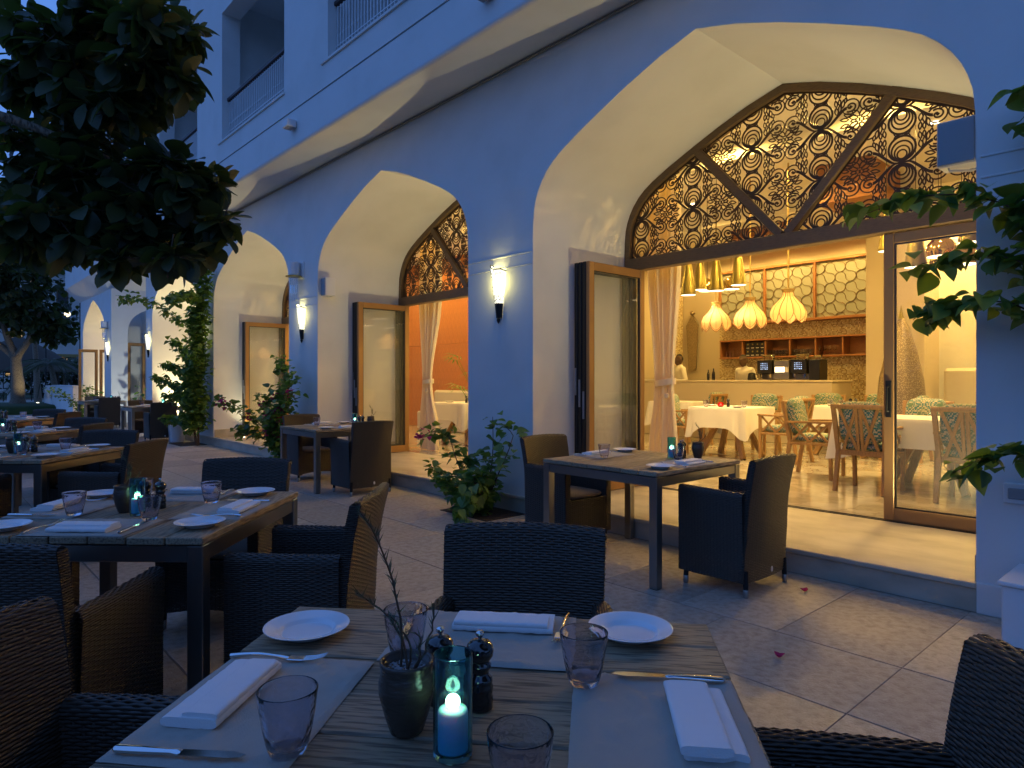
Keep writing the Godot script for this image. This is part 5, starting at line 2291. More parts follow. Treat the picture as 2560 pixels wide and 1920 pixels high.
# body as one smooth skin: tapered capsules joined by a smooth minimum, meshed as surface nets
func skin(bones: Array, cell: float, k: float) -> MB:
	var lo := Vector3.ONE * 99
	var hi := Vector3.ONE * -99
	for b in bones:
		var m := maxf(b[2], b[3]) + cell * 3
		for p in [b[0], b[1]]:
			lo = lo.min(p - Vector3.ONE * m)
			hi = hi.max(p + Vector3.ONE * m)
	var d := Vector3i(((hi - lo) / cell).ceil()) + Vector3i.ONE
	var val := PackedFloat32Array()
	val.resize(d.x * d.y * d.z)
	val.fill(1.0)
	for b in bones:
		var m := maxf(b[2], b[3]) + cell * 2.5 + k
		var a: Vector3 = b[0]
		var e: Vector3 = b[1]
		var i0 := Vector3i(((a.min(e) - Vector3.ONE * m - lo) / cell).floor()).max(Vector3i.ZERO)
		var i1 := Vector3i(((a.max(e) + Vector3.ONE * m - lo) / cell).ceil()).min(d - Vector3i.ONE)
		var ab := e - a
		var l2 := maxf(ab.length_squared(), 1e-9)
		var sq: Vector3 = b[4] if b.size() > 4 else Vector3.ONE
		for z in range(i0.z, i1.z + 1):
			for y in range(i0.y, i1.y + 1):
				for x in range(i0.x, i1.x + 1):
					var p := lo + Vector3(x, y, z) * cell
					var t := clampf((p - a).dot(ab) / l2, 0, 1)
					var q := (p - a - ab * t) * sq
					var s := q.length() - lerpf(b[2], b[3], t)
					var at := (z * d.y + y) * d.x + x
					var o := val[at]
					var h := maxf(k - absf(o - s), 0.0) / k
					val[at] = minf(o, s) - h * h * k * 0.25
	var mb := MB.new()
	var id := {}
	for z in d.z - 1:
		for y in d.y - 1:
			for x in d.x - 1:
				var at := (z * d.y + y) * d.x + x
				var sum := Vector3.ZERO
				var cnt := 0
				var c := PackedFloat32Array()
				for q in 8:
					c.append(val[at + (q & 1) + ((q >> 1) & 1) * d.x + ((q >> 2) & 1) * d.x * d.y])
				var inside := 0
				for q in 8:
					if c[q] < 0:
						inside += 1
				if inside == 0 or inside == 8:
					continue
				for q in 8:
					for ax in 3:
						if q & (1 << ax):
							continue
						var w := q | (1 << ax)
						if (c[q] < 0) != (c[w] < 0):
							var f := c[q] / (c[q] - c[w])
							var p := Vector3(q & 1, (q >> 1) & 1, (q >> 2) & 1)
							p[ax] += f
							sum += p
							cnt += 1
				var g := Vector3(c[1] + c[3] + c[5] + c[7] - c[0] - c[2] - c[4] - c[6], c[2] + c[3] + c[6] + c[7] - c[0] - c[1] - c[4] - c[5], c[4] + c[5] + c[6] + c[7] - c[0] - c[1] - c[2] - c[3])
				id[at] = mb.vert(lo + (Vector3(x, y, z) + sum / cnt) * cell, g)
	var st := [1, d.x, d.x * d.y]
	for at in id:
		for ax in 3:
			var u: int = st[(ax + 1) % 3]
			var w: int = st[(ax + 2) % 3]
			# edge from the cell's far corner on the other two axes
			var a: float = val[at + u + w]
			var b: float = val[at + u + w + st[ax]]
			if (a < 0) == (b < 0) or not (id.has(at + u) and id.has(at + w) and id.has(at + u + w)):
				continue
			var q := [id[at], id[at + u], id[at + u + w], id[at + w]]
			if a < 0:
				mb.ix.append_array(PackedInt32Array([q[0], q[2], q[1], q[0], q[3], q[2]]))
			else:
				mb.ix.append_array(PackedInt32Array([q[0], q[1], q[2], q[0], q[2], q[3]]))
	return mb


func person(x: float, n: float, turn: float, tall: float, label: String, lean: float) -> void:
	var t := thing("person", label, "person", W(x, n, FL), turn)
	t.scale = Vector3.ONE * (tall / 1.72)
	var V := func(a: float, b: float, c: float) -> Vector3: return Vector3(a, b, c - lean * maxf(0.0, b - 1.0))
	# body (skin), facing -z
	var bones := []
	for s in [-1.0, 1.0]:
		bones += [[V.call(s * 0.09, 0.9, 0), V.call(s * 0.095, 0.5, -0.01), 0.075, 0.055], [V.call(s * 0.095, 0.5, -0.01), V.call(s * 0.1, 0.09, 0.01), 0.055, 0.036], [V.call(s * 0.1, 0.045, 0.02), V.call(s * 0.11, 0.035, -0.15), 0.04, 0.03]]
		bones += [[V.call(s * 0.19, 1.40, 0), V.call(s * 0.245, 1.14, 0.0), 0.048, 0.04], [V.call(s * 0.245, 1.14, 0.0), V.call(s * 0.13, 1.08, -0.22), 0.038, 0.028]]
		# palm and five fingers
		var wr: Vector3 = V.call(s * 0.13, 1.08, -0.22)
		var pm: Vector3 = V.call(s * 0.10, 1.075, -0.29)
		bones.append([wr, pm, 0.026, 0.028])
		for q in 4:
			var o := Vector3(s * (0.022 - q * 0.015), 0.004, 0)
			var m := pm + o + Vector3(-s * 0.01, 0.0, -0.035)
			bones.append([pm + o * 0.8, m, 0.0105, 0.0095])
			bones.append([m, m + Vector3(-s * 0.008, -0.022, -0.022 + absf(q - 1.5) * 0.004), 0.0095, 0.008])
		bones.append([wr.lerp(pm, 0.4) + Vector3(-s * 0.022, 0, 0), pm + Vector3(-s * 0.05, -0.008, -0.012), 0.012, 0.0095])
	bones += [[V.call(0, 0.93, 0), V.call(0, 1.12, 0), 0.125, 0.115, Vector3(0.85, 1, 1.15)], [V.call(0, 1.12, 0), V.call(0, 1.36, 0), 0.12, 0.13, Vector3(0.8, 1, 1.2)], [V.call(-0.14, 1.40, 0), V.call(0.14, 1.40, 0), 0.06, 0.06], [V.call(0, 1.40, 0.01), V.call(0, 1.53, -0.005), 0.055, 0.05]]
	# head with brow, nose, chin and ears
	bones += [[V.call(0, 1.615, 0.01), V.call(0, 1.66, 0.015), 0.083, 0.085], [V.call(0, 1.54, -0.045), V.call(0, 1.60, -0.035), 0.042, 0.062], [V.call(0, 1.625, -0.085), V.call(0, 1.59, -0.103), 0.011, 0.017], [V.call(-0.03, 1.64, -0.075), V.call(0.03, 1.64, -0.075), 0.014, 0.014], [V.call(-0.02, 1.553, -0.085), V.call(0.02, 1.553, -0.085), 0.011, 0.011], [V.call(-0.086, 1.60, 0.01), V.call(-0.09, 1.635, 0.015), 0.014, 0.018], [V.call(0.086, 1.60, 0.01), V.call(0.09, 1.635, 0.015), 0.014, 0.018]]
	part("body", skin(bones, 0.0125, 0.03), M.skin, t)
	var hair := [[V.call(0, 1.645, 0.028), V.call(0, 1.685, 0.022), 0.083, 0.074]]
	part("hair", skin(hair, 0.0125, 0.01), M.hair, t)
	var eyes := MB.new()
	for s in [-1.0, 1.0]:
		var c: Vector3 = V.call(s * 0.031, 1.617, -0.072)
		eyes.lathe([Vector2(0, -0.009), Vector2(0.01, 0), Vector2(0, 0.009)], 8, c)
	part("eyes", eyes, M.white_paint, t)
	var sh := []
	for s in [-1.0, 1.0]:
		sh += [[V.call(s * 0.18, 1.405, 0), V.call(s * 0.238, 1.18, 0.0), 0.066, 0.06]]
	sh += [[V.call(0, 0.95, 0), V.call(0, 1.12, 0), 0.142, 0.132, Vector3(0.85, 1, 1.12)], [V.call(0, 1.12, 0), V.call(0, 1.35, 0), 0.138, 0.146, Vector3(0.8, 1, 1.16)], [V.call(-0.14, 1.40, 0), V.call(0.14, 1.40, 0), 0.072, 0.072], [V.call(0, 1.43, 0.008), V.call(0, 1.475, 0.002), 0.068, 0.062]]
	part("shirt", skin(sh, 0.0125, 0.03), M.shirt, t)
	var tr := []
	for s in [-1.0, 1.0]:
		tr += [[V.call(s * 0.09, 0.9, 0), V.call(s * 0.095, 0.5, -0.01), 0.092, 0.072], [V.call(s * 0.095, 0.5, -0.01), V.call(s * 0.1, 0.1, 0.01), 0.072, 0.055]]
	tr.append([V.call(-0.05, 0.94, 0), V.call(0.05, 0.94, 0), 0.11, 0.11])
	part("trousers", skin(tr, 0.02, 0.03), M.trousers, t)


func coffee_machines() -> void:
	var base := W(-5.95, 12.3, FL + 1.155)
	for k in 2:
		var t := thing("coffee_machine", ["black coffee machine with lit screen, left of the pair", "black coffee machine with lit screen, right of the pair"][k], "coffee machine", base + Vector3(-0.33 + k * 0.66, 0, 0), 0.0, "coffee machines on the bar")
		var mb := MB.new()
		mb.box(Vector3(0, 0.255, -0.05), Vector3(0.30, 0.27, 0.36), 0.012)
		part("body", mb, M.black_plastic, t)
		mb = MB.new()
		mb.box(Vector3(0, 0.012, -0.02), Vector3(0.30, 0.024, 0.40), 0.005)
		part("drip_tray", mb, M.steel, t)
		mb = MB.new()
		mb.box(Vector3(0, 0.08, -0.14), Vector3(0.28, 0.12, 0.16), 0.004)
		part("rear_column", mb, M.steel, t)
		for s in [-1.0, 1.0]:
			mb = MB.new()
			mb.box(Vector3(s * 0.10, 0.09, 0.06), Vector3(0.04, 0.09, 0.05), 0.006)
			part("spout", mb, M.chrome, t)
		mb = MB.new()
		mb.quad(Vector3(-0.09, 0.19, 0.1315), Vector3(0.09, 0.19, 0.1315), Vector3(0.09, 0.345, 0.1315), Vector3(-0.09, 0.345, 0.1315), Vector2(0, 1), Vector2(1, 1), Vector2(1, 0), Vector2(0, 0))
		part("screen", mb, M.screen, t)
		mb = MB.new()
		mb.lathe([Vector2(0.09, 0.39), Vector2(0.12, 0.47), Vector2(0.122, 0.49), Vector2(0.0, 0.492)], 18, Vector3(0, 0, -0.05))
		part("bean_hopper", mb, M.clear_glass, t)
	var m := thing("milk_cooler", "small steel milk cooler with lit window between coffee machines", "appliance", base + Vector3(0, 0, -0.02))
	var mb2 := MB.new()
	mb2.box(Vector3(0, 0.19, -0.04), Vector3(0.30, 0.36, 0.34), 0.008)
	part("case", mb2, M.steel, m)
	mb2 = MB.new()
	mb2.box(Vector3(-0.03, 0.2, 0.133), Vector3(0.19, 0.1, 0.004))
	part("lit_window", mb2, M.lamp_inside, m)
	mb2 = MB.new()
	mb2.box(Vector3(0.11, 0.2, 0.133), Vector3(0.06, 0.1, 0.004))
	part("label_panel", mb2, M.white_paint, m)
	var g := thing("coffee_grinder", "black box grinder at the right end of coffee machines", "appliance", base + Vector3(0.62, 0, 0))
	mb2 = MB.new()
	mb2.box(Vector3(0, 0.19, -0.05), Vector3(0.2, 0.38, 0.34), 0.01)
	part("case", mb2, M.black_plastic, g)
	mb2 = MB.new()
	mb2.lathe([Vector2(0.05, 0.38), Vector2(0.08, 0.46), Vector2(0.0, 0.465)], 14, Vector3(0, 0, -0.05))
	part("hopper", mb2, M.clear_glass, g)


func bottle(at: Vector3, s: float, m: Material, label: String, grp: String) -> void:
	var mb := MB.new()
	mb.lathe([Vector2(0, 0), Vector2(0.034, 0), Vector2(0.036, 0.01), Vector2(0.036, 0.14), Vector2(0.03, 0.175), Vector2(0.014, 0.21), Vector2(0.013, 0.26), Vector2(0.016, 0.262), Vector2(0.0, 0.27)], 16)
	var o := solo("bottle", mb, m, label, "bottle", at, 0.0, grp)
	o.scale = Vector3.ONE * s


func shelf_things() -> void:
	var y := 1.80 + 0.036
	var n := 13.74
	for k in 5:
		bottle(W(-7.98 + k * 0.085, n, y), 0.85, M.clear_glass, "small clear bottle in the leftmost niche of wall shelf", "clear bottles in the leftmost niche")
	for j in 2:
		for k in 4:
			var t := thing("tea_box", "black tea box with gold square in second niche, %s row, number %s" % [["lower", "upper"][j], ["one", "two", "three", "four"][k]], "box", W(-7.44 + k * 0.112, n, y + j * 0.158), 0.0, "black tea boxes in the wall shelf")
			t.set_meta("label", "black tea box, %s from left in the %s row of second niche" % [["first", "second", "third", "fourth"][k], ["lower", "upper"][j]])
			var mb := MB.new()
			mb.box(Vector3(0, 0.078, 0), Vector3(0.104, 0.155, 0.12), 0.003)
			part("carton", mb, M.black_plastic, t)
			mb = MB.new()
			mb.box(Vector3(0, 0.115, 0.0605), Vector3(0.034, 0.034, 0.001))
			part("gold_square", mb, M.brass, t)
			mb = MB.new()
			mb.box(Vector3(0, 0.035, 0.0605), Vector3(0.07, 0.012, 0.001))
			part("white_strip", mb, M.white_paint, t)
	var gm := MB.new()
	gm.lathe([Vector2(0, 0.001), Vector2(0.028, 0.001), Vector2(0.034, 0.13), Vector2(0.032, 0.13), Vector2(0.026, 0.008), Vector2(0, 0.008)], 16)
	var hb := gm.done()
	for q in 2:
		for k in 7:
			for z in 2:
				solo("highball_glass", hb, M.clear_glass, "clear straight glass in the %s niche of wall shelf" % ["third", "fourth"][q], "glass", W(-7.0 + q * 0.536 + k * 0.065, n - 0.04 + z * 0.08, y), 0.0, "straight glasses in the %s niche" % ["third", "fourth"][q])
	var wg := MB.new()
	wg.lathe([Vector2(0, 0.001), Vector2(0.035, 0.001), Vector2(0.035, 0.004), Vector2(0.005, 0.01), Vector2(0.005, 0.08), Vector2(0.03, 0.105), Vector2(0.04, 0.14), Vector2(0.034, 0.19), Vector2(0.032, 0.19), Vector2(0.038, 0.14), Vector2(0.028, 0.108), Vector2(0, 0.09)], 18)
	var wm := wg.done()
	for k in 4:
		solo("wine_glass", wm, M.clear_glass, "stemmed wine glass in the fifth niche of wall shelf", "glass", W(-5.9 + k * 0.1, n, y), 0.0, "wine glasses in the fifth niche")
	bottle(W(-7.45, 12.1, FL + 1.155), 0.8, M.lacquer, "dark bottle on bar beside the bartender, left one", "")
	bottle(W(-7.36, 12.15, FL + 1.155), 0.9, M.lacquer, "dark bottle on bar beside the bartender, right one", "")
	var mb := MB.new()
	mb.box(Vector3(0, 0.008, 0), Vector3(0.9, 0.016, 0.4), 0.004)
	solo("serving_tray", mb, M.white_paint, "pale flat tray on the left end of bar", "tray", W(-8.6, 12.2, FL + 1.155))
	var sc := thing("espresso_cups_machine", "small dark kettle on the bar near the bartender's hand", "kettle", W(-6.5, 12.1, FL + 1.155))
	mb = MB.new()
	mb.lathe([Vector2(0, 0), Vector2(0.075, 0), Vector2(0.08, 0.02), Vector2(0.065, 0.13), Vector2(0.03, 0.15), Vector2(0.0, 0.155)], 18)
	part("kettle_body", mb, M.black_metal, sc)
	mb = MB.new()
	mb.tube(PackedVector3Array([Vector3(0.07, 0.03, 0), Vector3(0.13, 0.05, 0), Vector3(0.13, 0.11, 0), Vector3(0.065, 0.12, 0)]), 0.008, 6)
	part("handle", mb, M.black_metal, sc)
	sc.name = nm("kettle")


func interior() -> void:
	curtain(-4.66, -4.24, 6.32, 0.24, "pale tied-back curtain inside the left of big arch")
	curtain(CX0 - PER - HW + 0.05, CX0 - PER - HW + 0.62, 6.32, 0.22, "pale tied-back curtain inside the second arch")
	curtain(CX0 - PER * 2 - HW + 0.05, CX0 - PER * 2 - HW + 0.62, 6.32, 0.22, "pale curtain just showing inside the third arch")
	dining_table(-5.3, 9.25, 0.45, 0.45, "X-legged wooden table near curtain under white cloth", "white tablecloth holding the red candle glass")
	dining_table(-2.25, 8.05, 0.85, 0.45, "wide X-legged table behind the glass door panel", "white tablecloth on the table behind glass door")
	dining_table(-4.2, 10.75, 0.5, 0.42, "X-legged table close before the bar counter", "white tablecloth on the table nearest the bar")
	dining_table(-7.3, 10.9, 0.45, 0.4, "X-legged table at the bar's left end", "white tablecloth at the bar's left end")
	dining_table(-9.55, 7.5, 0.5, 0.5, "X-legged table inside the second arch by palm", "white tablecloth inside the second arch")
	var c := make_wood_chair()
	c.position = W(-2.67, 7.42, FL)
	c.rotation.y = 0.0
	for q in [[-1.75, 7.42, 0.0, "wooden lattice armchair seen from behind through the glass door"], [-3.5, 8.05, -PI / 2 + 0.1, "wooden armchair with its back to the red-candle table"], [-4.42, 9.15, PI / 2, "wooden armchair right of the red-candle table"], [-6.2, 9.3, -PI / 2, "wooden armchair left of red-candle table beside the curtain"], [-5.35, 10.15, PI, "wooden armchair facing out behind the red-candle table"], [-4.0, 11.35, PI, "wooden armchair between bar counter and its nearest table"], [-4.75, 11.3, PI + 0.25, "wooden armchair close against the bar front"], [-3.35, 10.6, PI / 2, "wooden armchair right of the table nearest the bar"], [-2.6, 8.75, PI, "patterned armchair on far side of table behind glass door"], [-1.85, 8.75, PI, "patterned armchair at far right behind the glass door"], [-6.75, 10.85, PI / 2, "wooden armchair at the bar's left table"], [-8.6, 7.3, PI / 2, "wooden armchair inside the second arch"]]:
		dup(c, W(q[0], q[1], FL), q[2], q[3])
	red_candle(-5.32, 8.98, "round red candle glass on white table near the curtain")
	small_glass(-5.52, 8.9, "tumbler left of the red candle glass")
	small_glass(-4.98, 9.05, "tumbler right of the red candle glass")
	small_glass(-2.6, 7.75, "tumbler on the table behind glass door")
	small_glass(-4.35, 10.5, "left tumbler on the table nearest the bar")
	small_glass(-4.2, 10.55, "right tumbler on the table nearest the bar")
	mill_at(W(-5.22, 9.02, FL + 0.754), "pepper mill right beside the red candle glass")
	mill_at(W(-4.05, 10.5, FL + 0.754), "pepper mill on the table nearest the bar, left one")
	mill_at(W(-3.98, 10.52, FL + 0.754), "pepper mill on the table nearest the bar, right one")
	mill_at(W(-2.05, 8.0, FL + 0.754), "left pepper mill on the table behind glass door")
	mill_at(W(-1.98, 8.02, FL + 0.754), "right pepper mill on the table behind glass door")
	mill_at(W(-9.28, 7.25, FL + 0.754), "pepper mill on white table inside the second arch")
	for q in [[-5.6, 9.2, "plate on the red-candle table"], [-5.0, 8.9, "front plate on the red-candle table"], [-2.8, 7.8, "plate on the table behind glass door"], [-9.7, 7.2, "plate on white table inside the second arch"]]:
		solo("bread_plate", ware.plate, M.porcelain, "small white " + q[2], "plate", W(q[0], q[1], FL + 0.755), 0.0, "white bread plates")
	# wall benches
	for q in [[-2.6, 12.2, 0.75, 1.05, "cream upholstered bench against the bright right-hand wall"], [-11.0, 9.1, 2.2, 0.62, "long white bench along the wood panelled wall"]]:
		var t := thing("wall_bench", q[4], "bench", W(q[0], q[1], FL), 0.0, "upholstered wall benches")
		var mb := MB.new()
		mb.box(Vector3(0, 0.22, 0), Vector3(q[2] * 2, 0.42, 0.55), 0.03)
		part("seat", mb, M.bench_white, t)
		mb = MB.new()
		mb.box(Vector3(0, 0.4 + q[3] * 0.5 - 0.1, -0.28), Vector3(q[2] * 2, q[3], 0.16), 0.05)
		part("backrest", mb, M.bench_white, t)
	var k := 0
	for q in [[-2.55, 12.05, 0.62, "teal pillow", M.pillow_teal], [-2.2, 12.0, 0.6, "patterned pillow", M.ikat], [-9.95, 8.95, 0.6, "teal patterned pillow", M.ikat], [-9.5, 9.0, 0.6, "second patterned pillow", M.ikat]]:
		var mb := MB.new()
		mb.xf = Transform3D(Basis(Vector3.RIGHT, PI / 2 + 0.3), Vector3.ZERO)
		pillow(mb, Vector3.ZERO, Vector3(0.62, 0.14, 0.34), 4.0)
		solo("bench_pillow", mb, q[4], q[3] + " leaning on the %s" % ["bench by the bright wall", "bench by the bright wall, right side", "white bench inside the second arch", "white bench beside the teal patterned pillow"][k], "pillow", W(q[0], q[1], FL + q[2]), 0.0, "bench pillows")
		k += 1
	# lamps
	lotus_lamp(-5.62, 9.35, 2.29, "leftmost of three glowing lotus pendant lamps")
	lotus_lamp(-4.86, 9.0, 2.27, "middle of three glowing lotus pendant lamps")
	lotus_lamp(-4.15, 8.7, 2.29, "rightmost of three glowing lotus pendant lamps")
	lotus_lamp(-9.3, 7.9, 2.0, "lotus pendant lamp glimpsed through the second arch")
	for q in [[0, -5.27, 8.05, 2.51, 0.9, "lowest brass cone pendant beside the curtain"], [0, -5.55, 8.79, 2.68, 0.9, "brass cone pendant second from the curtain"], [1, -5.64, 9.13, 2.70, 0.8, "small mirrored brass dome among the cone pendants"], [0, -5.17, 8.61, 2.61, 0.95, "brass cone pendant beside the small mirrored dome"], [1, -5.55, 9.68, 2.77, 0.8, "mirrored brass dome in front of the lattice cabinet"], [0, -4.80, 8.57, 2.65, 0.9, "highest brass cone pendant left of lotus lamps"], [0, -3.05, 9.02, 2.93, 0.8, "brass cone pendant at the edge of door post"], [0, -2.57, 8.51, 2.61, 1.0, "wide brass cone pendant behind the glass door"], [1, -2.47, 9.07, 2.79, 0.95, "mirrored brass dome high behind the glass door"], [0, -2.84, 10.31, 2.85, 0.95, "brass cone under the dome behind glass door"], [1, -2.22, 8.90, 2.64, 0.95, "mirrored brass dome at right behind the glass door"], [0, -2.34, 9.67, 3.02, 0.95, "cone pendant cut off by the right column"]]:
		brass_lamp(q[0], q[1], q[2], q[3], q[4], q[5])
	# woven metal pieces
	var v := thing("woven_floor_lantern", "tall teardrop lantern of woven metal behind the door post", "lantern", W(-3.42, 10.7, FL))
	var mb3 := MB.new()
	mb3.lathe([Vector2(0.16, 0.0), Vector2(0.26, 0.15), Vector2(0.32, 0.45), Vector2(0.325, 0.75), Vector2(0.29, 1.15), Vector2(0.2, 1.6), Vector2(0.1, 1.92), Vector2(0.04, 2.05), Vector2(0.0, 2.06)], 40)
	part("woven_body", mb3, M.perforated, v)
	mb3 = MB.new()
	mb3.lathe([Vector2(0.04, 2.04), Vector2(0.03, 2.1), Vector2(0.012, 2.2), Vector2(0.0, 2.26)], 14)
	part("spire", mb3, M.brass, v)
	v = thing("wall_sculpture", "slender pierced metal figure hanging on the cream wall", "sculpture", W(-9.0, 13.93, 1.55))
	mb3 = MB.new()
	mb3.prism(PackedVector2Array([Vector2(-0.1, 0), Vector2(0.1, 0), Vector2(0.155, 0.95), Vector2(0.17, 1.08), Vector2(0.08, 1.22), Vector2(0.02, 1.32), Vector2(-0.02, 1.32), Vector2(-0.08, 1.22), Vector2(-0.17, 1.08), Vector2(-0.155, 0.95)]), 0.0, 0.03)
	part("pierced_panel", mb3, M.perforated, v)
	mb3 = MB.new()
	mb3.lathe([Vector2(0, -0.06), Vector2(0.05, -0.03), Vector2(0.06, 0.0), Vector2(0.05, 0.03), Vector2(0.0, 0.06)], 14, Vector3(0, 1.38, 0.02))
	part("finial", mb3, M.perforated, v)
	palm_pot(-10.1, 8.2, "potted fan palm inside the second arch by curtain", 1.75)
	palm_pot(-14.2, 8.0, "potted fan palm deep inside the third arch", 1.6)
	coffee_machines()
	shelf_things()
	person(-7.12, 13.1, PI - 0.2, 1.66, "person in white shirt standing behind bar near coffee machines", 0.25)
	person(-8.75, 13.1, PI - 0.6, 1.72, "person in white shirt at the left end behind bar", 0.12)


# ---------------------------------------------------------------- far left background
func background() -> void:
	var t := thing("garden_wall", "low white garden wall with carved end before the far wing", "wall", W(-30.2, 4.3, 0))
	var mb := MB.new()
	mb.box(Vector3(0, 0.55, 0), Vector3(4.6, 1.10, 0.28), 0.01)
	part("wall_block", mb, M.plaster, t)
	mb = MB.new()
	mb.box(Vector3(0, 1.115, 0), Vector3(4.66, 0.03, 0.34), 0.006)
	part("coping", mb, M.plaster, t)
	mb = MB.new()
	mb.box(Vector3(-3.35, 0.55, 0.02), Vector3(2.1, 1.10, 0.24), 0.01)
	part("carved_panel", mb, M.plaster, t)
	for k in 5:
		mb = MB.new()
		var pts := PackedVector3Array()
		for i in 15:
			var f := i / 14.0
			pts.append(Vector3(-4.2 + k * 0.42 + 0.13 * sin(f * TAU * 1.5), 0.1 + f * 0.9, 0.15))
		mb.tube(pts, 0.05, 6)
		part("carved_wave", mb, M.plaster, t)
	# raised lawn bed with kerb
	mb = MB.new()
	mb.lathe([Vector2(0.0, 0.36), Vector2(2.6, 0.34), Vector2(3.0, 0.26), Vector2(3.0, 0.0)], 40)
	var bed := struct("lawn_bed", mb, M.grass)
	bed.position = W(-34.5, 3.2, 0)
	tree("leafy tree with a lit pale trunk at far left", W(-34.5, 3.2, 0.33), [[Vector3(0, -0.1, 0), Vector3(0.05, 0.7, 0), Vector3(0.15, 1.4, 0.05), Vector3(0.3, 2.0, 0.1)], 0.27, 0.19], [[[Vector3(0.25, 1.9, 0.1), Vector3(0.9, 2.7, -0.3), Vector3(1.6, 3.8, -0.6)], 0.16, 0.06], [[Vector3(0.28, 1.95, 0.1), Vector3(-0.1, 2.8, 0.9), Vector3(-0.6, 3.9, 1.5)], 0.15, 0.05], [[Vector3(0.3, 2.0, 0.1), Vector3(0.4, 3.2, 0.5), Vector3(0.5, 4.6, 0.6)], 0.15, 0.05]], [[Vector3(0.2, 3.9, 0.2), Vector3(2.6, 1.1, 2.4), 210], [Vector3(0.9, 5.2, 0.5), Vector3(2.5, 1.3, 2.3), 210], [Vector3(-0.6, 4.4, 1.8), Vector3(1.9, 1.4, 1.8), 130], [Vector3(0.6, 3.2, -1.2), Vector3(1.3, 0.7, 1.2), 70], [Vector3(0.2, 6.6, 1.0), Vector3(2.6, 1.2, 2.4), 150]], 0.34, 71, ["tree_leaf1", "tree_leaf0", "tree_leaf2"])
	var g := thing("tree_spotlight", "small bright ground spotlight at the foot of the far tree", "spotlight", W(-33.3, 3.75, 0.30))
	mb = MB.new()
	mb.lathe([Vector2(0.0, 0.0), Vector2(0.05, 0.0), Vector2(0.06, 0.1)], 12)
	part("housing", mb, M.black_metal, g)
	mb = MB.new()
	mb.lathe([Vector2(0.06, 0.1), Vector2(0.0, 0.115)], 12)
	part("lamp_lens", mb, M.uplight, g)
	var sp := SpotLight3D.new()
	sp.name = "spot"
	sp.light_color = Color(1.0, 0.85, 0.45).linear_to_srgb()
	sp.light_energy = 1.6
	sp.spot_angle = 40.0
	sp.spot_range = 8.0
	sp.spot_attenuation = 2.0
	sp.light_size = 0.04
	sp.shadow_enabled = true
	g.add_child(sp, true)
	sp.look_at_from_position(g.position + Vector3(0, 0.14, 0), W(-34.4, 3.2, 1.9))
	# bench wall, railing, hut, far house, palms
	t = thing("low_bench_wall", "low white slab bench wall at the far left edge", "wall", W(-41, 1.2, 0))
	mb = MB.new()
	mb.box(Vector3(0, 0.82, 0), Vector3(0.5, 0.12, 5.5), 0.01)
	part("slab", mb, M.plaster, t)
	for k in 3:
		mb = MB.new()
		mb.box(Vector3(0, 0.38, -2.4 + k * 2.4), Vector3(0.4, 0.76, 0.4), 0.01)
		part("pier", mb, M.plaster, t)
	t = thing("picket_fence", "dark picket fence beyond the far tree", "fence", W(-52, 2.0, 0))
	for k in 40:
		mb = MB.new()
		mb.box(Vector3(0, 0.95, -7.5 + k * 0.36), Vector3(0.05, 1.9, 0.05), 0.006)
		part("picket", mb, M.black_metal, t)
	for h in [0.4, 1.7]:
		mb = MB.new()
		mb.box(Vector3(0, h, -0.5), Vector3(0.04, 0.06, 14.4))
		part("rail", mb, M.black_metal, t)
	t = thing("thatched_hut", "dark thatched hut with a dim lamp behind the fence", "hut", W(-60, 5.6, 0))
	mb = MB.new()
	mb.lathe([Vector2(3.9, 1.9), Vector2(3.9, 2.05), Vector2(2.2, 3.4), Vector2(0.0, 4.6)], 20)
	part("thatch_roof", mb, M.thatch, t)
	for k in 6:
		var a := TAU * k / 6.0
		mb = MB.new()
		mb.tube(PackedVector3Array([Vector3(cos(a) * 3.0, 0, sin(a) * 3.0), Vector3(cos(a) * 3.0, 2.3, sin(a) * 3.0)]), 0.1, 8)
		part("post", mb, M.bark, t)
	mb = MB.new()
	mb.box(Vector3(1.5, 1.75, 0.6), Vector3(0.5, 0.12, 0.5), 0.03)
	part("hanging_lamp", mb, M.far_window, t)
	# white house far behind with warm windows
	t = thing("far_house", "white house far behind trees with warm lit windows", "building", W(-92, 16, 0))
	mb = MB.new()
	mb.box(Vector3(0, 6.5, 0), Vector3(10, 13, 22))
	part("wall", mb, M.plaster, t)
	mb = MB.new()
	mb.box(Vector3(0, 13.2, 0), Vector3(11, 0.5, 23), 0.05)
	part("roof_slab", mb, M.thatch, t)
	mb = MB.new()
	mb.box(Vector3(5.3, 4.0, 0), Vector3(0.6, 0.35, 21.0), 0.02)
	part("balcony_edge", mb, M.rope, t)
	for j in 3:
		for i in 5:
			mb = MB.new()
			mb.box(Vector3(5.0, 3.0 + j * 3.6, -8 + i * 4.0), Vector3(0.14, 1.9, 1.1), 0.01)
			var wdw := part("window", mb, M.dark_frame, t)
			mb = MB.new()
			mb.box(Vector3(5.06, 3.0 + j * 3.6, -8 + i * 4.0), Vector3(0.1, 1.6, 0.85))
			part("lit_window_pane" if (i + j * 2) % 3 == 0 else "pane", mb, M.far_window if (i + j * 2) % 3 == 0 else M.black_plastic, wdw)
	# strings of lanterns in the garden
	var k2 := 0
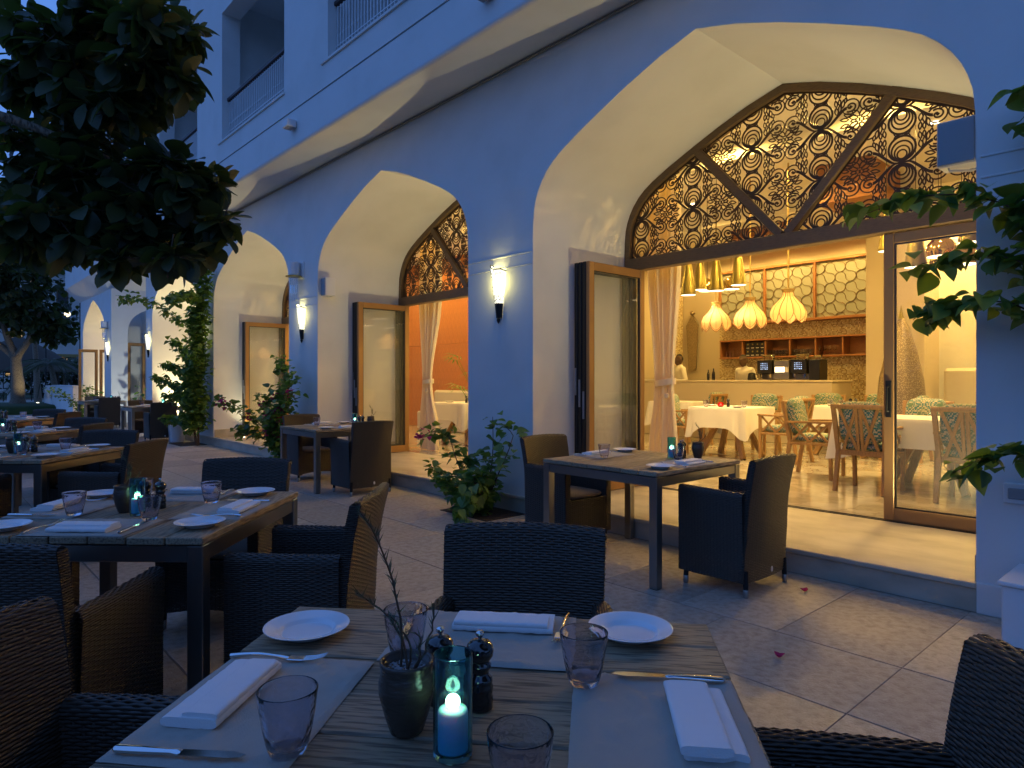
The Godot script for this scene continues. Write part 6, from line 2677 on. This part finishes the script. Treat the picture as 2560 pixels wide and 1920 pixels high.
	for q in [[-44.0, 6.3, 5.0], [-47.0, 6.9, 3.9], [-45.5, 7.7, 6.6], [-43.0, 4.6, 6.4]]:
		var l := thing("garden_lantern", ["round warm garden lantern left of far wing, upper", "round warm garden lantern left of far wing, lower", "small warm garden lantern under the trees near far wing", "small warm garden lantern high in the far tree"][k2], "lantern", W(q[0], q[1], q[2]), 0.0, "garden lanterns")
		mb = MB.new()
		mb.lathe([Vector2(0, -0.16), Vector2(0.12, -0.1), Vector2(0.16, 0.0), Vector2(0.12, 0.1), Vector2(0, 0.16)], 14)
		part("lantern_globe", mb, M.lamp_inside, l)
		mb = MB.new()
		mb.tube(PackedVector3Array([Vector3(0, 0.16, 0), Vector3(0, 0.9, 0)]), 0.015, 5)
		part("hanger", mb, M.black_metal, l)
		mb = MB.new()
		mb.tube(PackedVector3Array([Vector3(0, 0.9, 0), Vector3(0, 0.9, -0.6), Vector3(0, -q[2], -0.6)]), 0.03, 6)
		part("post", mb, M.black_metal, l)
		k2 += 1
	# coconut palms
	for q in [[-46.0, 5.2, 5.2, "slender palm with a lit trunk behind garden wall", 5], [-40.0, 5.3, 2.2, "young palm arching behind the white garden wall", 9]]:
		var p := thing("palm_tree", q[3], "tree", W(q[0], q[1], 0))
		var r := RandomNumberGenerator.new()
		r.seed = q[4]
		mb = MB.new()
		var hh: float = q[2]
		mb.tube(PackedVector3Array([Vector3(0, -0.05, 0), Vector3(0.12, hh * 0.4, 0.1), Vector3(0.1, hh * 0.75, 0.2), Vector3(0, hh, 0.3)]), [0.2, 0.14, 0.12, 0.1], 10)
		part("trunk", mb, M.bark, p)
		for i in 14:
			var a := TAU * i / 14.0 + r.randf() * 0.4
			var up := r.randf_range(-0.1, 0.9)
			mb = MB.new()
			var pts := PackedVector3Array()
			for s in 9:
				var f := s / 8.0
				pts.append(Vector3(cos(a) * 2.1 * f, hh + up * 1.6 * f - 1.7 * f * f, 0.3 + sin(a) * 2.1 * f))
			mb.tube(pts, 0.02, 4, false)
			for s in range(1, 9):
				for w in 4:
					var f := (s - 1 + w / 4.0) / 8.0
					var i0 := int(f * 8)
					var at := pts[i0].lerp(pts[mini(i0 + 1, 8)], f * 8 - i0)
					for sd in [-1.0, 1.0]:
						var side: Vector3 = Vector3(-sin(a), -0.6, cos(a)) * sd
						side.y = -0.45
						var tip: Vector3 = at + side.normalized() * 0.55 * sin(PI * (0.15 + f * 0.8)) + Vector3(cos(a), -0.2, sin(a)) * 0.18
						var wv := Vector3(cos(a), 0, sin(a)) * 0.022
						mb.tri(at - wv, at + wv, tip)
			part("frond", mb, M["tree_leaf%d" % (i % 3)], p)
	# dark hedge masses that close the garden, also behind the camera: the photo's steel and wicker mirror no low sky
	var kk := 0
	var hl := ["broad dark shrub mass at the left edge, nearest one", "low dark shrub mass behind the picket fence", "dark shrub mass behind the thatched hut", "tall dark shrub mass before the far house", "tall garden hedge behind the camera, far left end", "tall garden hedge behind the camera, left of middle", "tall garden hedge behind the camera, middle", "tall garden hedge behind the camera, right of middle", "tall garden hedge behind the camera, right end"]
	for q in [[-56.0, -4.0, 2.4, 1.6, 5.0, 1400, 0.45], [-58.0, 0.5, 2.0, 1.6, 4.0, 1400, 0.45], [-64.0, 9.5, 3.0, 1.6, 4.0, 1400, 0.45], [-70.0, 2.0, 4.0, 1.6, 7.0, 1400, 0.45], [-19.0, -8.0, 3.4, 4.2, 1.4, 2600, 0.36], [-11.5, -7.5, 3.5, 4.2, 1.4, 2600, 0.36], [-4.0, -7.2, 3.4, 4.2, 1.4, 2600, 0.36], [3.5, -6.6, 3.5, 4.2, 1.4, 2600, 0.36], [9.0, -2.5, 3.5, 1.6, 4.6, 2600, 0.36]]:
		var h := thing("hedge_shrub", hl[kk], "shrub", W(q[0], q[1], 0))
		var r := RandomNumberGenerator.new()
		r.seed = 90 + kk
		mb = MB.new()
		for i in 7:
			mb.tube(PackedVector3Array([Vector3(r.randfn() * q[3] * 0.5, -0.05, r.randfn() * q[4] * 0.4), Vector3(r.randfn() * q[3] * 0.6, q[2] * 0.8, r.randfn() * q[4] * 0.4)]), [0.08, 0.03], 5)
		part("stems", mb, M.stem, h).set_meta("kind", "stuff")
		var xs := []
		for i in int(q[5]):
			var d := Vector3(r.randfn(), r.randfn(), r.randfn()).normalized() * pow(r.randf(), 0.4)
			var p := Vector3(d.x * q[3], maxf(0.05, q[2] * 0.5 + d.y * q[2] * 0.55), d.z * q[4])
			xs.append(Transform3D(leaf_basis(r, Vector3(r.randfn(), r.randfn() * 0.6, r.randfn()), q[6]), p))
		multi("foliage", leaf_mesh(1.0, 0.6, 0.2, 0.2), M.tree_leaf0, xs, h)
		kk += 1


func plants() -> void:
	# low bougainvillea at the foot of the first column
	var c := []
	var V := func(x: float, h: float, n: float) -> Vector3: return Vector3(x, h, n)
	c = [
		[[V.call(0, 0, 0), V.call(-0.25, 0.45, 0.1), V.call(-0.55, 0.78, 0.05), V.call(-0.85, 0.72, 0.12)], 0.010, 1.0],
		[[V.call(0, 0, 0), V.call(0.1, 0.5, -0.05), V.call(0.05, 0.95, -0.1)], 0.010, 0.9],
		[[V.call(0, 0, 0), V.call(0.3, 0.45, 0.02), V.call(0.42, 0.8, -0.05), V.call(0.3, 0.9, 0)], 0.010, 1.0],
		[[V.call(0, 0, 0), V.call(0.2, 0.35, 0.2), V.call(0.32, 0.25, 0.42), V.call(0.42, 0.03, 0.6)], 0.008, 1.6],
		[[V.call(-0.1, 0, 0), V.call(-0.4, 0.3, 0.15), V.call(-0.6, 0.42, 0.2)], 0.008, 2.6],
		[[V.call(0, 0, 0.1), V.call(-0.1, 0.28, 0.3), V.call(-0.2, 0.36, 0.35)], 0.008, 3.0],
		[[V.call(0.1, 0, 0.1), V.call(0.2, 0.3, 0.25), V.call(0.25, 0.42, 0.3)], 0.008, 3.0],
		[[V.call(-0.2, 0, 0), V.call(-0.3, 0.4, 0.0), V.call(-0.1, 0.55, 0.0)], 0.008, 2.6],
		[[V.call(0, 0, 0), V.call(0.05, 0.3, 0.15), V.call(0.3, 0.5, 0.1)], 0.008, 2.4],
	]
	vine("bougainvillea_shrub", "low leafy bougainvillea at the foot of the first column", W(-5.15, 4.22, 0.004), c, 60, 0.105, 0.055, 280, 101, 4, "bougainvilleas on the columns")
	# flowering one at the second column
	c = [
		[[V.call(0, 0, 0), V.call(-0.05, 0.5, 0.1), V.call(0.1, 1.0, 0.05), V.call(0.12, 1.45, 0.0), V.call(-0.1, 1.62, 0.0)], 0.014, 1.6],
		[[V.call(0.03, 0, 0), V.call(0.2, 0.6, 0.1), V.call(0.42, 1.1, 0.1), V.call(0.4, 1.4, 0.05)], 0.012, 1.8],
		[[V.call(0, 0.3, 0), V.call(-0.3, 0.7, 0.3), V.call(-0.7, 0.95, 0.5), V.call(-1.0, 0.97, 0.6)], 0.008, 1.2],
		[[V.call(0, 0.2, 0), V.call(-0.25, 0.5, 0.3), V.call(-0.5, 0.55, 0.5)], 0.008, 2.0],
		[[V.call(0, 0.2, 0), V.call(0.1, 0.7, 0.2), V.call(0.3, 0.85, 0.3)], 0.008, 3.2],
		[[V.call(0, 0.3, 0), V.call(-0.1, 0.8, 0.15), V.call(-0.2, 1.1, 0.2)], 0.008, 2.6],
		[[V.call(0, 0.3, 0), V.call(0.2, 0.75, 0.1), V.call(0.15, 1.1, 0.1)], 0.008, 2.8],
	]
	vine("bougainvillea_shrub", "magenta-flowering bougainvillea climbing beside the second column's lit sconce", W(-9.95, 4.2, 0.004), c, 70, 0.105, 0.07, 0, 103, 15, "bougainvilleas on the columns")
	# tall climber at the third column
	c = [
		[[V.call(0, 0, 0), V.call(0.05, 1.0, 0.02), V.call(0.0, 2.0, 0.0), V.call(0.15, 3.0, 0.0), V.call(0.3, 3.55, 0.0)], 0.022, 5.0, 0.12, 1.5],
		[[V.call(0.06, 0, 0.04), V.call(-0.1, 0.9, 0.1), V.call(0.1, 1.9, 0.08), V.call(0.1, 2.7, 0.05)], 0.018, 5.0, 0.15, 1.6],
		[[V.call(-0.05, 0, 0.04), V.call(0.1, 0.8, 0.15), V.call(-0.1, 1.5, 0.1)], 0.018, 5.0, 0.2, 1.8],
		[[V.call(0, 1.6, 0.05), V.call(-0.5, 2.0, 0.2), V.call(-0.75, 2.1, 0.3)], 0.007, 2.0],
		[[V.call(0, 1.2, 0.05), V.call(-0.5, 1.55, 0.25), V.call(-0.95, 1.65, 0.4)], 0.007, 2.0],
		[[V.call(0, 0.9, 0.05), V.call(-0.5, 1.2, 0.3), V.call(-1.1, 1.38, 0.5)], 0.007, 1.8],
		[[V.call(0, 0.7, 0.05), V.call(-0.45, 0.95, 0.2), V.call(-0.8, 1.0, 0.35)], 0.007, 2.0],
		[[V.call(0, 0.4, 0.05), V.call(-0.4, 0.5, 0.25), V.call(-0.85, 0.52, 0.4)], 0.007, 1.8],
		[[V.call(0.05, 2.3, 0.05), V.call(-0.5, 2.6, 0.3), V.call(-1.2, 3.0, 0.7), V.call(-1.9, 3.05, 1.0)], 0.007, 0.9],
		[[V.call(0.15, 2.9, 0.05), V.call(0.6, 2.95, 0.4), V.call(1.1, 2.75, 0.8)], 0.007, 2.6],
		[[V.call(0.1, 1.6, 0.0), V.call(0.4, 1.75, 0.2), V.call(0.55, 1.8, 0.3)], 0.006, 1.6],
	]
	vine("climbing_vine", "tall leafy vine climbing the third column up to the arch", W(-14.22, 4.26, 0.004), c, 85, 0.115, 0.055, 0, 105, 0, "bougainvilleas on the columns")
	# big-leaved branches at the right edge, on the near column
	c = [
		[[V.call(0, 0, 0), V.call(0.06, 0.9, 0.04), V.call(0.0, 1.8, 0.05), V.call(-0.1, 2.35, 0.06), V.call(-0.02, 2.75, 0.08)], 0.016, 0.0],
		[[V.call(0.0, 1.85, 0.05), V.call(-0.25, 2.25, 0.08), V.call(-0.6, 2.36, 0.12), V.call(-0.95, 2.30, 0.16)], 0.007, 1.5, 0.1],
		[[V.call(0.0, 1.7, 0.05), V.call(-0.1, 2.2, 0.05), V.call(-0.05, 2.6, 0.06), V.call(-0.18, 2.85, 0.08)], 0.007, 1.3, 0.3],
		[[V.call(0.0, 1.7, 0.05), V.call(-0.2, 1.95, 0.08), V.call(-0.45, 2.0, 0.1), V.call(-0.68, 1.97, 0.12)], 0.006, 1.5, 0.25],
		[[V.call(0.0, 1.5, 0.05), V.call(-0.2, 1.72, 0.08), V.call(-0.45, 1.74, 0.1), V.call(-0.66, 1.70, 0.12)], 0.006, 1.6, 0.25],
		[[V.call(0.0, 1.6, 0.05), V.call(-0.06, 1.9, 0.06), V.call(-0.15, 2.25, 0.08)], 0.006, 2.2],
		[[V.call(0.0, 1.5, 0.05), V.call(0.03, 1.9, 0.08), V.call(0.0, 2.3, 0.1)], 0.006, 2.2],
		[[V.call(0.0, 1.6, 0.04), V.call(0.05, 1.75, 0.08), V.call(0.06, 2.0, 0.1)], 0.006, 3.0],
		[[V.call(0.03, 0.7, 0.04), V.call(-0.1, 0.95, 0.1), V.call(-0.3, 0.92, 0.15), V.call(-0.46, 0.82, 0.2)], 0.006, 1.4, 0.25],
		[[V.call(0.0, 1.2, 0.05), V.call(0.02, 1.5, 0.09), V.call(-0.02, 1.7, 0.1)], 0.006, 2.0],
	]
	vine("climbing_vine", "leafy vine branches reaching in from the right edge", W(-0.62, 4.36, 0.0), c, 44, 0.125, 0.04, 300, 107, 0, "bougainvilleas on the columns")
	# small shrub before the far wing
	c = [
		[[V.call(0, 0, 0), V.call(0.1, 0.6, 0.1), V.call(0.2, 1.2, 0.0)], 0.012, 1.5],
		[[V.call(0, 0, 0), V.call(-0.3, 0.6, 0.3), V.call(-0.9, 1.05, 0.9)], 0.012, 1.4],
		[[V.call(0, 0, 0), V.call(-0.1, 0.4, 0.2), V.call(-0.4, 0.6, 0.4)], 0.012, 1.8],
		[[V.call(0, 0, 0), V.call(0.3, 0.6, 0.0), V.call(0.5, 1.0, -0.2)], 0.012, 1.6],
	]
	vine("bougainvillea_shrub", "thin bougainvillea shrub beside the table at the far wing", W(-24.6, 4.1, 0.0), c, 50, 0.11, 0.08, 0, 109, 0, "bougainvilleas on the columns")
	c = [
		[[V.call(0, 0, 0), V.call(0.05, 0.6, 0.05), V.call(-0.05, 1.25, 0.0)], 0.012, 1.0],
		[[V.call(0, 0, 0), V.call(0.15, 0.5, -0.1), V.call(0.3, 1.1, -0.2)], 0.012, 1.0],
		[[V.call(0, 0, 0), V.call(-0.1, 0.5, -0.2), V.call(-0.1, 1.0, -0.45)], 0.012, 1.0],
	]
	vine("bougainvillea_shrub", "small shrub whose shadow falls on the far wing", W(-22.2, 5.0, 0.0), c, 22, 0.13, 0.07, 0, 111, 0, "bougainvilleas on the columns")
	# fallen bracts
	var pm := leaf_mesh(1.0, 0.9, 0.5, -0.2)
	var k := 0
	for q in [[-1.86, 4.12], [-1.50, 3.05]]:
		var t := thing("fallen_blossom", ["magenta blossom on the paving close to step", "magenta blossom alone on the open paving"][k], "flower", W(q[0], q[1], 0.0), k * 1.3, "fallen magenta blossoms")
		for i in 3:
			var o := part("bract", pm, M.petal, t)
			o.transform = Transform3D(Basis(Vector3.UP, i * 2.1) * Basis(Vector3.RIGHT, 0.45) * 0.036, Vector3(0, 0.004, 0))
		k += 1
	# overhanging tree, upper left: trunk stands out of frame
	tree("dark leafy tree branches overhanging from the upper left", W(-5.2, -2.6, 0), [[Vector3(0, -0.1, 0), Vector3(-0.1, 1.4, -0.2), Vector3(-0.4, 2.6, -0.9)], 0.2, 0.14], [[[Vector3(-0.35, 2.5, -0.8), Vector3(-1.0, 3.3, -2.0), Vector3(-1.4, 3.8, -3.4)], 0.1, 0.03], [[Vector3(-0.4, 2.6, -0.9), Vector3(-0.6, 3.5, -1.8), Vector3(-0.4, 4.4, -3.0)], 0.1, 0.03], [[Vector3(-0.4, 2.6, -0.9), Vector3(-1.6, 3.0, -1.9), Vector3(-2.4, 3.1, -2.9)], 0.09, 0.03], [[Vector3(-0.9, 3.2, -1.9), Vector3(-0.7, 3.2, -2.9), Vector3(-0.6, 3.0, -3.7)], 0.06, 0.02]], TREE_CLUMPS, 0.21, 73, ["tree_leaf0", "tree_leaf1", "tree_leaf2"])


var TREE_CLUMPS := []


func crown_clumps() -> void:
	# clump centres of the overhanging crown, relative to the trunk's foot at (-5.2, -2.6)
	var f := Vector3(-5.2, 0, 2.6)
	for q in [
		[-5.75, 0.66, 3.79, 0.27, 0.24, 0.27, 13], [-6.94, 0.80, 4.30, 0.32, 0.29, 0.32, 17], [-5.56, 0.99, 3.89, 0.27, 0.25, 0.27, 13], [-6.65, 1.19, 4.40, 0.33, 0.30, 0.33, 17], [-5.12, 1.23, 3.80, 0.23, 0.21, 0.23, 11],
		[-6.59, 1.58, 4.51, 0.30, 0.27, 0.30, 14], [-5.42, 1.53, 3.97, 0.14, 0.13, 0.14, 5], [-6.77, 1.92, 4.63, 0.18, 0.16, 0.18, 6], [-6.11, 0.65, 3.57, 0.28, 0.26, 0.28, 13], [-7.11, 0.76, 3.94, 0.33, 0.30, 0.33, 17],
		[-5.70, 0.94, 3.52, 0.28, 0.25, 0.28, 13], [-6.84, 1.13, 3.96, 0.33, 0.30, 0.33, 17], [-5.24, 1.18, 3.52, 0.24, 0.21, 0.24, 11], [-6.37, 1.43, 4.00, 0.29, 0.26, 0.29, 14], [-5.07, 1.40, 3.47, 0.12, 0.11, 0.12, 4],
		[-6.93, 1.91, 4.27, 0.16, 0.15, 0.16, 5], [-6.23, 0.57, 3.19, 0.16, 0.14, 0.16, 5], [-7.86, 0.72, 3.68, 0.20, 0.18, 0.20, 7], [-5.89, 0.92, 3.19, 0.28, 0.26, 0.28, 13], [-6.80, 1.07, 3.48, 0.33, 0.30, 0.33, 17],
		[-5.41, 1.09, 3.27, 0.24, 0.22, 0.24, 11], [-7.01, 1.41, 3.84, 0.31, 0.28, 0.31, 14], [-5.47, 1.34, 3.38, 0.13, 0.11, 0.13, 4], [-7.02, 1.72, 3.97, 0.16, 0.15, 0.16, 5], [-6.14, 0.71, 2.84, 0.29, 0.26, 0.29, 13],
		[-6.92, 0.80, 3.03, 0.32, 0.29, 0.32, 17], [-5.72, 0.97, 2.80, 0.28, 0.25, 0.28, 13], [-7.24, 1.23, 3.19, 0.35, 0.32, 0.35, 17], [-5.41, 1.24, 2.84, 0.26, 0.24, 0.26, 12], [-6.42, 1.48, 3.12, 0.31, 0.28, 0.31, 15],
		[-5.21, 1.44, 2.78, 0.18, 0.17, 0.18, 7], [-6.12, 1.69, 3.03, 0.22, 0.19, 0.22, 9], [-5.30, 1.68, 2.83, 0.11, 0.10, 0.11, 4], [-6.67, 2.12, 3.22, 0.14, 0.13, 0.14, 4], [-5.06, 1.66, 2.51, 0.12, 0.11, 0.12, 4],
		[-6.09, 2.00, 2.75, 0.14, 0.13, 0.14, 5], [-5.41, 1.54, 2.51, 0.21, 0.19, 0.21, 8], [-6.54, 1.87, 2.76, 0.25, 0.23, 0.25, 10], [-5.57, 1.34, 2.41, 0.24, 0.22, 0.24, 10], [-7.04, 1.69, 2.70, 0.30, 0.27, 0.30, 12],
		[-5.52, 1.11, 2.49, 0.26, 0.24, 0.26, 12], [-6.80, 1.37, 2.76, 0.32, 0.29, 0.32, 15], [-5.81, 0.86, 2.44, 0.28, 0.25, 0.28, 13], [-7.10, 1.05, 2.69, 0.34, 0.31, 0.34, 17], [-5.78, 0.57, 2.42, 0.27, 0.24, 0.27, 13],
		[-7.25, 0.72, 2.70, 0.33, 0.30, 0.33, 17], [-5.29, 1.60, 2.32, 0.11, 0.10, 0.11, 4], [-5.96, 1.80, 2.44, 0.12, 0.11, 0.12, 4], [-5.04, 1.31, 2.18, 0.13, 0.12, 0.13, 5], [-6.72, 1.75, 2.47, 0.18, 0.16, 0.18, 6],
		[-5.39, 1.09, 2.21, 0.13, 0.12, 0.13, 5], [-6.92, 1.40, 2.46, 0.17, 0.16, 0.17, 6], [-5.27, 1.37, 2.92, 0.12, 0.11, 0.12, 4], [-6.44, 1.67, 3.28, 0.15, 0.14, 0.15, 5]]:
		TREE_CLUMPS.append([W(q[0], q[1], q[2]) - f, Vector3(q[3], q[4], q[5]), q[6]])


func seat(proto: Node3D, c: Vector3, yaw: float, out: Vector2, off: float, r: float, label: String, first := false, twist := 0.0) -> void:
	var b := Basis(Vector3.UP, yaw)
	var o := b * Vector3(out.x, 0, -out.y)
	var rt := (-o).cross(Vector3.UP)
	var p := c + o * r + rt * off
	var turn := atan2(o.x, o.z) + twist  # local +z (the back) points outwards
	if first:
		proto.position = p
		proto.rotation.y = turn
		proto.set_meta("label", label)
	else:
		dup(proto, p, turn, label)


func _ready() -> void:
	rng.seed = 1
	# ---- camera
	var cam := Camera3D.new()
	cam.name = "camera"
	cam.projection = Camera3D.PROJECTION_FRUSTUM
	cam.near = 0.05
	cam.far = 400.0
	cam.size = 2.0 * 0.05 * 960.0 / 1662.0
	cam.frustum_offset = Vector2(0, -0.05 * 9.3 / 1662.0)
	cam.position = Vector3(0, 1.32, 0)
	cam.rotation_degrees.y = 48.07
	add_child(cam)
	cam.current = true
	# ---- sky at dusk
	var env := Environment.new()
	env.background_mode = Environment.BG_SKY
	var sm := ProceduralSkyMaterial.new()
	sm.sky_top_color = Color(0.095, 0.255, 0.77).linear_to_srgb()
	sm.sky_horizon_color = Color(0.145, 0.31, 0.78).linear_to_srgb()
	sm.ground_horizon_color = Color(0.05, 0.07, 0.12).linear_to_srgb()
	sm.ground_bottom_color = Color(0.02, 0.03, 0.05).linear_to_srgb()
	sm.sky_curve = 0.25
	var sky := Sky.new()
	sky.sky_material = sm
	env.sky = sky
	env.background_energy_multiplier = 1.0
	env.tonemap_mode = Environment.TONE_MAPPER_LINEAR
	env.tonemap_exposure = 1.0
	env.sdfgi_enabled = true
	env.ssao_enabled = true
	env.ssil_enabled = true
	var we := WorldEnvironment.new()
	we.name = "environment"
	we.environment = env
	add_child(we)
	var sun := DirectionalLight3D.new()
	sun.name = "afterglow"
	sun.light_energy = 0.012
	sun.light_color = Color(0.75, 0.85, 1.0)
	sun.light_angular_distance = 40.0
	sun.rotation_degrees = Vector3(-50, 120, 0)
	sun.shadow_enabled = true
	add_child(sun)
	materials()
	# ---- structure
	terrace()
	hotel()
	wing()
	fittings()
	# ---- terrace furniture
	make_ware()
	var T := make_table()
	var tables := [
		# X, N, table axes angle, plank angle added, name of table, full set?
		[-0.92, 0.685, 41.0, 0.0, "nearest table"],
		[-3.30, 0.768, 46.7, 90.0, "second table"],
		[-6.58, 0.66, 46.7, 90.0, "third table"],
		[-9.35, 0.78, 46.7, 90.0, "fourth table"],
		[-12.4, 0.95, 46.7, 90.0, "fifth table"],
		[-3.0, 3.965, 0.0, 90.0, "big-arch table"],
		[-7.76, 3.965, 0.0, 90.0, "second-arch table"],
		[-16.5, 3.95, 0.0, 90.0, "fourth-arch table"],
		[-21.8, 3.95, 0.0, 90.0, "far-wing table"]]
	var tl := ["nearest square teak plank table, large in the foreground", "second square teak table, at left behind the nearest one", "third square teak table in the left row", "fourth square teak table in the left row", "fifth and farthest square teak table in the left row", "square teak table on the paving before the big arch", "square teak table beside step of the second arch", "square teak table before the fourth arch near vine", "farthest square teak table beside the far wing"]
	for i in tables.size():
		var q: Array = tables[i]
		var at := W(q[0], q[1], 0)
		var tn := deg_to_rad(q[2] + q[3])
		if i == 0:
			T.position = at
			T.rotation.y = tn
			T.set_meta("label", tl[0])
		else:
			dup(T, at, tn, tl[i])
	var chair := make_chair()
	var F := Vector2(0, 1)
	var R := Vector2(1, 0)
	var L := Vector2(-1, 0)
	var Nn := Vector2(0, -1)
	var at := func(i: int) -> Vector3: return W(tables[i][0], tables[i][1], 0)
	var yw := func(i: int) -> float: return deg_to_rad(tables[i][2])
	seat(chair, at.call(0), yw.call(0), F, -0.02, 0.76, "dark wicker armchair facing us across the nearest table", true)
	seat(chair, at.call(0), yw.call(0), R, -0.03, 0.70, "dark wicker armchair cut off at lower right of the nearest table")
	seat(chair, at.call(0), yw.call(0), L, 0.05, 0.69, "dark wicker armchair cut off at lower left of the nearest table")
	seat(chair, at.call(1), yw.call(1), F, -0.02, 0.765, "dark wicker armchair on the far side of second table")
	seat(chair, at.call(1), yw.call(1), R, -0.09, 0.77, "wicker armchair at the right side of second table")
	seat(chair, at.call(1), yw.call(1), Nn, 0.1, 0.78, "wicker armchair at the near side of second table")
	seat(chair, at.call(1), yw.call(1), L, 0.0, 0.74, "wicker armchair at the left side of second table")
	seat(chair, at.call(2), yw.call(2), R, -0.12, 0.80, "wicker armchair with lit back at right of third table")
	seat(chair, at.call(2), yw.call(2), F, -0.1, 0.68, "wicker armchair on the far side of third table")
	seat(chair, at.call(2), yw.call(2), Nn, 0.0, 0.74, "wicker armchair at the near side of third table")
	seat(chair, at.call(3), yw.call(3), R, -0.15, 0.86, "wicker armchair at right of fourth table")
	seat(chair, at.call(3), yw.call(3), F, -0.3, 0.62, "wicker armchair on the far side of fourth table")
	seat(chair, at.call(4), yw.call(4), R, 0.0, 0.76, "wicker armchair at right of the fifth table")
	seat(chair, at.call(4), yw.call(4), F, 0.0, 0.74, "wicker armchair on the far side of fifth table")
	seat(chair, at.call(4), yw.call(4), L, 0.0, 0.78, "wicker armchair at left of the fifth table")
	seat(chair, at.call(5), yw.call(5), R, 0.03, 0.74, "wicker armchair seen from behind at the big-arch table")
	seat(chair, at.call(5), yw.call(5), L, -0.05, 0.80, "wicker armchair left of the big-arch table beside folded doors")
	seat(chair, at.call(6), yw.call(6), R, -0.03, 0.72, "wicker armchair seen from behind at the second-arch table")
	seat(chair, at.call(6), yw.call(6), L, 0.0, 0.74, "wicker armchair behind the second-arch table by blossoms")
	seat(chair, at.call(7), yw.call(7), R, 0.0, 0.74, "wicker armchair seen from behind at the fourth-arch table")
	seat(chair, at.call(7), yw.call(7), L, 0.0, 0.74, "wicker armchair behind the fourth-arch table")
	seat(chair, at.call(8), yw.call(8), R, 0.0, 0.74, "wicker armchair seen from behind at the far-wing table")
	seat(chair, at.call(8), yw.call(8), L, 0.0, 0.74, "wicker armchair behind the far-wing table")
	var sn := ["far seat", "right seat", "left seat", "near seat"]
	for i in tables.size():
		var dirs := [F, R, L, Nn] if i < 5 else [R, L]
		for d in dirs.size():
			var s: String = sn[d] if i < 5 else ["right seat", "left seat"][d]
			cover(at.call(i), yw.call(i), dirs[d], "%s of the %s" % [s, tables[i][4]], d + i, i > 2 and i != 5)
		var b := Basis(Vector3.UP, yw.call(i))
		var P := func(x: float, w: float) -> Vector3: return at.call(i) + b * Vector3(x, 0, -w) + Vector3(0, 0.7412, 0)
		if i < 5:
			candle_at(P.call(0.028, -0.113), "turquoise candle glass on the %s" % tables[i][4])
			pot_at(P.call(-0.062, -0.055), "rosemary pot on the %s" % tables[i][4], 0 if i == 0 else 1, yw.call(i) - 0.1)
			mill_at(P.call(0.044, 0.038), "right black pepper mill on the %s" % tables[i][4])
			mill_at(P.call(-0.03, 0.048), "left black pepper mill on the %s" % tables[i][4])
		else:
			candle_at(P.call(0.13, 0.2), "turquoise candle glass on the %s" % tables[i][4])
			pot_at(P.call(0.25, 0.36), "rosemary pot on the %s" % tables[i][4], 1, 0.5)
			mill_at(P.call(0.185, 0.235), "right black pepper mill on the %s" % tables[i][4])
			mill_at(P.call(0.165, 0.295), "left black pepper mill on the %s" % tables[i][4])
	interior()
	crown_clumps()
	plants()
	background()
